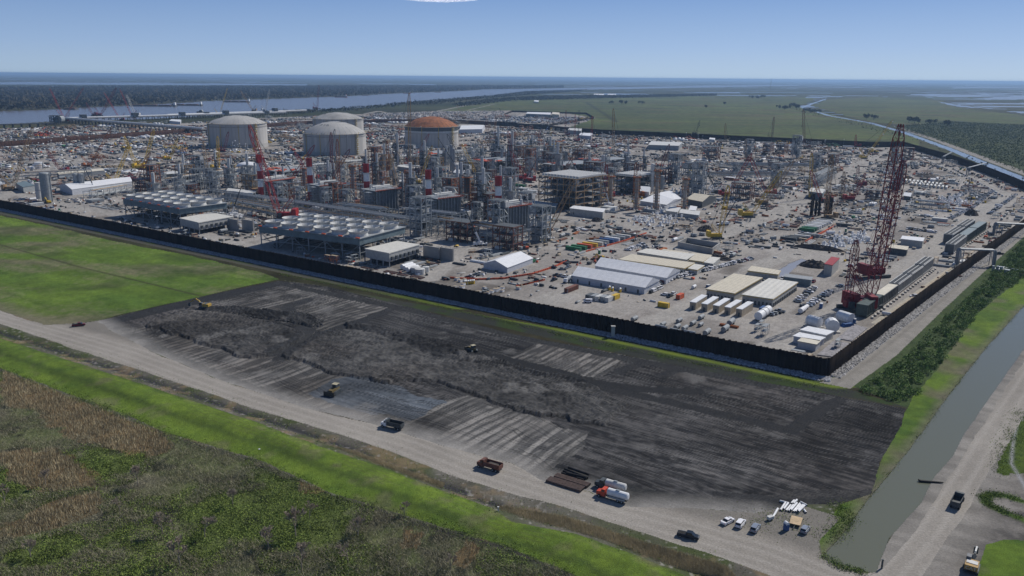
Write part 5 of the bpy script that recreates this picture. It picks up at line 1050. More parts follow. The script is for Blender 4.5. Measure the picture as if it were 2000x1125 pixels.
for i in range(3): b.cyl((-2, -i*2.2, 1), (9, -i*2.2-3, 1), .6, n=8); b.cyl((-2, -i*2.2, 0), (-2, -i*2.2, 3.5), .9, n=8)
b.box(-3, -8, 0, 3, 3, 2.2); b.build('pipe_manifold', STEEL, root)
tr = MB(); q0, q1 = P3(1948, 522), P3(2040, 540); tr.cyl(q0+Vector((0, 0, .8)), q1+Vector((0, 0, .8)), .5, n=8); tag(tr.build('ground_pipe', STEEL), 'pipe running to the right edge along the ground from the valve cluster', 'pipe')
tr = MB(); q0, q1 = P3(1950, 527), P3(2040, 548); tr.cyl(q0+Vector((0, 0, .6)), q1+Vector((0, 0, .6)), .6, n=8); tag(tr.build('black_ground_pipe', BLK), 'fat black pipe lying on the ground at the right edge, nearer of two', 'pipe')
# ================================================================ FRONT CORNER DEPOT
def dome_tank(x, yb, r, h, label, rz=0.6, m=WHT):
    c = P3(x, yb); root = empty('wrapped_vessel', c, rz); tag(root, label, 'wrapped equipment', 'white wrapped vessels in the front corner')
    b = MB(); b.cyl((0, -h/2, r*1.05), (0, h/2, r*1.05), r, n=12); b.lathe([(r*.98, 0), (r*.95, .1)], 4); b.build('white_wrap', m, root, smooth=False)
    b = MB(); b.box(0, 0, 0, r*2.3, h*1.2, .6); b.build('skid', CONC, root)
dome_tank(1589, 638, 2.7, 6.5, 'white wrapped vessel, rear left of the three in the front corner'); dome_tank(1624, 647, 3.2, 5, 'white wrapped vessel, nearest of the three in the front corner', -.2); dome_tank(1650, 630, 2.8, 7.5, 'white wrapped vessel beside blue sheeting in the front corner', .5)
FC = 'white cabins in the front corner'
quad_bldg('cabin', 'white cabin with dark stripes behind the two plain ones in the corner', 'building', [(1562, 645), (1614, 656), (1630, 648), (1578, 638)], 3.6, OFFW, WHT, FC, doors=6); quad_bldg('cabin', 'long white cabin in the middle of the corner group', 'building', [(1548, 657), (1600, 667), (1613, 660), (1561, 650)], 3.2, TENTW, WHT, FC)
quad_bldg('cabin', 'nearest white cabin with cream roof by the front corner', 'building', [(1557, 667), (1595, 674), (1604, 666), (1566, 660)], 3.2, TENTW, CREAM, FC)
tq = MB(); p, q = P3(1655, 637), P3(1672, 632); tq.box(0, 0, 0, 7, 3, 1.6, 0, .4, .7); tag(tq.build('blue_tarpaulin', BLUE, loc=(p.x, p.y, 0)), 'crumpled blue tarpaulin over goods next to the wrapped vessels', 'tarpaulin')
def slab(name, label, pts, z=.35, m=None, cat='slab'):
    b = MB(); b.prism([Vector(G(*p)) for p in pts], .0, z); tag(b.build(name, m or CONC), label, cat)
slab('gravel_pad', 'grey gravel pad nearest the front corner of the wall', [(1596, 694), (1625, 698), (1660, 672), (1628, 667)], .4, mat('grey_gravel', (.26, .25, .26), .9, 0, .3, .8)); slab('gravel_pad', 'grey gravel pad behind the first, along the right wall', [(1635, 662), (1664, 667), (1694, 642), (1668, 634)], .4, MATS['grey_gravel'])
slab('timber_kerb', 'long timber edging strip along the inside of the right wall', [(1627, 697), (1632, 698), (1905, 490), (1900, 490)], .5, WOOD, 'edging')
slab('concrete_strip', 'pale concrete strip along the cooler row inside the right wall', [(1700, 632), (1722, 634), (1870, 528), (1852, 524)], .12, mat('pale_slab', (.36, .33, .27), .9), 'slab')
# ================================================================ PIT, SOIL HEAPS, DARK PILES
def heap(label, x, y, w, d, h, m=SOILM, name='soil_heap', seed=0):
    c = P3(x, y); wm = w*c.y/F; dm = d; n = 18; V = []; rr = random.Random(seed+x)
    b = MB(); 
    for j in range(n+1):
        for i in range(n+1):
            u, v = i/n*2-1, j/n*2-1; q = max(0, 1-(u*u+v*v)); z = h*q**.8*(.75+.5*rr.random())-.05; b.v.append((u*wm/2, v*dm/2, z))
    for j in range(n):
        for i in range(n): k = j*(n+1)+i; b.f.append((k, k+1, k+n+2, k+n+1)); b.m.append(0)
    tag(b.build(name, m, loc=c, rz=AW-math.pi), label, 'heap', 'heaps of earth in the works'); FOOT.append((c.x, c.y, wm/2, dm/2, AW))
for a in (('dark earth heap beside the boring rigs, behind the long pit', 1378, 450, 34, 14, 4), ('large dark earth mound in the far middle yard', 1315, 312, 60, 60, 8), ('low brown earth mound below the large dark one', 1350, 325, 60, 40, 5), ('dark earth heap near the right-hand loop road', 1897, 420, 26, 12, 5), ('grey sloping earth bank around the milky pond', 1590, 520, 60, 14, 4),
          ('small dark heap by the vehicle rows at the right', 1808, 345, 40, 30, 4), ('brown earth bank above the pit pond', 1600, 487, 110, 8, 3), ('grey earth heap left of the pit pond', 1400, 505, 70, 10, 3), ('small dark earth heap in front of the pale footings', 1165, 432, 22, 8, 3)): heap(*a)
def pit(label, q, h, m=GREY):
    P = [Vector((*G(x, y, h), 0)) for x, y in q]; root = empty('sunken_pit', P[0]); tag(root, label, 'pit'); Q = [p-P[0] for p in P]
    for i in range(4):
        a, c = Q[i], Q[(i+1) % 4]; d = c-a; mc = (a+c)/2; b = MB(); b.box(mc.x, mc.y, 0, d.length, .8, h, 0, math.atan2(d.y, d.x)); b.build('pit_wall', m, root)
    b = MB(); b.prism([(p.x, p.y) for p in Q], 0, .3); b.build('pit_floor', SOILM, root); c = sum(P, Vector())/4; FOOT.append((c.x, c.y, 12, 10, 0))
pit('long open concrete-walled pit in front of the yellow crane', [(1325, 472), (1391, 485), (1406, 474), (1342, 464)], 4, CONCD)
pl = empty('pile_cluster', P3(1590, 421)); tag(pl, 'left cluster of upright black steel piles below the tan crane', 'piles', 'clusters of upright black piles'); b = MB()
for i in range(7): b.cyl((i*1.4-4, (i*37 % 5)-2, 0), (i*1.4-4+random.uniform(-.4, .4), (i*37 % 5)-2, random.uniform(12, 20)), .9, n=7)
b.build('piles', mat('black_pile', (.022, .018, .016), .8), pl); p2 = copy_tree(pl); p2.location = P3(1616, 424); p2.rotation_euler.z = 1; p2['label'] = 'right cluster of upright black steel piles below the tan crane'
# small red and white switch house with rack beside the pond
quad_bldg('switch_house', 'small building with red roof stripes beside the pond', 'building', [(1610, 516), (1626, 519), (1640, 505), (1624, 502)], 7, CLAD, RED)
# ================================================================ VEHICLES SEEN CLOSE
def wheels(root, xs, y, r, w=.3, m=None):
    for x in xs:
        for s in (-1, 1):
            b = MB(); b.cyl((x, s*y-w/2, r), (x, s*y+w/2, r), r, n=14); o = b.build('wheel', BLK, root); k = MB(); k.cyl((x, s*(y+.02)-w/2, r), (x, s*(y+.02)+w/2, r), r*.5, n=10); k.build('hub', STEEL, o)
def body(b, sec, m=0):
    """sec: list of (x, half width, z bottom, z top) stations joined into one hull"""
    k = len(b.v)
    for x, w, z0, z1 in sec: b.v += [(x, -w, z0), (x, w, z0), (x, w*.94, z1), (x, -w*.94, z1)]
    for i in range(len(sec)-1):
        a = k+i*4; c = a+4
        for j in range(4): b.f.append((a+j, a+(j+1) % 4, c+(j+1) % 4, c+j)); b.m.append(m)
    b.f.append((k, k+3, k+2, k+1)); b.m.append(m); e = k+4*(len(sec)-1); b.f.append((e, e+1, e+2, e+3)); b.m.append(m)
def car(name, label, px, py, hd, paint, kind='suv', group=None):
    root = empty(name, P3(px, py), hd); tag(root, label, 'car' if kind != 'pickup' else 'pickup truck', group); L = dict(sedan=4.8, suv=4.8, pickup=5.9, small=4.2)[kind]; h = L/2; w = .93
    b = MB()
    if kind == 'pickup':
        body(b, [(-h, w*.95, .5, 1.15), (-h+.1, w, .4, 1.2), (-.5, w, .35, 1.2)]); b.box(-h/2-.3, 0, 1.2-.5, .1, .1, .1)
        body(b, [(-.5, w, .35, 1.2), (.0, w, .35, 1.2), (1.3, w, .35, 1.2), (h-.3, w*.96, .4, 1.1), (h, w*.88, .5, .95)])
    elif kind == 'sedan': body(b, [(-h, w*.85, .45, .95), (-h+.25, w, .35, 1.05), (1., w, .3, 1.0), (h-.5, w*.97, .32, .85), (h, w*.8, .42, .65)])
    else: body(b, [(-h, w*.9, .45, 1.1), (-h+.15, w, .35, 1.15), (1.1, w, .32, 1.12), (h-.45, w*.97, .35, 1.0), (h, w*.85, .45, .8)])
    b.build('body', paint, root, smooth=False)
    cab = dict(sedan=[(-h+.75, w*.85, 1.0, 1.05), (-h+1.6, w*.76, 1.0, 1.45), (.3, w*.76, 1.0, 1.46), (1.25, w*.84, 1.0, 1.02)], suv=[(-h+.12, w*.88, 1.1, 1.2), (-h+.45, w*.8, 1.1, 1.7), (.35, w*.8, 1.1, 1.72), (1.35, w*.87, 1.1, 1.14)],
               small=[(-h+.1, w*.86, 1.1, 1.2), (-h+.35, w*.78, 1.1, 1.62), (.4, w*.78, 1.1, 1.64), (1.3, w*.85, 1.1, 1.14)], pickup=[(-.5, w*.9, 1.2, 1.25), (-.4, w*.84, 1.2, 1.86), (.95, w*.84, 1.2, 1.88), (1.75, w*.9, 1.2, 1.22)])[kind]
    g = MB(); body(g, cab); g.build('windows', GLASS, root)
    r = MB(); a, c = cab[1], cab[2]; r.box((a[0]+c[0])/2, 0, a[3]-.03, c[0]-a[0]+.05, a[1]*1.9, .07)
    for s in (-1, 1): 
        for q in (cab[1], cab[2]): r.bar((q[0], s*q[1]*.97, q[2]), (q[0], s*q[1]*.94, q[3]), .08)
    r.build('roof', paint, root)
    if kind == 'pickup': 
        t = MB(); t.box(-h/2-.3, 0, 1.205, 2.1, 1.5, .02); t.build('cargo_bed', BLK, root); t = MB(); t.box(-1.6, .72, 1.3, 1.7, .08, .06); t.build('bed_rail', STEEL, root)
    for s in (-1, 1):
        t = MB(); t.box(h-.06, s*.62, .68, .1, .35, .16); t.build('headlight', OFFW, root)
        t = MB(); t.box(-h-.01, s*.68, .8, .06, .28, .2); t.build('tail_light', RED, root)
    wheels(root, (-h+.95, h-.95), .86, .36, .24); return root
SILV = mat('silver_paint', (.30, .34, .40), .3, .4, .05); NAVY = mat('navy_paint', (.02, .03, .045), .3, .2, .05); WCAR = mat('white_car_paint', (.78, .78, .80), .3, 0, .03); CRIM = mat('crimson_paint', (.13, .015, .02), .35)
PG = 'cars parked on the bare patch by the canal end'
ha = ang((1408, 1026), (1434, 1012))
car('sedan', 'white sedan, leftmost of the cars parked by the canal end', 1421, 1021, ha, WCAR, 'sedan', PG); car('suv', 'white hatchback with dark sunroof, second of the cars parked by the canal end', 1446, 1026, ang((1439, 1036), (1456, 1014)), WCAR, 'suv', PG)
car('suv', 'silver blue car, third of the cars parked by the canal end', 1475, 1035, ang((1467, 1046), (1483, 1024)), SILV, 'suv', PG); car('hatchback', 'small blue-grey car parked beside the flat trailer', 1572, 1038, ang((1565, 1047), (1579, 1028)), SILV, 'small', PG)
car('pickup_truck', 'dark blue pickup truck driving along the haul road', 1344, 1050, ang((1324, 1047), (1364, 1056)), NAVY, 'pickup'); car('pickup_truck', 'dark crimson pickup at the far bend of the haul road beside the grass', 154, 637, ang((144, 638), (164, 636)), CRIM, 'pickup')
car('suv', 'small dark car parked at the edge of the bare patch, right of the silver car', 1500, 1014, ang((1495, 1018), (1505, 1010)), NAVY, 'small') if False else None
def dump_truck(label, px, py, hd, cabm, bedm, load=None, cover=None):
    root = empty('dump_truck', P3(px, py), hd); tag(root, label, 'dump truck', 'dump trucks on the haul roads')
    b = MB(); b.box(0, 0, .7, 8.2, 1.1, .35); b.build('chassis', DKST, root)
    b = MB(); body(b, [(2., 1.15, .8, 2.7), (2.1, 1.2, .7, 2.85), (3., 1.2, .7, 2.85), (3.25, 1.15, .7, 2.0)]); body(b, [(3.2, 1., .7, 1.95), (4.4, .9, .7, 1.7), (4.5, .8, .8, 1.5)]); b.build('cab', cabm, root)
    b = MB(); body(b, [(3.02, 1.05, 2.0, 2.6), (3.3, 1.0, 1.98, 2.05)]); b.box(2.5, 0, 2.05, .7, 2.44, .55); b.build('windows', GLASS, root)
    b = MB(); b.box(-1.2, 0, 1.1, 5.6, 2.4, .15)
    for s in (-1, 1): b.box(-1.2, s*1.22, 1.1, 5.8, .1, 1.55); 
    for i in range(6):
        for s in (-1, 1): b.box(-3.6+i*1., s*1.3, 1.15, .12, .1, 1.45)
    b.box(1.65, 0, 1.1, .12, 2.5, 1.9); b.box(-4.05, 0, 1.1, .1, 2.5, 1.4); b.box(2.1, 0, 2.95, 1., 2.3, .08); b.build('dump_bed', bedm, root)
    if load:
        b = MB(); b.box(-1.2, 0, 1.3, 5.2, 2.2, .9, 0, 0, .6); b.build('load', load, root)
    for s in (-1, 1): b = MB(); b.cyl((1.85, s*.9, 1.2), (1.85, s*.9, 3.2), .09); b.build('exhaust_pipe', STEEL, root)
    wheels(root, (3.5, -1.6, -2.9), 1.05, .52, .45)
dump_truck('dump truck with white cab and black bed driving left along the haul road', 767, 836, ang((790, 838), (748, 829)), WHT, DKST)
dump_truck('dark red dump truck with black bed on the haul road nearest the pipe stack', 957, 916, ang((978, 922), (936, 910)), BROWN, BROWN, SOILM)
dump_truck('black dump truck driving away on the road beside the canal', 1869, 985, ang((1865, 996), (1880, 968)), DKST, DKST)
def tanker(label, px, py, hd, cabm, tankm, L=6.5):
    root = empty('tank_truck', P3(px, py), hd); tag(root, label, 'tank truck', 'tank trucks parked by the pipe stack')
    b = MB(); b.box(0, 0, .7, 9, 1.1, .35); b.build('chassis', DKST, root)
    b = MB(); body(b, [(2.1, 1.2, .7, 2.9), (3.3, 1.2, .7, 2.9), (3.6, 1.15, .7, 2.1)]); body(b, [(3.6, 1.05, .7, 2.0), (5., .95, .7, 1.75), (5.1, .85, .8, 1.5)]); b.build('cab', cabm, root)
    b = MB(); body(b, [(3.33, 1.08, 2.1, 2.7), (3.62, 1.0, 2.08, 2.15)]); b.box(2.8, 0, 2.1, .7, 2.44, .55); b.build('windows', GLASS, root)
    b = MB(); b.cyl((-4.6, 0, 2.15), (1.5, 0, 2.15), 1.12, n=20); b.cyl((1.5, 0, 2.15), (1.8, 0, 2.15), 1.12, .7, n=20); b.cyl((-4.6, 0, 2.15), (-4.9, 0, 2.15), 1.12, .7, n=20); b.build('tank', tankm, root, smooth=False)
    b = MB(); b.box(-1.5, 0, 3.25, 1.2, .6, .2); b.box(-1.5, 1.2, .9, 5.5, .3, .5); b.build('fittings', STEEL, root)
    wheels(root, (4., -2., -3.3), 1.05, .52, .45)
tanker('orange-red truck with white tank, nearest of the two parked tank trucks', 1197, 975, ang((1218, 984), (1170, 970)), mat('signal_red', (.50, .07, .035), .45), WHT); tanker('older grey tank truck standing behind the orange-red one', 1193, 957, ang((1215, 964), (1170, 951)), DKST, OFFW)
def excavator(label, px, py, hd, arm, m=YEL, z=1., logo=False, name='excavator', swing=0., fold=1.):
    root = empty(name, P3(px, py), hd); tag(root, label, 'excavator', 'earthmoving excavators')
    for s in (-1, 1): b = MB(); body(b, [(-2.2*z, .32*z, .3*z, .75*z), (-1.7*z, .33*z, .0, .95*z), (1.7*z, .33*z, .0, .95*z), (2.2*z, .32*z, .3*z, .75*z)]); b.v = [(x, y+s*1.25*z, q) for x, y, q in b.v]; b.build('track', DKST, root)
    up = empty('upper_body', (0, 0, 0), 0) if False else None
    b = MB(); b.box(-.9*z, 0, 1.05*z, 3.3*z, 2.7*z, 1.15*z); b.box(-2.35*z, 0, 1.1*z, .5*z, 2.6*z, 1.*z); o = b.build('engine_deck', m, root)
    b = MB(); b.box(1.1*z, .85*z, 1.1*z, 1.5*z, 1.*z, 1.75*z); c = b.build('cab', mat('cab_grey', (.16, .165, .17), .4), root); b = MB(); b.box(1.15*z, .86*z, 1.9*z, 1.46*z, 1.04*z, .75*z); b.build('cab_window', GLASS, c)
    b = MB(); b.box(-.7*z, .0, 2.2*z, 1.5*z, 2.3*z, .12*z, 0); b.build('engine_cover', OFFW if logo else DGRY, root)
    p0 = Vector((1.2*z, -.1*z, 1.5*z)); e = Vector((4.3*z, -.1*z, (1.4+2.6*fold)*z)); f = Vector((6.9*z, -.1*z, 2.4*z)); g = Vector((7.1*z, -.1*z, .4*z))
    b = MB(); b.bar(p0, p0.lerp(e, .55)+Vector((0, 0, .5*z)), .5*z); b.bar(p0.lerp(e, .5)+Vector((0, 0, .5*z)), e, .42*z); b.build('boom', m if not logo else DKST, root); b = MB(); b.bar(e+Vector((-.5*z, 0, .2*z)), f, .34*z); b.build('stick', OFFW if logo else m, root)
    b = MB(); body(b, [(f.x-.2*z, .5*z, .7*z, 2.3*z), (f.x+.55*z, .5*z, .3*z, 2.1*z), (f.x+.9*z, .5*z, .9*z, 1.3*z)]); b.build('bucket', DKST, root)
    if logo:
        cu = bpy.data.curves.new('lettering', 'FONT'); cu.body = 'CAT'; cu.size = 1.15*z; cu.extrude = .015; cu.align_x = 'CENTER'; t = bpy.data.objects.new('tmp', cu); COL.objects.link(t); dg = bpy.context.evaluated_depsgraph_get(); me = bpy.data.meshes.new_from_object(t.evaluated_get(dg)); bpy.data.objects.remove(t)
        me.materials.append(OFFW); l = bpy.data.objects.new('lettering', me); COL.objects.link(l); l.parent = o; l.location = (-2.62*z, 0, 1.25*z); l.rotation_euler = (R(90), 0, R(-90))
        b = MB(); b.box(-2.6*z, 0, 1.15*z, .01, 1.0*z, .0001)
excavator('yellow excavator digging by the dark spoil ridge at the left of the mud field', 400, 602, ang((405, 603), (378, 601)), 1, mat('dusty_yellow', (.42, .28, .06), .7), z=1.2)
excavator('large excavator with white engine cover and lettered counterweight at the bottom right corner', 1897, 1112, ang((1893, 1120), (1908, 1066)), 1, mat('deep_yellow', (.36, .22, .06), .5), 1.1, True, fold=.4)
def dozer(label, px, py, hd, m=YEL, z=1.):
    root = empty('bulldozer', P3(px, py), hd); tag(root, label, 'bulldozer', 'bulldozers on the mud field')
    for s in (-1, 1): b = MB(); body(b, [(-2.3*z, .35*z, .4*z, .8*z), (-1.7*z, .36*z, 0, 1.2*z), (1.5*z, .36*z, 0, 1.05*z), (2.*z, .35*z, .35*z, .75*z)]); b.v = [(x, y+s*1.15*z, q) for x, y, q in b.v]; b.build('track', DKST, root)
    b = MB(); body(b, [(-1.9*z, .75*z, .7*z, 1.8*z), (.3*z, .8*z, .7*z, 1.85*z), (2.1*z, .7*z, .7*z, 1.6*z)]); b.build('hull', mat('muddy_yellow', (.16, .12, .05), .7), root)
    b = MB(); b.box(-.9*z, 0, 1.8*z, 1.5*z, 1.5*z, 1.*z); c = b.build('cab', DKST, root); b = MB(); b.box(-.9*z, 0, 2.8*z, 1.8*z, 1.8*z, .12*z); b.build('cab_roof', mat('pale_cab_roof', (.42, .38, .26), .6), c)
    b = MB(); body(b, [(2.7*z, 1.9*z, .1*z, 1.3*z), (2.85*z, 1.95*z, .0, 1.45*z), (3.*z, 1.95*z, .1*z, 1.5*z)]); b.build('blade', mat('worn_blade', (.05, .045, .035), .5), root)
    b = MB(); [b.bar((1*z, s*1.5*z, .6*z), (2.8*z, s*1.5*z, .5*z), .18*z) for s in (-1, 1)]; b.build('push_arms', DKST, root)
dozer('bulldozer with dark blade working on the wet blue-grey mud', 653, 768, ang((664, 760), (641, 774)), z=1.25); dozer('small bulldozer sunk in the dark track near the light furrowed patch', 922, 686, ang((930, 690), (915, 682)), z=1.1)
# dump items by the haul road
def pipe_on(root_label, a, b_, r, m, n=12, name='steel_pipe', cat='pipe', group=None, z=None, hollow=False):
    p, q = P3(*a), P3(*b_); z = r if z is None else z; b = MB(); d = (q-p); L = d.length; b.cyl((-L/2, 0, 0), (L/2, 0, 0), r, n=n); c = (p+q)/2
    if hollow: b.cyl((-L/2-.012, 0, 0), (-L/2-.01, 0, 0), r*.85, n=n, m=1); b.cyl((L/2+.01, 0, 0), (L/2+.012, 0, 0), r*.85, n=n, m=1)
    tag(b.build(name, [m, BLK], loc=(c.x, c.y, z), rz=math.atan2(d.y, d.x)), root_label, cat, group)
RPM = mat('rusty_pipe', (.11, .075, .06), .7, 0, .3, 1.)
for i in range(9):
    t = i/8.; a = (1067+15*t+6*(i > 4), 941-13*t); c = (1134+16*t+3*(i > 4), 962-14*t)
    pipe_on(['nearest rusty brown pipe of the stack by the haul road', 'rusty brown pipe in the front half of the stack by the haul road', 'rusty brown pipe in the back half of the stack by the haul road', 'rearmost rusty brown pipe of the stack by the haul road'][0 if i == 0 else 1 if i < 5 else 2 if i < 8 else 3], a, c, .42, RPM, hollow=True, group='long brown pipes by the haul road')
for i, (a, c) in enumerate([((1103, 918), (1148, 936)), ((1100, 922), (1143, 938)), ((1097, 926), (1140, 940)), ((1110, 918), (1150, 932)), ((1106, 929), (1145, 938))]):
    pipe_on('%s black pipe behind the rusty stack' % ['first', 'second', 'third', 'fourth', 'fifth'][i], a, c, .4, BLK, group='black pipes heaped behind the brown ones', z=.4+.5*(i > 2))
PV = [((1524, 998), (1534, 983)), ((1530, 998), (1539, 986)), ((1535, 999), (1544, 988)), ((1540, 1000), (1552, 984)), ((1544, 1000), (1556, 986)), ((1549, 1001), (1562, 985)), ((1553, 1001), (1564, 988)), ((1558, 1001), (1568, 990)), ((1523, 980), (1538, 984)), ((1563, 982), (1576, 989)), ((1559, 1003), (1571, 991)), ((1570, 997), (1574, 1003)),
      ((1545, 985), (1551, 979)), ((1549, 987), (1556, 980)), ((1508, 1014), (1519, 995))]
for i, (a, c) in enumerate(PV):
    pipe_on('white plastic pipe in the loose heap beyond the blue toilet' if i < 9 else ['white pipe lying crosswise at the back right of the white heap', 'long white pipe on the right side of the white heap', 'short white pipe lying apart at the right of the heap', 'short white pipe poking out at the back of the heap, left', 'short white pipe poking out at the back of the heap, right', 'single white pipe lying apart to the left of the heap'][i-9], a, c, .3, WHT, hollow=True, name='plastic_pipe', group='white plastic pipes in a heap', z=.3+.35*(i % 3 == 1))
def toilet(label, px, py, m, rz=.4, group=None, det=True):
    root = empty('portable_toilet', P3(px, py), rz); tag(root, label, 'portable toilet', group); b = MB(); b.box(0, 0, .05, 1.15, 1.15, 2.1); b.build('cabin', m, root); b = MB(); b.cyl((0, -.6, 2.15), (0, .6, 2.15), .58, n=10); b.build('roof', WHT, root)
    if det: b = MB(); b.box(0, -.59, .15, .8, .04, 1.85); b.build('door', BLUE if m is BLUE else m, root)
toilet('blue portable toilet with white roof beside the flat trailer', 1535, 1036, BLUE)
root = empty('flatbed_trailer', P3(1554, 1022), ang((1551, 1030), (1557, 1012))); tag(root, 'flat wooden-decked trailer between the toilet and the small car', 'trailer'); b = MB(); b.box(0, 0, .75, 4.6, 3., .18); b.build('deck', mat('ply_deck', (.48, .36, .22), .8), root); b = MB(); b.bar((-2.3, 0, .6), (-4, 0, .45), .15); b.box(0, 0, .5, 4.4, .2, .2); b.build('drawbar', DKST, root); wheels(root, (-.5, .5), 1.35, .38, .22)
root = empty('water_pump', P3(1504, 1016), .5); tag(root, 'small white pump unit at the end of the single white pipe', 'pump'); b = MB(); b.box(0, 0, .4, 1.8, 1.1, .9); b.build('housing', OFFW, root); wheels(root, (0,), .6, .3, .15)
lg = MB(); lg.cyl((-3.6, 0, .15), (3, .3, .35), .45, .2, n=8); lg.cyl((-3.6, 0, .15), (-4.2, .3, .5), .5, .2, n=6); c = P3(1822, 943); tag(lg.build('floating_log', mat('wet_bark', (.02, .018, .016), .7), loc=c, rz=ang((1808, 942), (1836, 945))), 'dark log lying half in the canal at its right bank', 'log')
for x, y, l in ((1197, 652, 'pale marker box on the outside of the front flood wall'),): 
    c = P3(x, y+6); b = MB(); b.box(0, 0, 0, 1.6, 1.2, 5.2); b.box(0, 0, 5.2, 2.1, 1.7, .3); tag(b.build('concrete_post', CONC, loc=c), l, 'post')
for i, (x, y) in enumerate([(973, 1008), (1722, 1110), (507, 883)]): 
    b = MB(); b.box(0, 0, 0, .35, .35, [2.8, 2.4, 1][i]); b.box(0, 0, [2.8, 2.4, 1][i], .5, .5, .15); tag(b.build('marker_post', [OFFW, DKST, WHT][i], loc=P3(x, y)), ['white post at the edge of the green levee above the reeds', 'thin dark post at the near end of the canal', 'small white sign post on the green levee'][i], 'post')
# ================================================================ OCCUPANCY OF THE YARD
g0 = np.array([-1500., 300.]); CS = 3.0; NX, NY = 1300, 800
occ = np.zeros((NX, NY), bool)
gx, gy = np.meshgrid(g0[0]+(np.arange(NX)+.5)*CS, g0[1]+(np.arange(NY)+.5)*CS, indexing='ij')
yard = pip(gx, gy, COMP); outy = pip(gx, gy, OUTY) & ~yard
occ |= ~(yard | outy) | (dline(gx, gy, COMP+[COMP[0]]) < 8)
for p, w in YROAD: occ |= dline(gx, gy, p) < w*.85+1
occ |= pip(gx, gy, GP((1400, 545), (1425, 505), (1500, 490), (1600, 490), (1650, 510), (1580, 545), (1530, 545), (1480, 548)))
def occupy(x, y, a, b_, rz):
    i0, j0 = ((np.array([x, y])-g0)/CS).astype(int); k = int((max(a, b_)+4)/CS)+2; sl = (slice(max(i0-k, 0), i0+k+1), slice(max(j0-k, 0), j0+k+1)); dx, dy = gx[sl]-x, gy[sl]-y; c, s = math.cos(rz), math.sin(rz)
    occ[sl] |= (np.abs(dx*c+dy*s) < a+1.5) & (np.abs(-dx*s+dy*c) < b_+1.5)
for f in FOOT: occupy(*f)
def free(x, y):
    i, j = int((x-g0[0])/CS), int((y-g0[1])/CS); return 0 <= i < NX and 0 <= j < NY and not occ[i, j]
def clearing(x, y, r=3): 
    i, j = int((x-g0[0])/CS), int((y-g0[1])/CS); k = int(r/CS); return k <= i < NX-k and k <= j < NY-k and not occ[i-k:i+k+1, j-k:j+k+1].any()
# ================================================================ SMALLER STEELWORK BETWEEN THE BIG UNITS
mods = []
for i in range(7):
    nx_, ny_, nz_, s1, s2, s3 = random.choice([(2, 1, 4, 4, 5, 4.2), (3, 2, 3, 5, 5, 4.5), (2, 2, 5, 4, 4, 4), (4, 1, 2, 6, 6, 4.5), (1, 1, 6, 4, 4, 3.6), (3, 1, 3, 5, 7, 4)]); m_ = [STEEL, TAN, BROWN, DKST, STEEL, GREY, mat('faded_orange', (.30, .12, .07), .7)][i]
    f_ = MB(); frame_grid(f_, nx_, ny_, nz_, s1, s2, s3, .42, 0, .5, .7, 1); g_ = MB()
    for k in range(nz_):
        for j in range(3): g_.box(random.uniform(1, nx_*s1-1), random.uniform(1, ny_*s2-1), k*s3+.3, random.uniform(1.5, 4), random.uniform(1.5, 4), random.uniform(.8, s3*.8), random.randint(0, 2))
    if i % 2: g_.cyl((s1, s2*.5, 0), (s1, s2*.5, nz_*s3+random.uniform(3, 10)), 1.1, n=10, m=0)
    for k in range(3): g_.cyl((0, .6+k*1.2, s3*.9), (nx_*s1, .6+k*1.2, s3*.9), .35, n=6, m=k)
    o1 = f_.build('frame', [m_, DGRY]); o2 = g_.build('vessels_and_pipes', [OFFW, GREY, DGRY]); mods.append((o1.data, o2.data, nx_*s1, ny_*s2, ['grey steel', 'tan', 'brown', 'dark steel', 'tall grey', 'pale grey', 'faded orange'][i])); bpy.data.objects.remove(o1); bpy.data.objects.remove(o2)
PLZ = [(GP((500, 372), (640, 352), (1000, 370), (1020, 400), (980, 440), (880, 462), (700, 430), (520, 400)), 58, 'between the boilers and striped chimneys'), (GP((560, 345), (780, 322), (1040, 300), (1180, 320), (1300, 345), (1180, 345), (1000, 355), (760, 345)), 62, 'behind the row of boilers'),
       (GP((200, 372), (380, 350), (520, 340), (520, 372), (440, 392), (240, 400)), 26, 'left of the striped chimneys'), (GP((800, 462), (900, 480), (1010, 492), (1060, 470), (1040, 440), (980, 470)), 12, 'in front of the last boiler'), (GP((1150, 330), (1300, 350), (1420, 400), (1330, 400), (1180, 385)), 14, 'right of the tan steel building'),
       (GP((1400, 300), (1760, 300), (1780, 400), (1500, 420), (1420, 350)), 16, 'in the right yard')]
for poly, n, w in PLZ:
    pts = np.array(poly); c = 0; t_ = 0
    while c < n and t_ < 4000:
        t_ += 1; x, y = random.uniform(pts[:, 0].min(), pts[:, 0].max()), random.uniform(pts[:, 1].min(), pts[:, 1].max()); M_ = random.choice(mods if c % 4 == 0 else mods[:6]) if n > 20 else random.choice([mods[0], mods[2]])
        if not pip(np.array([x]), np.array([y]), poly)[0] or not clearing(x, y, 6): continue
        r = empty('steel_module', (x, y, 0), random.choice([AW, AB, AW-math.pi])); tag(r, '%s framed steel module with vessels %s' % (M_[4], w), 'steel module', '%s framed modules %s' % (M_[4], w)); sc = random.uniform(.8, 1.5); r.scale = (sc, sc, sc*random.uniform(.8, 1.25)); c += 1
        for nm_, me_ in (('frame', M_[0]), ('vessels_and_pipes', M_[1])): o = bpy.data.objects.new(nm_, me_); COL.objects.link(o); o.parent = r
        occupy(x, y, M_[2]*sc*.6, M_[3]*sc*.6, r.rotation_euler.z)
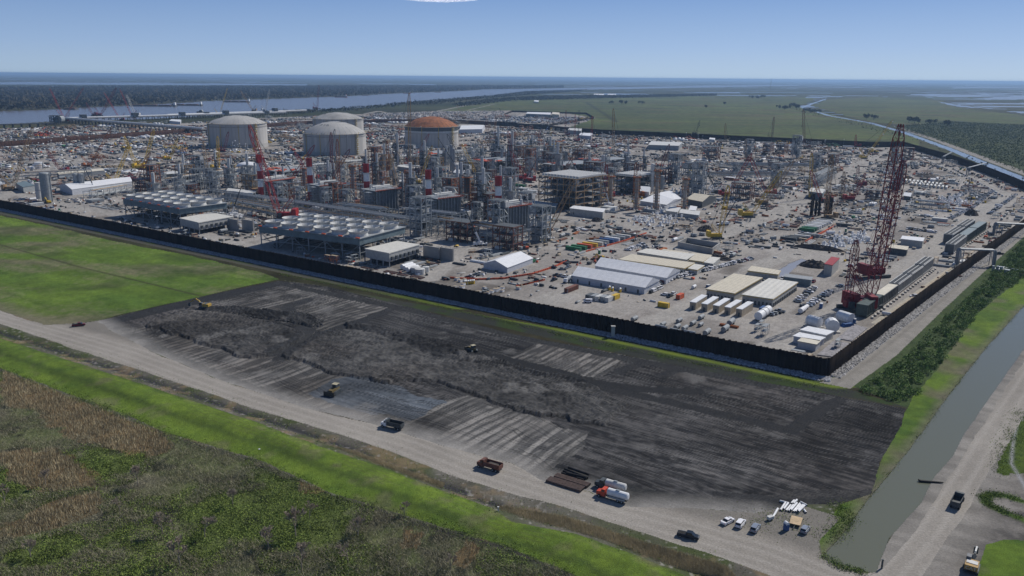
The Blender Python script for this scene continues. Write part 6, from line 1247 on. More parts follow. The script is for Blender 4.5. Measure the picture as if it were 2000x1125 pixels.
# ================================================================ KITS FOR THE YARD (one mesh each when tiny in the photo)
def kit(fn, mats, name): b = MB(); fn(b); o = b.build(name, mats); me = o.data; bpy.data.objects.remove(o); return me
def k_car(b, kind):
    L = 5.7 if kind == 'pickup' else 4.8; h = L/2
    body(b, [(-h, .9, .4, 1.05), (-h+.2, .95, .35, 1.12), (1.1, .95, .35, 1.1), (h, .85, .4, .85)])
    if kind == 'pickup': body(b, [(-.5, .85, 1.1, 1.8), (.9, .85, 1.1, 1.82), (1.6, .88, 1.1, 1.15)], 1); b.box(.2, 0, 1.78, 1.5, 1.62, .08, 0); b.box(-1.8, 0, 1.13, 1.9, 1.5, .02, 2)
    elif kind == 'van': body(b, [(-h, .95, .5, 2.1), (1.2, .95, .5, 2.15), (1.9, .9, .5, 1.3)], 0); b.box(.2, 0, 1.35, 3, 1.93, .45, 1)
    else: body(b, [(-h+.3, .86, 1.05, 1.2), (-h+.8, .78, 1.05, 1.6), (.5, .78, 1.05, 1.62), (1.4, .86, 1.05, 1.1)], 1); b.box(-.75, 0, 1.56, 2.3, 1.5, .08, 0)
    for x in (-h+1, h-1):
        for s in (-1, 1): b.cyl((x, s*.75, .35), (x, s*.97, .35), .36, n=8, m=2)
CARM = {}
for kind in ('pickup', 'suv', 'van'):
    for cn, m in (('white', WCAR), ('silver', SILV), ('black', NAVY), ('grey', GREY), ('red', CRIM)): CARM[kind, cn] = kit(lambda b: k_car(b, kind), [m, GLASS, BLK], 'parked_'+kind)
KN = {'pickup': 'pickup truck', 'suv': 'car', 'van': 'van'}
ncar = 0; NUM = {}
def put(me, x, y, rz, name, label, cat, group, z=0, s=1.):
    o = bpy.data.objects.new(name, me); COL.objects.link(o); o.location = (x, y, z); o.rotation_euler = (0, 0, rz)
    if s != 1: o.scale = (s, s, s)
    tag(o, label, cat, group); return o
def zone(x, y):
    p = np.array([x, y]); best = None; bd = 1e9
    for (a, c), n in LMK:
        d = (x-a)**2+(y-c)**2
        if d < bd: bd = d; best = n
    return best
LMK = [(G(*p), n) for p, n in (((100, 390), 'near the grey vertical tanks'), ((60, 330), 'in the far left yard'), ((250, 320), 'around the yellow crane in the left yard'), ((350, 300), 'left of the first storage tank'), ((480, 310), 'below the first storage tank'), ((560, 270), 'between the first two storage tanks'), ((300, 400), 'under the farther fan deck side'),
       ((480, 450), 'between the two fan decks'), ((650, 480), 'under the nearer fan deck side'), ((700, 340), 'behind the striped chimneys'), ((840, 500), 'below the fourth chimney'), ((850, 320), 'below the orange-domed tank'), ((880, 260), 'beyond the orange-domed tank'), ((960, 490), 'around the last boiler house'), ((1000, 540), 'around the lone white tent'),
       ((1050, 580), 'along the front wall near the orange barrier'), ((1130, 590), 'in front of the nearest long tent'), ((1100, 470), 'below the tan steel building'), ((1010, 290), 'in the back central yard'), ((1120, 280), 'near the back flood wall centre'), ((1250, 430), 'among the pale footings'), ((1300, 330), 'around the far dark mound'), ((1300, 470), 'beside the wide yard road'),
       ((1230, 500), 'beside the tent group'), ((1400, 500), 'by the truck rows right of the tents'), ((1380, 440), 'around the yellow crane and long pit'), ((1480, 440), 'in the middle of the right yard'), ((1450, 350), 'in the blue-grey pipe yard'), ((1500, 300), 'near the far flood wall'), ((1620, 300), 'near the far right corner'), ((1600, 400), 'around the dark pile clusters'),
       ((1650, 460), 'in the equipment yard right of the piles'), ((1560, 580), 'right of the big warehouses'), ((1400, 620), 'in front of the office trailers'), ((1600, 670), 'in the front corner depot'), ((1720, 380), 'behind the tallest cranes'), ((1800, 440), 'left of the far cooler rows'), ((1830, 360), 'along the far right wall'), ((1900, 400), 'beside the right loop road'),
       ((1750, 520), 'between the red cranes and the cooler row'), ((200, 265), 'in the outer yard by the jetty'), ((600, 236), 'in the outer yard behind the tanks'), ((950, 225), 'in the far vehicle park'))]
carspots = []
def carrow(a, c, n, hd, w=(4, 3, 1), jit=.15, skip=.06):
    p, q = P3(*a), P3(*c)
    for i in range(n):
        if random.random() < skip: continue
        t = (i+.5)/n; x, y = p.x+(q.x-p.x)*t, p.y+(q.y-p.y)*t; carspots.append((x+random.uniform(-jit, jit), y+random.uniform(-jit, jit), hd+random.uniform(-.06, .06)+(math.pi if random.random() < .3 else 0))); occupy(x, y, 2.6, 2.6, 0)
carrow((1243, 571), (1330, 539), 20, AW+.0); carrow((1330, 540), (1468, 506), 30, AW); carrow((1326, 541), (1352, 533), 8, AW); carrow((1352, 533), (1390, 516), 10, AW); carrow((1525, 545), (1592, 552), 10, AB); carrow((1262, 489), (1258, 479), 4, AW); carrow((1224, 490), (1256, 478), 9, AW)
carrow((1555, 592), (1590, 562), 8, AW); carrow((1575, 600), (1622, 570), 9, AW+.2); carrow((1500, 617), (1533, 606), 5, AW); carrow((1408, 500), (1440, 494), 4, AB); carrow((1270, 573), (1292, 563), 5, AB); carrow((1380, 398), (1420, 388), 14, AW); carrow((1395, 400), (1440, 394), 10, AW)
carrow((1770, 447), (1830, 455), 12, AB); carrow((1640, 425), (1700, 440), 14, AB); carrow((1850, 430), (1900, 405), 16, AW); carrow((1900, 405), (1940, 372), 18, AW); carrow((1930, 420), (1985, 380), 20, AW); carrow((1800, 310), (1900, 355), 26, AB); carrow((1860, 330), (1960, 385), 24, AB)
carrow((1720, 330), (1780, 345), 14, AB); carrow((1700, 420), (1760, 428), 12, AB); carrow((1560, 455), (1640, 470), 16, AB); carrow((1690, 380), (1740, 392), 10, AW)
for x, y in ((1148, 591), (948, 569), (1110, 523), (1098, 527), (1080, 524), (1082, 548), (1275, 560), (1298, 577), (1308, 580), (1315, 576), (1170, 515), (1350, 440), (1290, 465), (1260, 449), (1345, 430), (1375, 410), (1390, 405), (1310, 447), (1620, 572), (1640, 560), (1660, 520), (1785, 580), (1560, 365), (1870, 360), (1952, 497), (1950, 455), (1540, 375)): carspots.append((*G(x, y), AW+random.choice([0, math.pi/2, .6]))); occupy(*G(x, y), 3, 3, 0)
tries = 0
while len(carspots) < 620 and tries < 60000:
    tries += 1
    x, y = G(random.uniform(0, 2000), random.choice([random.uniform(258, 420), random.uniform(300, 560)]))
    if clearing(x, y, 3) and pip(np.array([x]), np.array([y]), COMP)[0]:
        k = random.randint(1, 5); hd = random.choice([AW, AB])+random.uniform(-.1, .1); pr = random.choice([AW, AB])
        for j in range(k):
            xx, yy = x+math.cos(pr)*3*j, y+math.sin(pr)*3*j
            if free(xx, yy): carspots.append((xx, yy, hd))
        occupy(x, y, 4, 4, 0)
carspots.sort(key=lambda p: p[1]); rest_cars = []
for i, (x, y, hd) in enumerate(carspots):
    kind = random.choices(['pickup', 'suv', 'van'], [5, 3, .7])[0]; cn = random.choices(['white', 'silver', 'black', 'grey', 'red'], [6, 1.5, 2, 1.5, .6])[0]
    if i < 300: put(CARM[kind, cn], x, y, hd, 'parked_'+kind, '%s %s parked %s' % (cn, KN[kind], zone(x, y)), KN[kind], '%s %ss %s' % (cn, KN[kind], zone(x, y)), .02)
    else: rest_cars.append((x, y, hd, kind, cn))
def merge(name, label, cat, items, mats):
    """items: (mesh, x, y, z, rz, sx, sy, sz, material remap) -> one object of many small pieces"""
    Vs, Fs, Ms, n = [], [], [], 0; cache = {}
    for me, x, y, z, rz, sx, sy, sz, mm in items:
        if me.name not in cache:
            me_v = np.array([v.co for v in me.vertices]); t = []
            for p in me.polygons:
                v = list(p.vertices)
                for k in range(1, len(v)-1): t.append((v[0], v[k], v[k+1], p.material_index))
            cache[me.name] = (me_v, np.array(t))
        v, t = cache[me.name]; c, s = math.cos(rz), math.sin(rz); X = v[:, 0]*sx; Y = v[:, 1]*sy
        Vs.append(np.c_[X*c-Y*s+x, X*s+Y*c+y, v[:, 2]*sz+z]); Fs.append(t[:, :3]+n); Ms.append(np.array(mm)[t[:, 3]]); n += len(v)
    o = np_mesh(name, np.concatenate(Vs), np.concatenate(Fs), mats, midx=np.concatenate(Ms)); tag(o, label, cat, kind='stuff'); return o
cidx = {'white': 0, 'silver': 1, 'black': 2, 'grey': 3, 'red': 4}; cm = [WCAR, SILV, NAVY, GREY, CRIM, GLASS, BLK]
items = [(CARM[k, c], x, y, .02, hd, 1, 1, 1, (cidx[c], 5, 6)) for x, y, hd, k, c in rest_cars]
far_lot = GP((720, 222), (850, 218), (985, 217), (985, 232), (900, 238), (860, 236), (740, 238)); pts = np.array(far_lot)
k = 0
while k < 1500:
    x, y = random.uniform(pts[:, 0].min(), pts[:, 0].max()), random.uniform(pts[:, 1].min(), pts[:, 1].max()); y = round(y/9)*9
    if pip(np.array([x]), np.array([y]), far_lot)[0]: c = random.choices(list(cidx), [6, 1.5, 2, 1.5, .6])[0]; kk = random.choice(['pickup', 'suv']); items.append((CARM[kk, c], x, y, .02, math.pi/2, 1.3, 1.2, 1.3, (cidx[c], 5, 6))); k += 1
far_lot = GP((1000, 228), (1150, 230), (1110, 243), (990, 240)); pts = np.array(far_lot); k = 0
while k < 300:
    x, y = random.uniform(pts[:, 0].min(), pts[:, 0].max()), random.uniform(pts[:, 1].min(), pts[:, 1].max())
    if pip(np.array([x]), np.array([y]), far_lot)[0]: c = random.choices(list(cidx), [5, 1.5, 2, 2.5, 1])[0]; items.append((CARM['van', c], x, y, .02, random.choice([0, 1.57]), 1.8, 1.5, 1.5, (cidx[c], 5, 6))); k += 1
merge('distant_vehicles', 'mass of small parked vehicles filling the far lots beyond the tanks', 'vehicles', items, cm)
# ---- containers
def k_cont(b): 
    b.box(0, 0, .1, 12.2, 2.44, 2.6, 0)
    for x in (-6.08, 6.08):
        for s in (-1.2, 1.2): b.box(x, s, .08, .18, .16, 2.7, 1)
    for i in range(22): 
        for s in (-1, 1): b.box(-5.7+i*.54, s*1.225, .3, .25, .07, 2.2, 0)
    for s in (-.3, .3): b.box(6.12, s, .3, .05, .08, 2.2, 1)
def k_small(b): 
    b.box(0, 0, .1, 6.06, 2.44, 2.6, 0)
    for x in (-3, 3):
        for s in (-1.2, 1.2): b.box(x, s, .08, .18, .16, 2.7, 1)
CONTC = [('white', WHT), ('grey', GREY), ('pale', OFFW), ('brown', BROWN), ('green', GRN), ('blue', BLUE), ('orange', ORNG), ('yellow', YEL), ('dark', DGRY)]
CON = {n: kit(k_cont, [m, STEEL], 'shipping_container') for n, m in CONTC}; CONS = {n: kit(k_small, [m, STEEL], 'short_container') for n, m in CONTC}
def cont(px, py, rz, c, label, small=False, grp=None): x, y = G(px, py); put((CONS if small else CON)[c], x, y, rz, 'shipping_container', label, 'container', grp); occupy(x, y, 6.5, 2, rz)
cont(1116, 568, AB-.0, 'brown', 'rust-brown shipping container lying near the red machinery by the front wall')
for i, (x, y, c) in enumerate([(1152, 583, 'dark'), (1161, 584.5, 'grey'), (1170, 586, 'pale'), (1180, 587, 'grey'), (1189, 588.5, 'pale')]): cont(x, y, AB, c, '%s container of the side-by-side row in front of the nearest tent' % ['leftmost dark', 'second, grey', 'third, pale', 'fourth, grey', 'rightmost pale'][i], True, 'row of short containers before the nearest tent')
cont(1202, 584, AB, 'yellow', 'yellow container at the right end of the short container row', True); cont(1296, 600, AW, 'yellow', 'yellow container beside the pale canopy, left of the office trailers', True); cont(1328, 583, AB, 'orange', 'orange-yellow container by the red barriers left of the office trailers', True); cont(1490, 609, AB, 'blue', 'blue-grey container behind the big white horizontal tank', True)
for i in range(11):
    t = i/10; x, y = 1120+108*t, 489-27*t; cont(x, y, AW+math.pi/2*0, ['green', 'green', 'orange', 'yellow', 'pale', 'grey', 'blue', 'white', 'grey', 'pale', 'dark'][i], '%s container, counted from the near end of the slanting row beside the red-lined road' % ['first', 'second', 'third', 'fourth', 'fifth', 'sixth', 'seventh', 'eighth', 'ninth', 'tenth', 'last'][i], False, 'slanting container row by the red-lined road')
for i in range(9): t = i/8; cont(1576+36*t, 452-18*t, AW, ['green', 'green', 'pale', 'white', 'pale', 'white', 'pale', 'white', 'grey'][i], '%s container of the striped row below the dark piles' % ['first', 'second', 'third', 'fourth', 'fifth', 'sixth', 'seventh', 'eighth', 'ninth'][i], False, 'striped container row below the dark piles')
for i in range(6): cont(1540+9*i, 470-1.5*i, AW, random.choice(['dark', 'grey', 'pale']), '%s grey container of the low row left of the red-lined yard' % ['first', 'second', 'third', 'fourth', 'fifth', 'sixth'][i], False, 'low container row left of the red-lined yard')
k = 26; tries = 0; extra = []
while tries < 30000 and k < 190:
    tries += 1; x, y = G(random.uniform(-20, 2000), random.uniform(262, 430) if random.random() < .7 else random.uniform(250, 600))
    if not clearing(x, y, 6): continue
    rz = random.choice([AW, AB]); c = random.choices([n for n, _ in CONTC], [5, 6, 5, 1.5, .5, .7, .3, .35, 4])[0]; n = random.randint(1, 4)
    for j in range(n):
        xx, yy = x+math.cos(rz+math.pi/2)*2.9*j, y+math.sin(rz+math.pi/2)*2.9*j; put(CON[c], xx, yy, rz, 'shipping_container', '%s container %s' % (c, zone(xx, yy)), 'container', '%s containers %s' % (c, zone(xx, yy))); k += 1
        if random.random() < .5: c = random.choices([n for n, _ in CONTC], [5, 6, 5, 1.5, .5, .7, .3, .35, 4])[0]
    occupy(x+math.cos(rz+math.pi/2)*1.5*n, y+math.sin(rz+math.pi/2)*1.5*n, 6.5, 1.5*n+1, rz)
# ---- machines, goods and scraps
def k_crate(b): b.box(0, 0, .1, 2.4, 1.8, 1.3, 0); b.box(0, 0, 1.4, 2.5, 1.9, .1, 1); b.box(0, 0, 0, 2.2, 1.8, .1, 1)
def k_bund(b):
    for i in range(5): b.cyl((-5, -1.2+i*.6, .32), (5, -1.2+i*.6, .32), .28, n=6)
    for i in range(4): b.cyl((-5, -.9+i*.6, .82), (5, -.9+i*.6, .82), .28, n=6)
def k_beam(b):
    for i in range(6): b.box(random.uniform(-.5, .5), -1.8+i*.7, .1+.0*(i % 2), 9, .35, .45, i % 2)
    for x in (-3, 3): b.box(x, 0, 0, .3, 4, .1, 1)
def k_gen(b): b.box(0, 0, .5, 4, 1.8, 1.7, 0); b.box(0, 0, .3, 4.6, 1.9, .2, 1); b.cyl((1.2, .3, 2.2), (1.2, .3, 2.9), .12, n=6, m=1); [b.cyl((x, s*.8, .35), (x, s*1., .35), .35, n=8, m=1) for x in (-1, 1) for s in (-1, 1)]
def k_lift(b): b.box(0, 0, .5, 2.6, 1.8, .9, 0); [b.cyl((x, s*.8, .5), (x, s*1.1, .5), .5, n=8, m=1) for x in (-1, 1) for s in (-1, 1)]; b.bar((-1, 0, 1.4), (3.6, .2, 4.), .3, 0); b.bar((3.6, .2, 4), (6, .2, 3.2), .22, 0); b.box(6.4, .2, 2.8, 1.2, 2, 1.1, 1)
def k_exc(b): [b.box(0, s*1.2, 0, 4, .6, .9, 1) for s in (-1, 1)]; b.box(-.6, 0, 1, 3.2, 2.6, 1.2, 0); b.box(1, .8, 1, 1.5, 1, 1.7, 1); b.bar((1.2, 0, 1.8), (4, 0, 4.3), .45, 0); b.bar((4, 0, 4.3), (6.4, 0, 2.2), .35, 0); b.box(6.5, 0, .8, 1, 1.1, 1.3, 1)
def k_tank(b): b.cyl((-2.6, 0, 1.4), (2.6, 0, 1.4), 1.1, n=12); [b.box(x, 0, 0, .4, 1.8, .6, 1) for x in (-1.6, 1.6)]
def k_pot(b): b.box(0, 0, 0, 1.2, 1.2, 2.2, 0); b.box(0, 0, 2.2, 1.25, 1.25, .2, 1)
def k_foot(b): b.box(0, 0, 0, 2.2, 2.2, .6, 0); b.box(0, 0, .6, 1., 1., 1.9, 0)
def k_light(b): b.box(0, 0, .4, 2, 1.2, 1, 0); b.cyl((0, 0, 1.4), (0, 0, 8), .09, n=5, m=1); b.box(0, 0, 8, 1.4, .3, .5, 0)
def k_spool(b): b.cyl((0, -.6, 1.), (0, .6, 1.), .6, n=10, m=1); b.cyl((0, -.75, 1.), (0, -.6, 1.), 1., n=12); b.cyl((0, .6, 1.), (0, .75, 1.), 1., n=12)
def k_scaf(b): frame_grid(b, 2, 1, 2, 2.6, 2, 2.2, .12, 0, .6, .6, 1, -2.6, -1)
KITS = [('material_crate', 'crate', k_crate, 1.7, 1.4, 300), ('pipe_bundle', 'pipe bundle', k_bund, 1.0, 1.5, 300), ('steel_beam_stack', 'steel beams', k_beam, 1.0, 1.5, 300), ('generator', 'generator', k_gen, .5, 1.2, 200), ('boom_lift', 'boom lift', k_lift, .16, 1.2, 160), ('yard_excavator', 'excavator', k_exc, .1, 1.1, 110),
        ('horizontal_tank', 'tank', k_tank, .3, 1.3, 120), ('toilet_cabin', 'portable toilet', k_pot, .25, 1, 100), ('lighting_tower', 'lighting tower', k_light, .25, 1, 120), ('cable_drum', 'cable drum', k_spool, .3, 1.1, 120), ('scaffold_bay', 'scaffold', k_scaf, .5, 1.6, 160)]
KC = {'material_crate': [('white', WHT, WOOD), ('timber', WOOD, WOOD), ('grey', GREY, WOOD), ('dark', DGRY, DKST), ('brown', BROWN, WOOD), ('blue', BLUE, OFFW)], 'pipe_bundle': [('white', WHT, WHT), ('rusty', RUST, RUST), ('grey', GREY, GREY), ('dark', DKST, DKST), ('red-brown', BROWN, BROWN)],
      'steel_beam_stack': [('rusty', BROWN, DKST), ('grey', GREY, DGRY), ('red', ORNG, DKST), ('dark', DKST, BROWN), ('pale', OFFW, GREY)], 'generator': [('white', WHT, BLK), ('yellow', YEL, BLK), ('grey', GREY, BLK), ('green', GRN, BLK)], 'boom_lift': [('orange', ORNG, BLK), ('green', GRN, DKST), ('blue', BLUE, BLK), ('red', RED, BLK), ('yellow', YEL, BLK)],
      'yard_excavator': [('yellow', YEL, DKST), ('orange', ORNG, DKST)], 'horizontal_tank': [('white', WHT, DKST), ('silver', GREY, DKST)], 'toilet_cabin': [('yellow', YEL, WHT), ('blue', BLUE, WHT), ('green', GRN, WHT)], 'lighting_tower': [('white', WHT, STEEL), ('yellow', YEL, STEEL)], 'cable_drum': [('wooden', WOOD, DKST), ('black', DKST, BLK)],
      'scaffold_bay': [('tan', TAN, WOOD), ('grey', STEEL, GREY), ('rusty', RUST, WOOD)]}
KM = {}
for n, cat, fn, wt, sc, cap in KITS:
    for cn, m1, m2 in KC[n]: KM[n, cn] = (kit(fn, [m1, m2], n), m1, m2)
allm = []
for v in KM.values():
    for m in v[1:]:
        if m not in allm: allm.append(m)
P_ = [k[3] for k in KITS]
spots = []; CW = dict(orange=.3, red=.25, green=.25, blue=.3, yellow=.3, dark=6, grey=6, white=2.6, pale=3.5, brown=4, silver=4, rusty=2, timber=2.5, tan=3, wooden=2, yellow_=1)
KD = {k[0]: k for k in KITS}; PITCH = {'pipe_bundle': (11.5, 3.6), 'steel_beam_stack': (10.5, 4.6), 'material_crate': (3.6, 3.2), 'generator': (6.5, 3.4), 'boom_lift': (9, 4), 'yard_excavator': (9, 5), 'horizontal_tank': (7, 3.6), 'toilet_cabin': (2.4, 2), 'lighting_tower': (6, 5), 'cable_drum': (3, 3), 'scaffold_bay': (6.5, 4.5)}
def cpick(n): return random.choices([c[0] for c in KC[n]], [CW.get(c[0], 3) for c in KC[n]])[0]
def drop(x, y, n, cn, rz):
    if free(x, y): spots.append((y, x, KD[n], cn, rz)); i_, j_ = int((x-g0[0])/CS), int((y-g0[1])/CS); occ[i_, j_] = True
LOTK = {}
for ai in range(-40, 60):
    for bj in range(-10, 60):
        a0, b0 = (ai+.5)*PA, (bj+.5)*PB-22*(ai % 2); x, y = a0*v0[0]+b0*u0[0], a0*v0[1]+b0*u0[1]
        if y < 330 or y > 2600 or not (-1600 < x < 1300): continue
        ii = int((x-g0[0])/CS), int((y-g0[1])/CS)
        if not (0 <= ii[0] < NX and 0 <= ii[1] < NY): continue
        r_ = random.random(); near_ = y < 640
        if r_ < (.36 if near_ else .27): continue                                  # bare lot
        kinds = [random.choices([k[0] for k in KITS], [2.4, 1.6, 1.6, .5, .16, .1, .3, .1, .15, .3, .6])[0] for _ in range(random.randint(1, 3))]
        al = random.random() < .5; rz = AW if al else AB; ca = [cpick(k) for k in kinds]; dens = random.uniform(.45, .95) if near_ else random.uniform(.6, 1.); q = 0; row = 0
        LA, LB = (PA, PB) if al else (PB, PA); s_ = -LB/2+6
        while s_ < LB/2-6:
            k = kinds[(row//random.choice([1, 2, 3])) % len(kinds)]; lp, wp = PITCH[k]; cn = ca[kinds.index(k)] if random.random() < .75 else cpick(k); t_ = -LA/2+6+random.uniform(0, 5)
            turn = random.random() < .35; lp_, wp_ = (wp, lp) if turn else (lp, wp); end = LA/2-6-random.uniform(0, 14)
            while t_ < end:
                if random.random() < dens:
                    u_, w_ = t_+random.uniform(-.3, .3), s_+random.uniform(-.4, .4); p, q_ = (u_, w_) if al else (w_, u_)
                    aa, bb = a0+p, b0+q_; drop(aa*v0[0]+bb*u0[0], aa*v0[1]+bb*u0[1], k, cn, rz+(math.pi/2 if turn else 0)+random.uniform(-.06, .06))
                t_ += lp_+.3+(random.uniform(3, 12) if random.random() < .12 else 0)
            s_ += wp_+random.choice([.6, .8, 3.5]); row += 1
tries = 0
while tries < 5200:
    tries += 1; x, y = G(random.uniform(-60, 2040), random.uniform(246, 600))
    if free(x, y) and y > 520: k = random.choices(KITS, P_)[0][0]; drop(x, y, k, cpick(k), random.choice([AW, AB, random.random()*6]))
random.shuffle(spots); spots = spots[:11500]
spots.sort(key=lambda s: s[0]); cnt = {}; rest = {}
for y, x, kk, cn, rz in spots:
    n = kk[0]; me, m1, m2 = KM[n, cn]; cnt[n] = cnt.get(n, 0)+1; sc = random.uniform(.8, 1.25)*(1+min(max(y-700, 0)/1800, .5))
    if cnt[n] <= kk[5]: put(me, x, y, rz, n, '%s %s %s' % (cn, kk[1], zone(x, y)), kk[1], '%s %s items %s' % (cn, kk[1], zone(x, y)), 0, sc)
    else: rest.setdefault(n, []).append((me, x, y, 0, rz, sc, sc*random.uniform(.8, 1.3), sc*random.uniform(.7, 1.2), (allm.index(m1), allm.index(m2))))
for n, it in rest.items(): merge('distant_'+n+'s', 'scattered %ss too small and many to count across the distant yard' % n.replace('_', ' '), n.replace('_', ' ').split()[-1]+'s', it, allm)
# debris: scraps of timber, plate and pipe
sb = kit(lambda b: b.box(0, 0, 0, 1, 1, 1, 0), [WHT], 'scrap'); it = []; dm = [WHT, GREY, BROWN, DKST, WOOD, OFFW, DGRY, RUST, TEAL, ORNG, SOILM, YEL]; wts = [2, 4, 2.5, 5, 2, 3, 5, .8, 1, .25, 4, .15]
while len(it) < 13000:
    x, y = (random.uniform(-1150, 950), random.uniform(430, 2000)) if random.random() < .7 else G(random.uniform(-40, 2040), random.uniform(250, 560))
    i, j = int((x-g0[0])/CS), int((y-g0[1])/CS)
    if not (0 <= i < NX and 0 <= j < NY) or not (yard[i, j] or outy[i, j]): continue
    if not free(x, y) and random.random() < .85: continue
    if vn(np.array([x]), np.array([y]), 26., 402)[0] < .42: continue
    if y < 600 and random.random() < .5: continue
    k = 1+min(max(y-600, 0)/900, 1.3); l = random.choice([1, 1.5, 3, 6])*random.uniform(.5, 1)*k; it.append((sb, x, y, 0, random.choice([AW, AB, AW, AB, random.random()*3]), l, random.uniform(.4, 1.6)*k, random.uniform(.2, 1.5)*k, (random.choices(range(12), wts)[0],)))
merge('yard_debris', 'litter of timber, plate and pipe offcuts strewn over the whole yard', 'debris', it, dm)
# pale concrete footings field
FT = kit(k_foot, [WHT, WHT], 'footing'); n = 0
fz = GP((1225, 430), (1260, 405), (1330, 405), (1345, 425), (1300, 445), (1235, 440)); fz2 = GP((1290, 372), (1400, 362), (1470, 370), (1440, 385), (1400, 380), (1300, 382)); fz3 = GP((1830, 390), (1880, 380), (1900, 400), (1850, 410)); fz4 = GP((1590, 480), (1690, 455), (1700, 475), (1610, 488))
for zz, lab in ((fz, 'white concrete footing in the dense group beside the scaffolded towers'), (fz2, 'white concrete footing in the far rows behind the cream flat roof'), (fz3, 'white concrete footing in the group near the right loop road'), (fz4, 'white concrete piece in the patch right of the red-lined yard')):
    pts = np.array(zz); c = 0
    for _ in range(3000):
        if c >= 75: break
        a = random.uniform(pts[:, 0].min(), pts[:, 0].max()); d = random.uniform(pts[:, 1].min(), pts[:, 1].max())
        if pip(np.array([a]), np.array([d]), zz)[0]: put(FT, a, d, AW, 'concrete_footing', lab, 'concrete footing', lab.replace('footing', 'footings').replace('piece', 'pieces'), 0, random.uniform(.8, 1.5)); c += 1
# pale cooler tubes behind the tallest cranes
for i in range(20): 
    x, y = 1768+(i % 10)*7.5+(i//10)*12, 356+(i//10)*6+(i % 10)*.9; a = P3(x, y); b = MB(); b.cyl((0, 0, 1.6), (0, 16, 1.6), 1.4, n=8); b.box(0, 4, 0, 2, .6, .8, 1); b.box(0, 12, 0, 2, .6, .8, 1)
    tag(b.build('pale_tube', [OFFW, DKST], loc=a, rz=-.5), 'pale horizontal tube in the %s rank behind the tallest cranes' % ['rear', 'front'][i//10], 'tube', 'pale tube %s rank behind the tallest cranes' % ['rear', 'front'][i//10])
# orange water-filled barriers along the curving road, red-lined roads
BAR = kit(lambda b: body(b, [(-1.4, .32, 0, 1.0), (1.4, .32, 0, 1.0)]), [ORNG], 'road_barrier')
def barriers(pts, n, lab, grp, h=1.):
    P = [P3(*p) for p in pts]; L = [0]
    for a, c in zip(P[:-1], P[1:]): L.append(L[-1]+(c-a).length)
    for i in range(n):
        s = (i+.5)/n*L[-1]; k = max(j for j in range(len(P)-1) if L[j] <= s); p = P[k].lerp(P[k+1], (s-L[k])/(L[k+1]-L[k])); d = P[k+1]-P[k]; o = put(BAR, p.x, p.y, math.atan2(d.y, d.x), 'road_barrier', lab, 'barrier', grp); o.scale = (1, 1, h)
barriers([(880, 544), (930, 547), (985, 545), (1040, 536), (1080, 523), (1106, 512)], 48, 'orange-red barrier in the curving line below the lone white tent', 'orange barriers curving past the lone white tent', 1.1)
barriers([(1145, 492), (1220, 471), (1262, 456)], 40, 'orange-red barrier in the straight line beside the slanting containers', 'orange barriers beside the slanting containers'); barriers([(1572, 474), (1600, 459), (1628, 444)], 26, 'orange-red barrier in the straight line beside the striped containers', 'orange barriers beside the striped containers', 1.6); barriers([(1010, 560), (1062, 548)], 16, 'orange-red barrier near the parked vehicles in front of the barrier curve', 'orange barriers in front of the curve')
for i, (x, y) in enumerate([(1127, 518), (1133, 515), (1159, 504), (1166, 501), (1193, 493), (1200, 491)]): heap_ = MB(); heap_.lathe([(.9, 0), (.5, .9), (.01, 1.5)], 6); tag(heap_.build('traffic_drum', ORNG, loc=P3(x, y)), '%s orange drum on the wide yard road, from the near end' % ['first', 'second', 'third', 'fourth', 'fifth', 'sixth'][i], 'traffic drum', 'orange drums on the wide road')
for i, x in enumerate((1190, 1196, 1211)): toilet(['left', 'middle', 'right'][i]+' yellow portable toilet along the front of the nearest tent', x, 567+i*2, YEL, AW, 'yellow toilets by the nearest tent', False)
for i in range(6): toilet('yellow portable toilet in the short line left of the lone white tent' , 908+i*3.4, 556-.3*i, YEL, AW, 'yellow toilets left of the lone tent', False)
# big white horizontal tank, cement truck, corner goods
c = P3(1490, 622); root = empty('horizontal_vessel', c, AB); tag(root, 'big white horizontal tank on a trailer right of the office trailers', 'tank'); b = MB(); b.cyl((-8, 0, 3.2), (8, 0, 3.2), 2.1, n=20); b.lathe([(2.15, 0), (2.15, .1)], 4); b.build('shell', WHT, root)
b = MB(); b.cyl((-2, 0, 3.2), (-1.5, 0, 3.2), 2.3, n=20); b.cyl((3, 0, 3.2), (3.5, 0, 3.2), 2.3, n=20); b.build('hoops', OFFW, root); wheels(root, (-6, -4.6, 5), 1.3, .55, .4)
for i, (x, y) in enumerate([(795, 524), (800, 527), (806, 530)]):
    c = P3(x, y); root = empty('storage_vessel', c, AB); tag(root, '%s white horizontal vessel right of the machine hall, by the front wall' % ['rear', 'middle', 'near'][i], 'tank', 'white horizontal vessels by the front wall'); b = MB(); b.cyl((-5, 0, 2), (5, 0, 2), 1.5, n=14); b.build('shell', WHT, root); b = MB(); [b.box(q, 0, 0, .6, 2.4, 1) for q in (-3, 3)]; b.build('saddle', CONC, root)
for i, (x, y, r) in enumerate([(812, 532, 3), (820, 535, 3.2), (832, 531, 2.2)]): c = P3(x, y); b = MB(); b.lathe([(r, 0), (r, 3.4), (.01, 3.9)], 20); tag(b.build('round_tank', OFFW, loc=c), '%s short round tank of the group below the fourth chimney' % ['left', 'centre', 'small right'][i], 'tank', 'short round tanks below the fourth chimney')
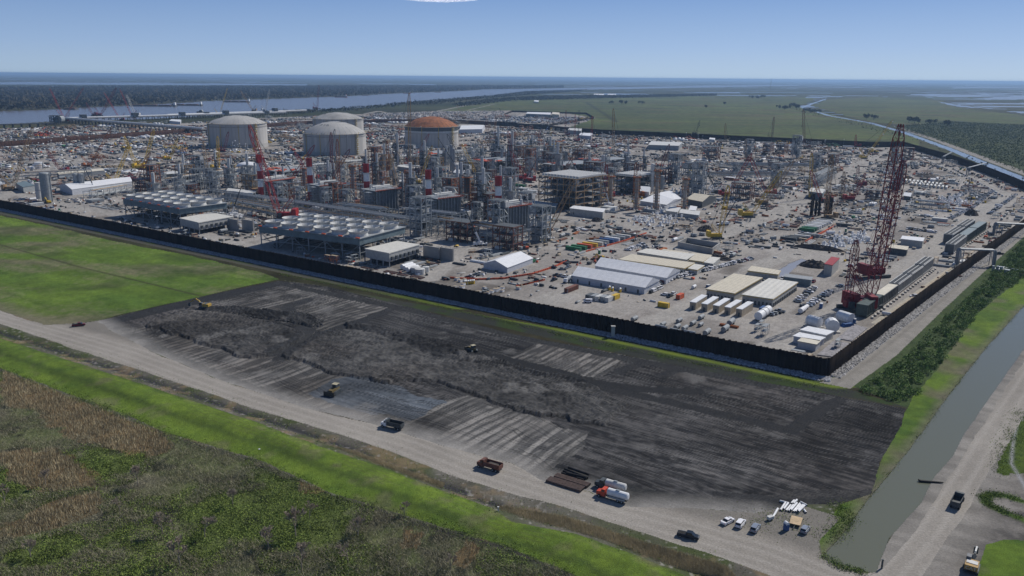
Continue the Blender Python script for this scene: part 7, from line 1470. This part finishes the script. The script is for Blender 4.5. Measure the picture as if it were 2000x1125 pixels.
for i, (x, y) in enumerate([(843, 505), (870, 508), (455, 448), (485, 450)]):
    c = P3(x, y); root = empty('precast_wall', c, AW); tag(root, ['left pale slab wall of the bay behind the short round tanks', 'right pale slab wall of the bay behind the short round tanks', 'left pale slab wall of the bay right of the farther machine hall', 'right pale slab wall of the bay right of the farther machine hall'][i], 'wall'); b = MB(); b.box(0, 0, 0, 14, 1.2, 8.5); b.build('slab', CONCD, root); b = MB(); [b.box(q, -.8, 0, .8, .5, 8.7) for q in (-6, 0, 6)]; b.build('pilaster', CONC, root)
for i, (x, y) in enumerate([(1106, 520), (1000, 470), (1012, 472), (1024, 474), (1036, 470), (1048, 468), (905, 472)]): pass
for i in range(7):
    c = P3(900+i*7.5, 432+i*1.4) if i < 3 else P3(1022+(i-3)*7, 452+(i-3)*-1.0); b = MB(); b.box(0, 0, 0, 4.5, 8, 10, 0, 0, .96); b.box(0, -4.05, 1, 2, .12, 7, 1); tag(b.build('panel_unit', [OFFW, DGRY], loc=c, rz=AW-math.pi), ('%s tall pale panel unit right of the fourth boiler' % ['left', 'middle', 'right'][i]) if i < 3 else ('%s tall pale panel unit right of the last boiler' % ['first', 'second', 'third', 'fourth'][i-3]), 'panel unit', 'tall pale panel units beside the boilers')
for i, (x, y, c_) in enumerate([(1115, 523, 'white'), (300, 436, 'yellow')]): pass
# cement mixer truck
root = empty('mixer_truck', P3(1110, 551), AB+math.pi); tag(root, 'white concrete mixer truck on the wide road by the end of the barrier curve', 'mixer truck'); b = MB(); b.box(0, 0, .7, 9, 1.2, .4); b.build('chassis', DKST, root); b = MB(); body(b, [(2.4, 1.2, .7, 2.9), (3.8, 1.2, .7, 2.9), (4.2, 1.1, .7, 1.8)]); b.build('cab', WHT, root); b = MB(); b.cyl((-4, 0, 3.1), (-.8, 0, 2.6), .8, 1.5, n=14); b.cyl((-.8, 0, 2.6), (1.8, 0, 2.1), 1.5, .9, n=14); b.build('drum', OFFW, root); wheels(root, (3.5, -1.8, -3.1), 1.05, .52, .45)
# ================================================================ ROCKS AND PLANTS
def soup(name, label, cat, centre, size, tones, mat_, tri=None, lean=.5, upr=False, kind='stuff'):
    """many small leaf, blade or stone faces; centre (n,3), size (n,), tones (n,3)"""
    n = len(centre); a = rng.random(n)*2*np.pi; r = rng.normal(size=(n, 3)); r /= np.linalg.norm(r, axis=1)[:, None]
    if upr: d1 = np.c_[np.cos(a), np.sin(a), np.zeros(n)]*.13; d2 = np.c_[rng.normal(size=(n, 2))*lean*.5, np.ones(n)]
    else: d1 = r; q = rng.normal(size=(n, 3)); d2 = np.cross(r, q); d2 /= np.maximum(np.linalg.norm(d2, axis=1)[:, None], 1e-6); d2[:, 2] = np.abs(d2[:, 2])
    s = size[:, None]; V = np.stack([centre-d1*s*.5, centre+d1*s*.5, centre+d2*s], 1).reshape(-1, 3); Fq = np.arange(3*n).reshape(-1, 3)
    o = np_mesh(name, V, Fq, mat_, np.repeat(tones, 3, 0)); return tag(o, label, cat, kind=kind)
LEAF = attr_mat('leaf', .8, 1.5, .2, 0, .15); TWIG = attr_mat('twig', .9, 1.5, .2, 0, .1)
def scatter(poly, n, ymax=1e9):
    p = np.array(poly); x = rng.uniform(p[:, 0].min(), p[:, 0].max(), n*4); y = rng.uniform(p[:, 1].min(), min(p[:, 1].max(), ymax), n*4); m = pip(x, y, poly); return x[m][:n], y[m][:n]
def tones(n, a, b, p=1.): t = (rng.random(n)**p)[:, None]; return np.array(a)*(1-t)+np.array(b)*t
# --- shrub masses on the right
bx_, by_ = scatter(BUSH, 6500, 620); k = 70
rb = rng.uniform(.9, 2.4, len(bx_)); th = rng.random((len(bx_), k))*6.28; ph = np.arccos(rng.uniform(0, 1, (len(bx_), k))); rr = rng.uniform(.7, 1.05, (len(bx_), k))*rb[:, None]
V = np.stack([bx_[:, None]+rr*np.cos(th)*np.sin(ph), by_[:, None]+rr*np.sin(th)*np.sin(ph), rr*np.cos(ph)*1.1+.1], -1).reshape(-1, 3)
bt = tones(len(bx_), (.085, .14, .04), (.18, .27, .07)); soup('shrub_mass', 'dense mass of dark green rounded shrubs between the outer gravel road and the canal bank', 'shrubs', V, rng.uniform(.3, .7, len(V)), np.repeat(bt, k, 0)*rng.uniform(.7, 1.3, len(V))[:, None], LEAF)
# --- foreground scrub
xs, ys = Xf[quads[SCR]].mean(1), Yf[quads[SCR]].mean(1); mm = (ys > 150) & (ys < 420) & (np.abs(xs) < 330)
xs, ys = xs[mm], ys[mm]; A = np.abs((Xf[quads[SCR][:, 1]]-Xf[quads[SCR][:, 0]]))[mm]*3; pr = A/A.sum()
def pick(n, cond=None):
    i = rng.choice(len(xs), n*3, p=pr); x = xs[i]+rng.uniform(-.4, .4, n*3); y = ys[i]+rng.uniform(-.4, .4, n*3); 
    if cond is not None: m = cond(x, y); x, y = x[m], y[m]
    return x[:n], y[:n]
def inreed(x, y):
    m = np.zeros(len(x), bool)
    for z in REEDZ: m |= pip(x+9*(fbm(x, y, 12., 5)-.5), y+11*(fbm(x, y, 12., 6)-.5), z)
    return m
x, y = pick(130000, lambda x, y: inreed(x, y) & (rng.random(len(x)) < fbm(x, y, 5., 9)*1.5-.1))
x2, y2 = scatter(REEDB, 50000); x3, y3 = scatter(REEDC, 50000)
X = np.r_[x, x2, x3]; Y = np.r_[y, y2, y3]; t = fbm(X, Y, 4., 33)*rng.uniform(.6, 1.4, len(X)); T = np.array((.22, .195, .125))[None]*(1-t[:, None])+np.array((.56, .48, .31))[None]*t[:, None]; T[len(x)+len(x2):] = T[len(x)+len(x2):]*1.0+np.array((.10, .09, .07)); T[len(x):len(x)+len(x2)] = T[len(x):len(x)+len(x2)]*1.25+np.array((.05, .04, .03))
soup('reeds', 'orange-brown dry reed beds in the scrub and along the haul road ditch', 'reeds', np.c_[X, Y, np.zeros(len(X))], rng.uniform(.6, 1.6, len(X)), T, TWIG, upr=True, lean=.35)
x, y = pick(200000, lambda x, y: (fbm(x, y, 34., 73) > .50) & ~inreed(x, y) & (rng.random(len(x)) < fbm(x, y, 4., 44)*1.4-.1)); hgt = fbm(x, y, 5., 45)
soup('green_scrub', 'low green bushes and weeds in the foreground scrub', 'bushes', np.c_[x, y, rng.random(len(x))*hgt*1.6], rng.uniform(.16, .42, len(x)), tones(len(x), (.085, .125, .03), (.21, .27, .06))*(.5+hgt)[:, None], LEAF)
x, y = pick(260000, lambda x, y: (fbm(x, y, 34., 73) < .62) & ~inreed(x, y) & (rng.random(len(x)) < fbm(x, y, 6., 54)*1.5-.2)); hgt = fbm(x, y, 7., 55)
soup('bare_brush', 'grey-brown leafless brushwood covering the foreground scrub', 'brushwood', np.c_[x, y, rng.random(len(x))*hgt*2.], rng.uniform(.35, .9, len(x)), tones(len(x), (.14, .13, .08), (.42, .39, .27), 1.5), TWIG, upr=True, lean=1.6)
# weeds along the foot of the front wall, the levee edges and banks
x, y = [], []
for pts, n, w in ((LEVB, 26000, 1.6), (DITCH, 18000, 4.), (GP((545, 535), (800, 585), (1100, 655), (1300, 698), (1500, 738), (1650, 765)), 16000, 1.3), (GP((1609, 1086), (1640, 1107), (1685, 1118)), 2500, .9), (GP((1640, 985), (1650, 1005), (1635, 1040), (1608, 1050)), 4000, 1.8), (GP((1470, 1030), (1540, 1010), (1580, 1045)), 1500, 4.), (CANL, 2500, .6),
                  (GP((2000, 1015), (1960, 1000), (1930, 985), (1922, 972), (1935, 966), (1965, 968), (1992, 978)), 5000, 1.1), (GP((1960, 925), (1970, 880), (1985, 840), (2010, 800)), 6000, 2.5)):
    P = np.array(pts); L = np.r_[0, np.cumsum(np.hypot(*(P[1:]-P[:-1]).T))]; s = rng.random(n)*L[-1]; x.append(np.interp(s, L, P[:, 0])+rng.normal(size=n)*w); y.append(np.interp(s, L, P[:, 1])+rng.normal(size=n)*w)
x = np.concatenate(x); y = np.concatenate(y); m = (rng.random(len(x)) < fbm(x, y, 5., 66)*1.7-.3) & (y > 165); x, y = x[m], y[m]; z = zfun(x, y)
soup('weeds', 'ragged green weeds along ditches, banks and the foot of the front wall', 'weeds', np.c_[x, y, z+rng.random(len(x))*.5], rng.uniform(.15, .38, len(x)), tones(len(x), (.08, .12, .03), (.19, .26, .05)), LEAF)
x, y = scatter(LEVEE, 90000, 420); m = (np.abs(x) < 330) & (rng.random(len(x)) < fbm(x, y, 8., 67)*1.5-.2); x, y = x[m], y[m]; z = zfun(x, y)
soup('levee_grass', 'tufts of grass standing on the bright green levee', 'grass', np.c_[x, y, z], rng.uniform(.12, .4, len(x)), tones(len(x), (.08, .13, .025), (.24, .29, .08)), LEAF, upr=True, lean=1.2)
x, y = scatter(GRASS, 60000, 700); z = zfun(x, y); soup('field_grass', 'tufts of grass over the left field', 'grass', np.c_[x, y, z], rng.uniform(.15, .5, len(x)), tones(len(x), (.07, .12, .025), (.22, .24, .08)), LEAF, upr=True, lean=1.2)
x, y = scatter(BANK, 30000, 620); z = zfun(x, y); m = (rng.random(len(x)) < fbm(x, y, 6., 68)*1.6-.3) & ~pip(x, y, CANAL); soup('bank_grass', 'rough grass on the canal bank', 'grass', np.c_[x, y, z][m], rng.uniform(.15, .45, m.sum()), tones(m.sum(), (.07, .12, .025), (.2, .26, .06)), LEAF, upr=True, lean=1.2)
# --- rock armour
def along(pts, n, w0, w1):
    P = np.array(pts); L = np.r_[0, np.cumsum(np.hypot(*(P[1:]-P[:-1]).T))]; s = rng.random(n)*L[-1]; k = np.clip(np.searchsorted(L, s)-1, 0, len(P)-2); d = (P[1:]-P[:-1])[k]; d /= np.linalg.norm(d, axis=1)[:, None]
    w = rng.uniform(w0, w1, n); return np.interp(s, L, P[:, 0])+d[:, 1]*w, np.interp(s, L, P[:, 1])-d[:, 0]*w
def rocks(name, label, poly, n, s0, s1, c0, c1, line=None):
    x, y = scatter(poly, n) if line is None else along(poly, n, *line); n = len(x); base = np.array([(1, 0, 0), (0, 1, 0), (-1, 0, 0), (0, -1, 0), (0, 0, 1), (.6, .6, .7), (-.6, .5, .6)]); F_ = np.array([(0, 1, 5), (1, 6, 5), (5, 6, 4), (1, 2, 6), (2, 3, 4), (2, 4, 6), (3, 0, 4), (0, 5, 4)])
    s = rng.uniform(s0, s1, n); a = rng.random(n)*6.28; c, q = np.cos(a)[:, None], np.sin(a)[:, None]; j = rng.uniform(.7, 1.3, (n, 7, 3)); B = base[None]*j*s[:, None, None]
    V = np.stack([B[..., 0]*c-B[..., 1]*q+x[:, None], B[..., 0]*q+B[..., 1]*c+y[:, None], B[..., 2]*.8+.02], -1).reshape(-1, 3); Fq = (F_[None]+np.arange(n)[:, None, None]*7).reshape(-1, 3)
    tag(np_mesh(name, V, Fq, soil, np.repeat(tones(n, c0, c1), 7, 0)), label, 'rocks', kind='stuff')
rocks('rock_armour', 'pale rock armour along the outer foot of the right flood wall', GP((1619, 734), (1800, 594), (2064, 397)), 9000, .35, .85, (.17, .165, .16), (.44, .43, .42), (.4, 4.4))
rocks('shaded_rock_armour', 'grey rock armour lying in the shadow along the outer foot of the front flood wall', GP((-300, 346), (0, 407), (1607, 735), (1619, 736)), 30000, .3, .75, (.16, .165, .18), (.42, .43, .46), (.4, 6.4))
# --- clods on the mud
def clods(name, label, poly, n, s0, s1):
    rocks(name, label, poly, n, s0, s1, (.02, .021, .022), (.075, .075, .075))
clods('mud_clods', 'dark clods of wet clay on the rough spoil areas of the mud field', MK, 1500, .3, .9); clods('ridge_clods', 'dark clods of clay along the ridge across the mud field', MR, 1500, .2, .6)
# --- bare grey trees in the scrub
def bare_tree(seed, h):
    rr = random.Random(seed); tk = MB(); br = MB()
    def grow(b, p, d, L, r, lv):
        q = p+d*L; b.cyl(p, q, max(r, .045), max(r*.6, .04), n=4 if lv else 6, caps=False)
        if lv >= 5: return
        for i in range(rr.randint(3, 4)):
            t = rr.uniform(.45, 1); nd = (d+Vector((rr.uniform(-1, 1), rr.uniform(-1, 1), rr.uniform(-.15, .75)))*.75).normalized(); grow(br, p.lerp(q, t), nd, L*rr.uniform(.55, .75), r*.5, lv+1)
    grow(tk, Vector((0, 0, 0)), Vector((rr.uniform(-.1, .1), rr.uniform(-.1, .1), 1)).normalized(), h*.34, h*.018, 0); return tk, br
BK = mat('grey_bark', (.36, .30, .235), .9, 0, .15, 2.); protos = []
for i in range(4):
    tk, br = bare_tree(10+i, 11); o1 = tk.build('trunk', BK); o2 = br.build('branches', BK); protos.append((o1.data, o2.data)); bpy.data.objects.remove(o1); bpy.data.objects.remove(o2)
BT = [(10, 985, .9, 'leafless grey tree at the left edge beside the orange reeds'), (90, 950, .8, 'leafless grey tree in the middle of the orange reeds'), (318, 1045, 1., 'leafless pale tree, left one of the pair below the green track'), (400, 1052, .95, 'leafless pale tree, right one of the pair below the green track'), (352, 1108, 1.15, 'leafless pale tree near the bottom edge below the pair'),
      (578, 1050, 1.3, 'tallest leafless tree, below the reddish tuft by the levee edge'), (525, 1075, 1., 'leafless tree just left of the tallest one'), (605, 1012, .8, 'small leafless tree close to the levee edge'), (590, 1115, 1.1, 'leafless tree at the bottom edge below the tallest one'), (270, 950, 1., 'leafless bushy tree between the reeds and the green track'),
      (700, 1050, .9, 'dark leafless tree in the central scrub'), (235, 1000, .7, 'low leafless tree on the green track'), (790, 1010, .7, 'leafless tree near the levee edge in the centre'), (455, 990, .8, 'leafless tree above the pair, in dark brush'), (60, 1090, .8, 'leafless tree in the bottom left corner'), (680, 1100, .8, 'leafless tree at the bottom centre'), (880, 1115, .7, 'leafless tree at the bottom right of the scrub')]
for i, (x, y, s, l) in enumerate(BT):
    r = empty('bare_tree', P3(x, y), i*1.3); tag(r, l, 'tree', 'leafless grey trees in the foreground scrub'); r.scale = (s*.9,)*3
    for nme, me in zip(('trunk', 'branches'), protos[i % 4]): o = bpy.data.objects.new(nme, me); COL.objects.link(o); o.parent = r
# --- field trees far off
def leafy(seed, n=420):
    g = np.random.default_rng(seed); k = 7; cs = g.normal(size=(k, 3))*np.array([3.4, 3.4, 1.3])+np.array([0, 0, 7.]); i = g.integers(0, k, n); d = g.normal(size=(n, 3)); d /= np.linalg.norm(d, axis=1)[:, None]; c = cs[i]+d*g.uniform(1.6, 3., n)[:, None]; s = g.uniform(1., 2., n)
    a = g.normal(size=(n, 3)); b = g.normal(size=(n, 3)); V = np.stack([c-a*s[:, None]*.4, c+a*s[:, None]*.4, c+b*s[:, None]*.6], 1).reshape(-1, 3); o = np_mesh('crown', V, np.arange(3*n).reshape(-1, 3), LEAF, np.repeat(np.array((.03, .045, .016))*g.uniform(.6, 1.5, n)[:, None], 3, 0)); me = o.data; bpy.data.objects.remove(o); return me
crowns = [leafy(i) for i in range(4)]; tb = MB(); tb.cyl((0, 0, 0), (0, 0, 5), .5, .3, n=6); [tb.cyl((0, 0, 3.5), (2.5*math.cos(a), 2.5*math.sin(a), 7), .25, .1, n=4) for a in (0, 2, 4)]; o = tb.build('trunk', mat('bark', (.09, .07, .05), .9)); trm = o.data; bpy.data.objects.remove(o)
FTR = [(1195, 203, 1.5), (1214, 204, 1.9), (1222, 204, 1.5), (1254, 203.5, 1.5), (1378, 211, 1.3), (1415, 205, 1.4), (1523, 213, 1.5), (1532, 215, 1.9), (1548, 211, 2.2), (1556, 214, 2), (1572, 219, 1.5), (1582, 220, 1.5), (1590, 222, 1.6), (1601, 221, 1.3), (1692, 233, 1.6), (1706, 234, 1.6), (1775, 240, 1.8), (1786, 241, 1.8), (1794, 242, 1.5), (1815, 243, 1.5), (1850, 246, 1.6),
       (1060, 195, 1.6), (1026, 195, 1.4), (1470, 193, 2), (1490, 192, 2.2), (1480, 194, 2)]
for i, (x, y, s) in enumerate(FTR):
    r = empty('field_tree', P3(x, y), i); z = 'left pasture beyond the central yard' if x < 1300 else 'pasture left of the canal bend' if x < 1610 else 'meadow right of the straight canal'; tag(r, 'dark round field tree on the %s' % z, 'tree', 'field trees on the %s' % z); r.scale = (s,)*3
    for nme, me in (('trunk', trm), ('crown', crowns[i % 4])): o = bpy.data.objects.new(nme, me); COL.objects.link(o); o.parent = r
# --- distant woods as low uneven canopies
def canopy(name, label, poly, n, s, h, c0, c1, zs=1.):
    x, y = scatter(poly, n); z = h*(.35+.65*fbm(x, y, 40., 500))*rng.uniform(.2, 1, len(x)); soup(name, label, 'woodland', np.c_[x, y, z], rng.uniform(.6, 1.2, len(x))*s, tones(len(x), c0, c1), LEAF)
FB = GP((-500, 242), (0, 217), (150, 211.5), (400, 197), (650, 188.6), (775, 182.2), (900, 177.2), (950, 174.3), (1100, 171.7), (1100, 168.5), (800, 168.5), (400, 170), (0, 172), (-500, 185)); canopy('riverside_forest', 'brown leafless forest along the far river bank', FB, 70000, 16, 13, (.028, .03, .014), (.07, .058, .036))
canopy('canalside_wood', 'dark green woodland on the right beyond the straight canal', WOOD2, 34000, 2.2, 2., (.055, .08, .03), (.10, .13, .045))
NB = GP((480, 222), (600, 216.5), (707, 210.5), (800, 200.5), (900, 192.5), (962, 187.5), (1025, 179.5), (1137, 176), (1137, 178), (1060, 184), (1000, 189), (930, 195), (840, 205), (800, 206), (700, 216), (600, 222)); canopy('riverbank_trees', 'low thicket along the near river bank', NB, 16000, 7, 9, (.025, .035, .014), (.055, .055, .028))
canopy('levee_side_scrub', 'dark scrub belt between the far levee road and the pasture', GP((880, 204), (960, 194), (1060, 188), (1180, 187), (1400, 184), (1400, 187), (1200, 192), (1000, 197), (900, 209)), 14000, 8, 6, (.022, .03, .012), (.045, .05, .02))
canopy('canal_bank_scrub', 'dark scrub clumps along the near side of the far canal', GP((1560, 213), (1600, 223), (1700, 243), (1760, 260), (1900, 312), (2000, 350), (2000, 362), (1860, 300), (1750, 266), (1600, 230), (1555, 216)), 1500, 3, 4, (.022, .03, .012), (.045, .055, .02))
# --- little cumulus at the top edge of the sky
cm_ = bpy.data.materials.new('cloud_vapour'); cm_.use_nodes = True; t = cm_.node_tree; t.nodes.clear(); o_ = t.nodes.new('ShaderNodeOutputMaterial'); df = t.nodes.new('ShaderNodeBsdfDiffuse'); tl = t.nodes.new('ShaderNodeBsdfTranslucent'); ad = t.nodes.new('ShaderNodeAddShader'); tp = t.nodes.new('ShaderNodeBsdfTransparent'); mx = t.nodes.new('ShaderNodeMixShader'); lw = t.nodes.new('ShaderNodeLayerWeight'); nz = t.nodes.new('ShaderNodeTexNoise'); nz.inputs['Scale'].default_value = .02; mth = t.nodes.new('ShaderNodeMath'); mth.operation = 'MULTIPLY_ADD'; mth.use_clamp = True
df.inputs[0].default_value = tl.inputs[0].default_value = (.95, .95, .97, 1); g = t.nodes.new('ShaderNodeNewGeometry'); t.links.new(g.outputs['Position'], nz.inputs[0]); lw.inputs[0].default_value = .6; mth.inputs[1].default_value = 1.1; t.links.new(lw.outputs['Facing'], mth.inputs[0]); t.links.new(nz.outputs['Fac'], mth.inputs[2]) 
t.links.new(df.outputs[0], ad.inputs[0]); t.links.new(tl.outputs[0], ad.inputs[1]); mth2 = t.nodes.new('ShaderNodeMath'); mth2.operation = 'SUBTRACT'; mth2.use_clamp = True; mth2.inputs[1].default_value = .12; t.links.new(mth.outputs[0], mth2.inputs[0]); t.links.new(mth2.outputs[0], mx.inputs[0]); t.links.new(ad.outputs[0], mx.inputs[1]); t.links.new(tp.outputs[0], mx.inputs[2]); t.links.new(mx.outputs[0], o_.inputs[0])
import bmesh
from mathutils import noise
for i, (x, y, w, l) in enumerate([(860, 0, 130, 'small flat white cloud at the top edge of the sky, left of centre'), (1150, -7, 120, 'thin cloud wisp at the top edge of the sky, right of the first cloud')]):
    Yc = 11000; c = at_depth(x, y, Yc); bm = bmesh.new(); bmesh.ops.create_icosphere(bm, subdivisions=6, radius=1)
    for v in bm.verts:
        p = v.co.copy(); q = Vector((p.x*4, p.y*2, p.z*1.3+i*9)); d = 1+.38*noise.noise(q)+.2*noise.noise(q*2.7)+.1*noise.noise(q*6); v.co = Vector((p.x*w*Yc/F*.5*(1+.12*noise.noise(q*1.5)), p.y*150*d, (p.z*62 if p.z > 0 else p.z*20)*d*(1-.55*p.x*p.x)))
    me = bpy.data.meshes.new('cloud'); bm.to_mesh(me); bm.free(); me.materials.append(cm_); me.polygons.foreach_set('use_smooth', [True]*len(me.polygons)); o = bpy.data.objects.new('cloud', me); COL.objects.link(o); o.location = c; tag(o, l, 'cloud')
# ---------------------------------------------------------------- haze
hz = MB(); hz.box(0, 0, -4.5, 130000, 130000, 4.5+128)
m = bpy.data.materials.new('haze'); m.use_nodes = True; t = m.node_tree; t.nodes.clear()
o_ = t.nodes.new('ShaderNodeOutputMaterial'); v_ = t.nodes.new('ShaderNodeVolumePrincipled')
v_.inputs['Color'].default_value = (.42, .66, 1, 1); v_.inputs['Density'].default_value = 5.5e-5; v_.inputs['Anisotropy'].default_value = .2
t.links.new(v_.outputs[0], o_.inputs['Volume'])
tag(hz.build('haze', m), kind='stuff')
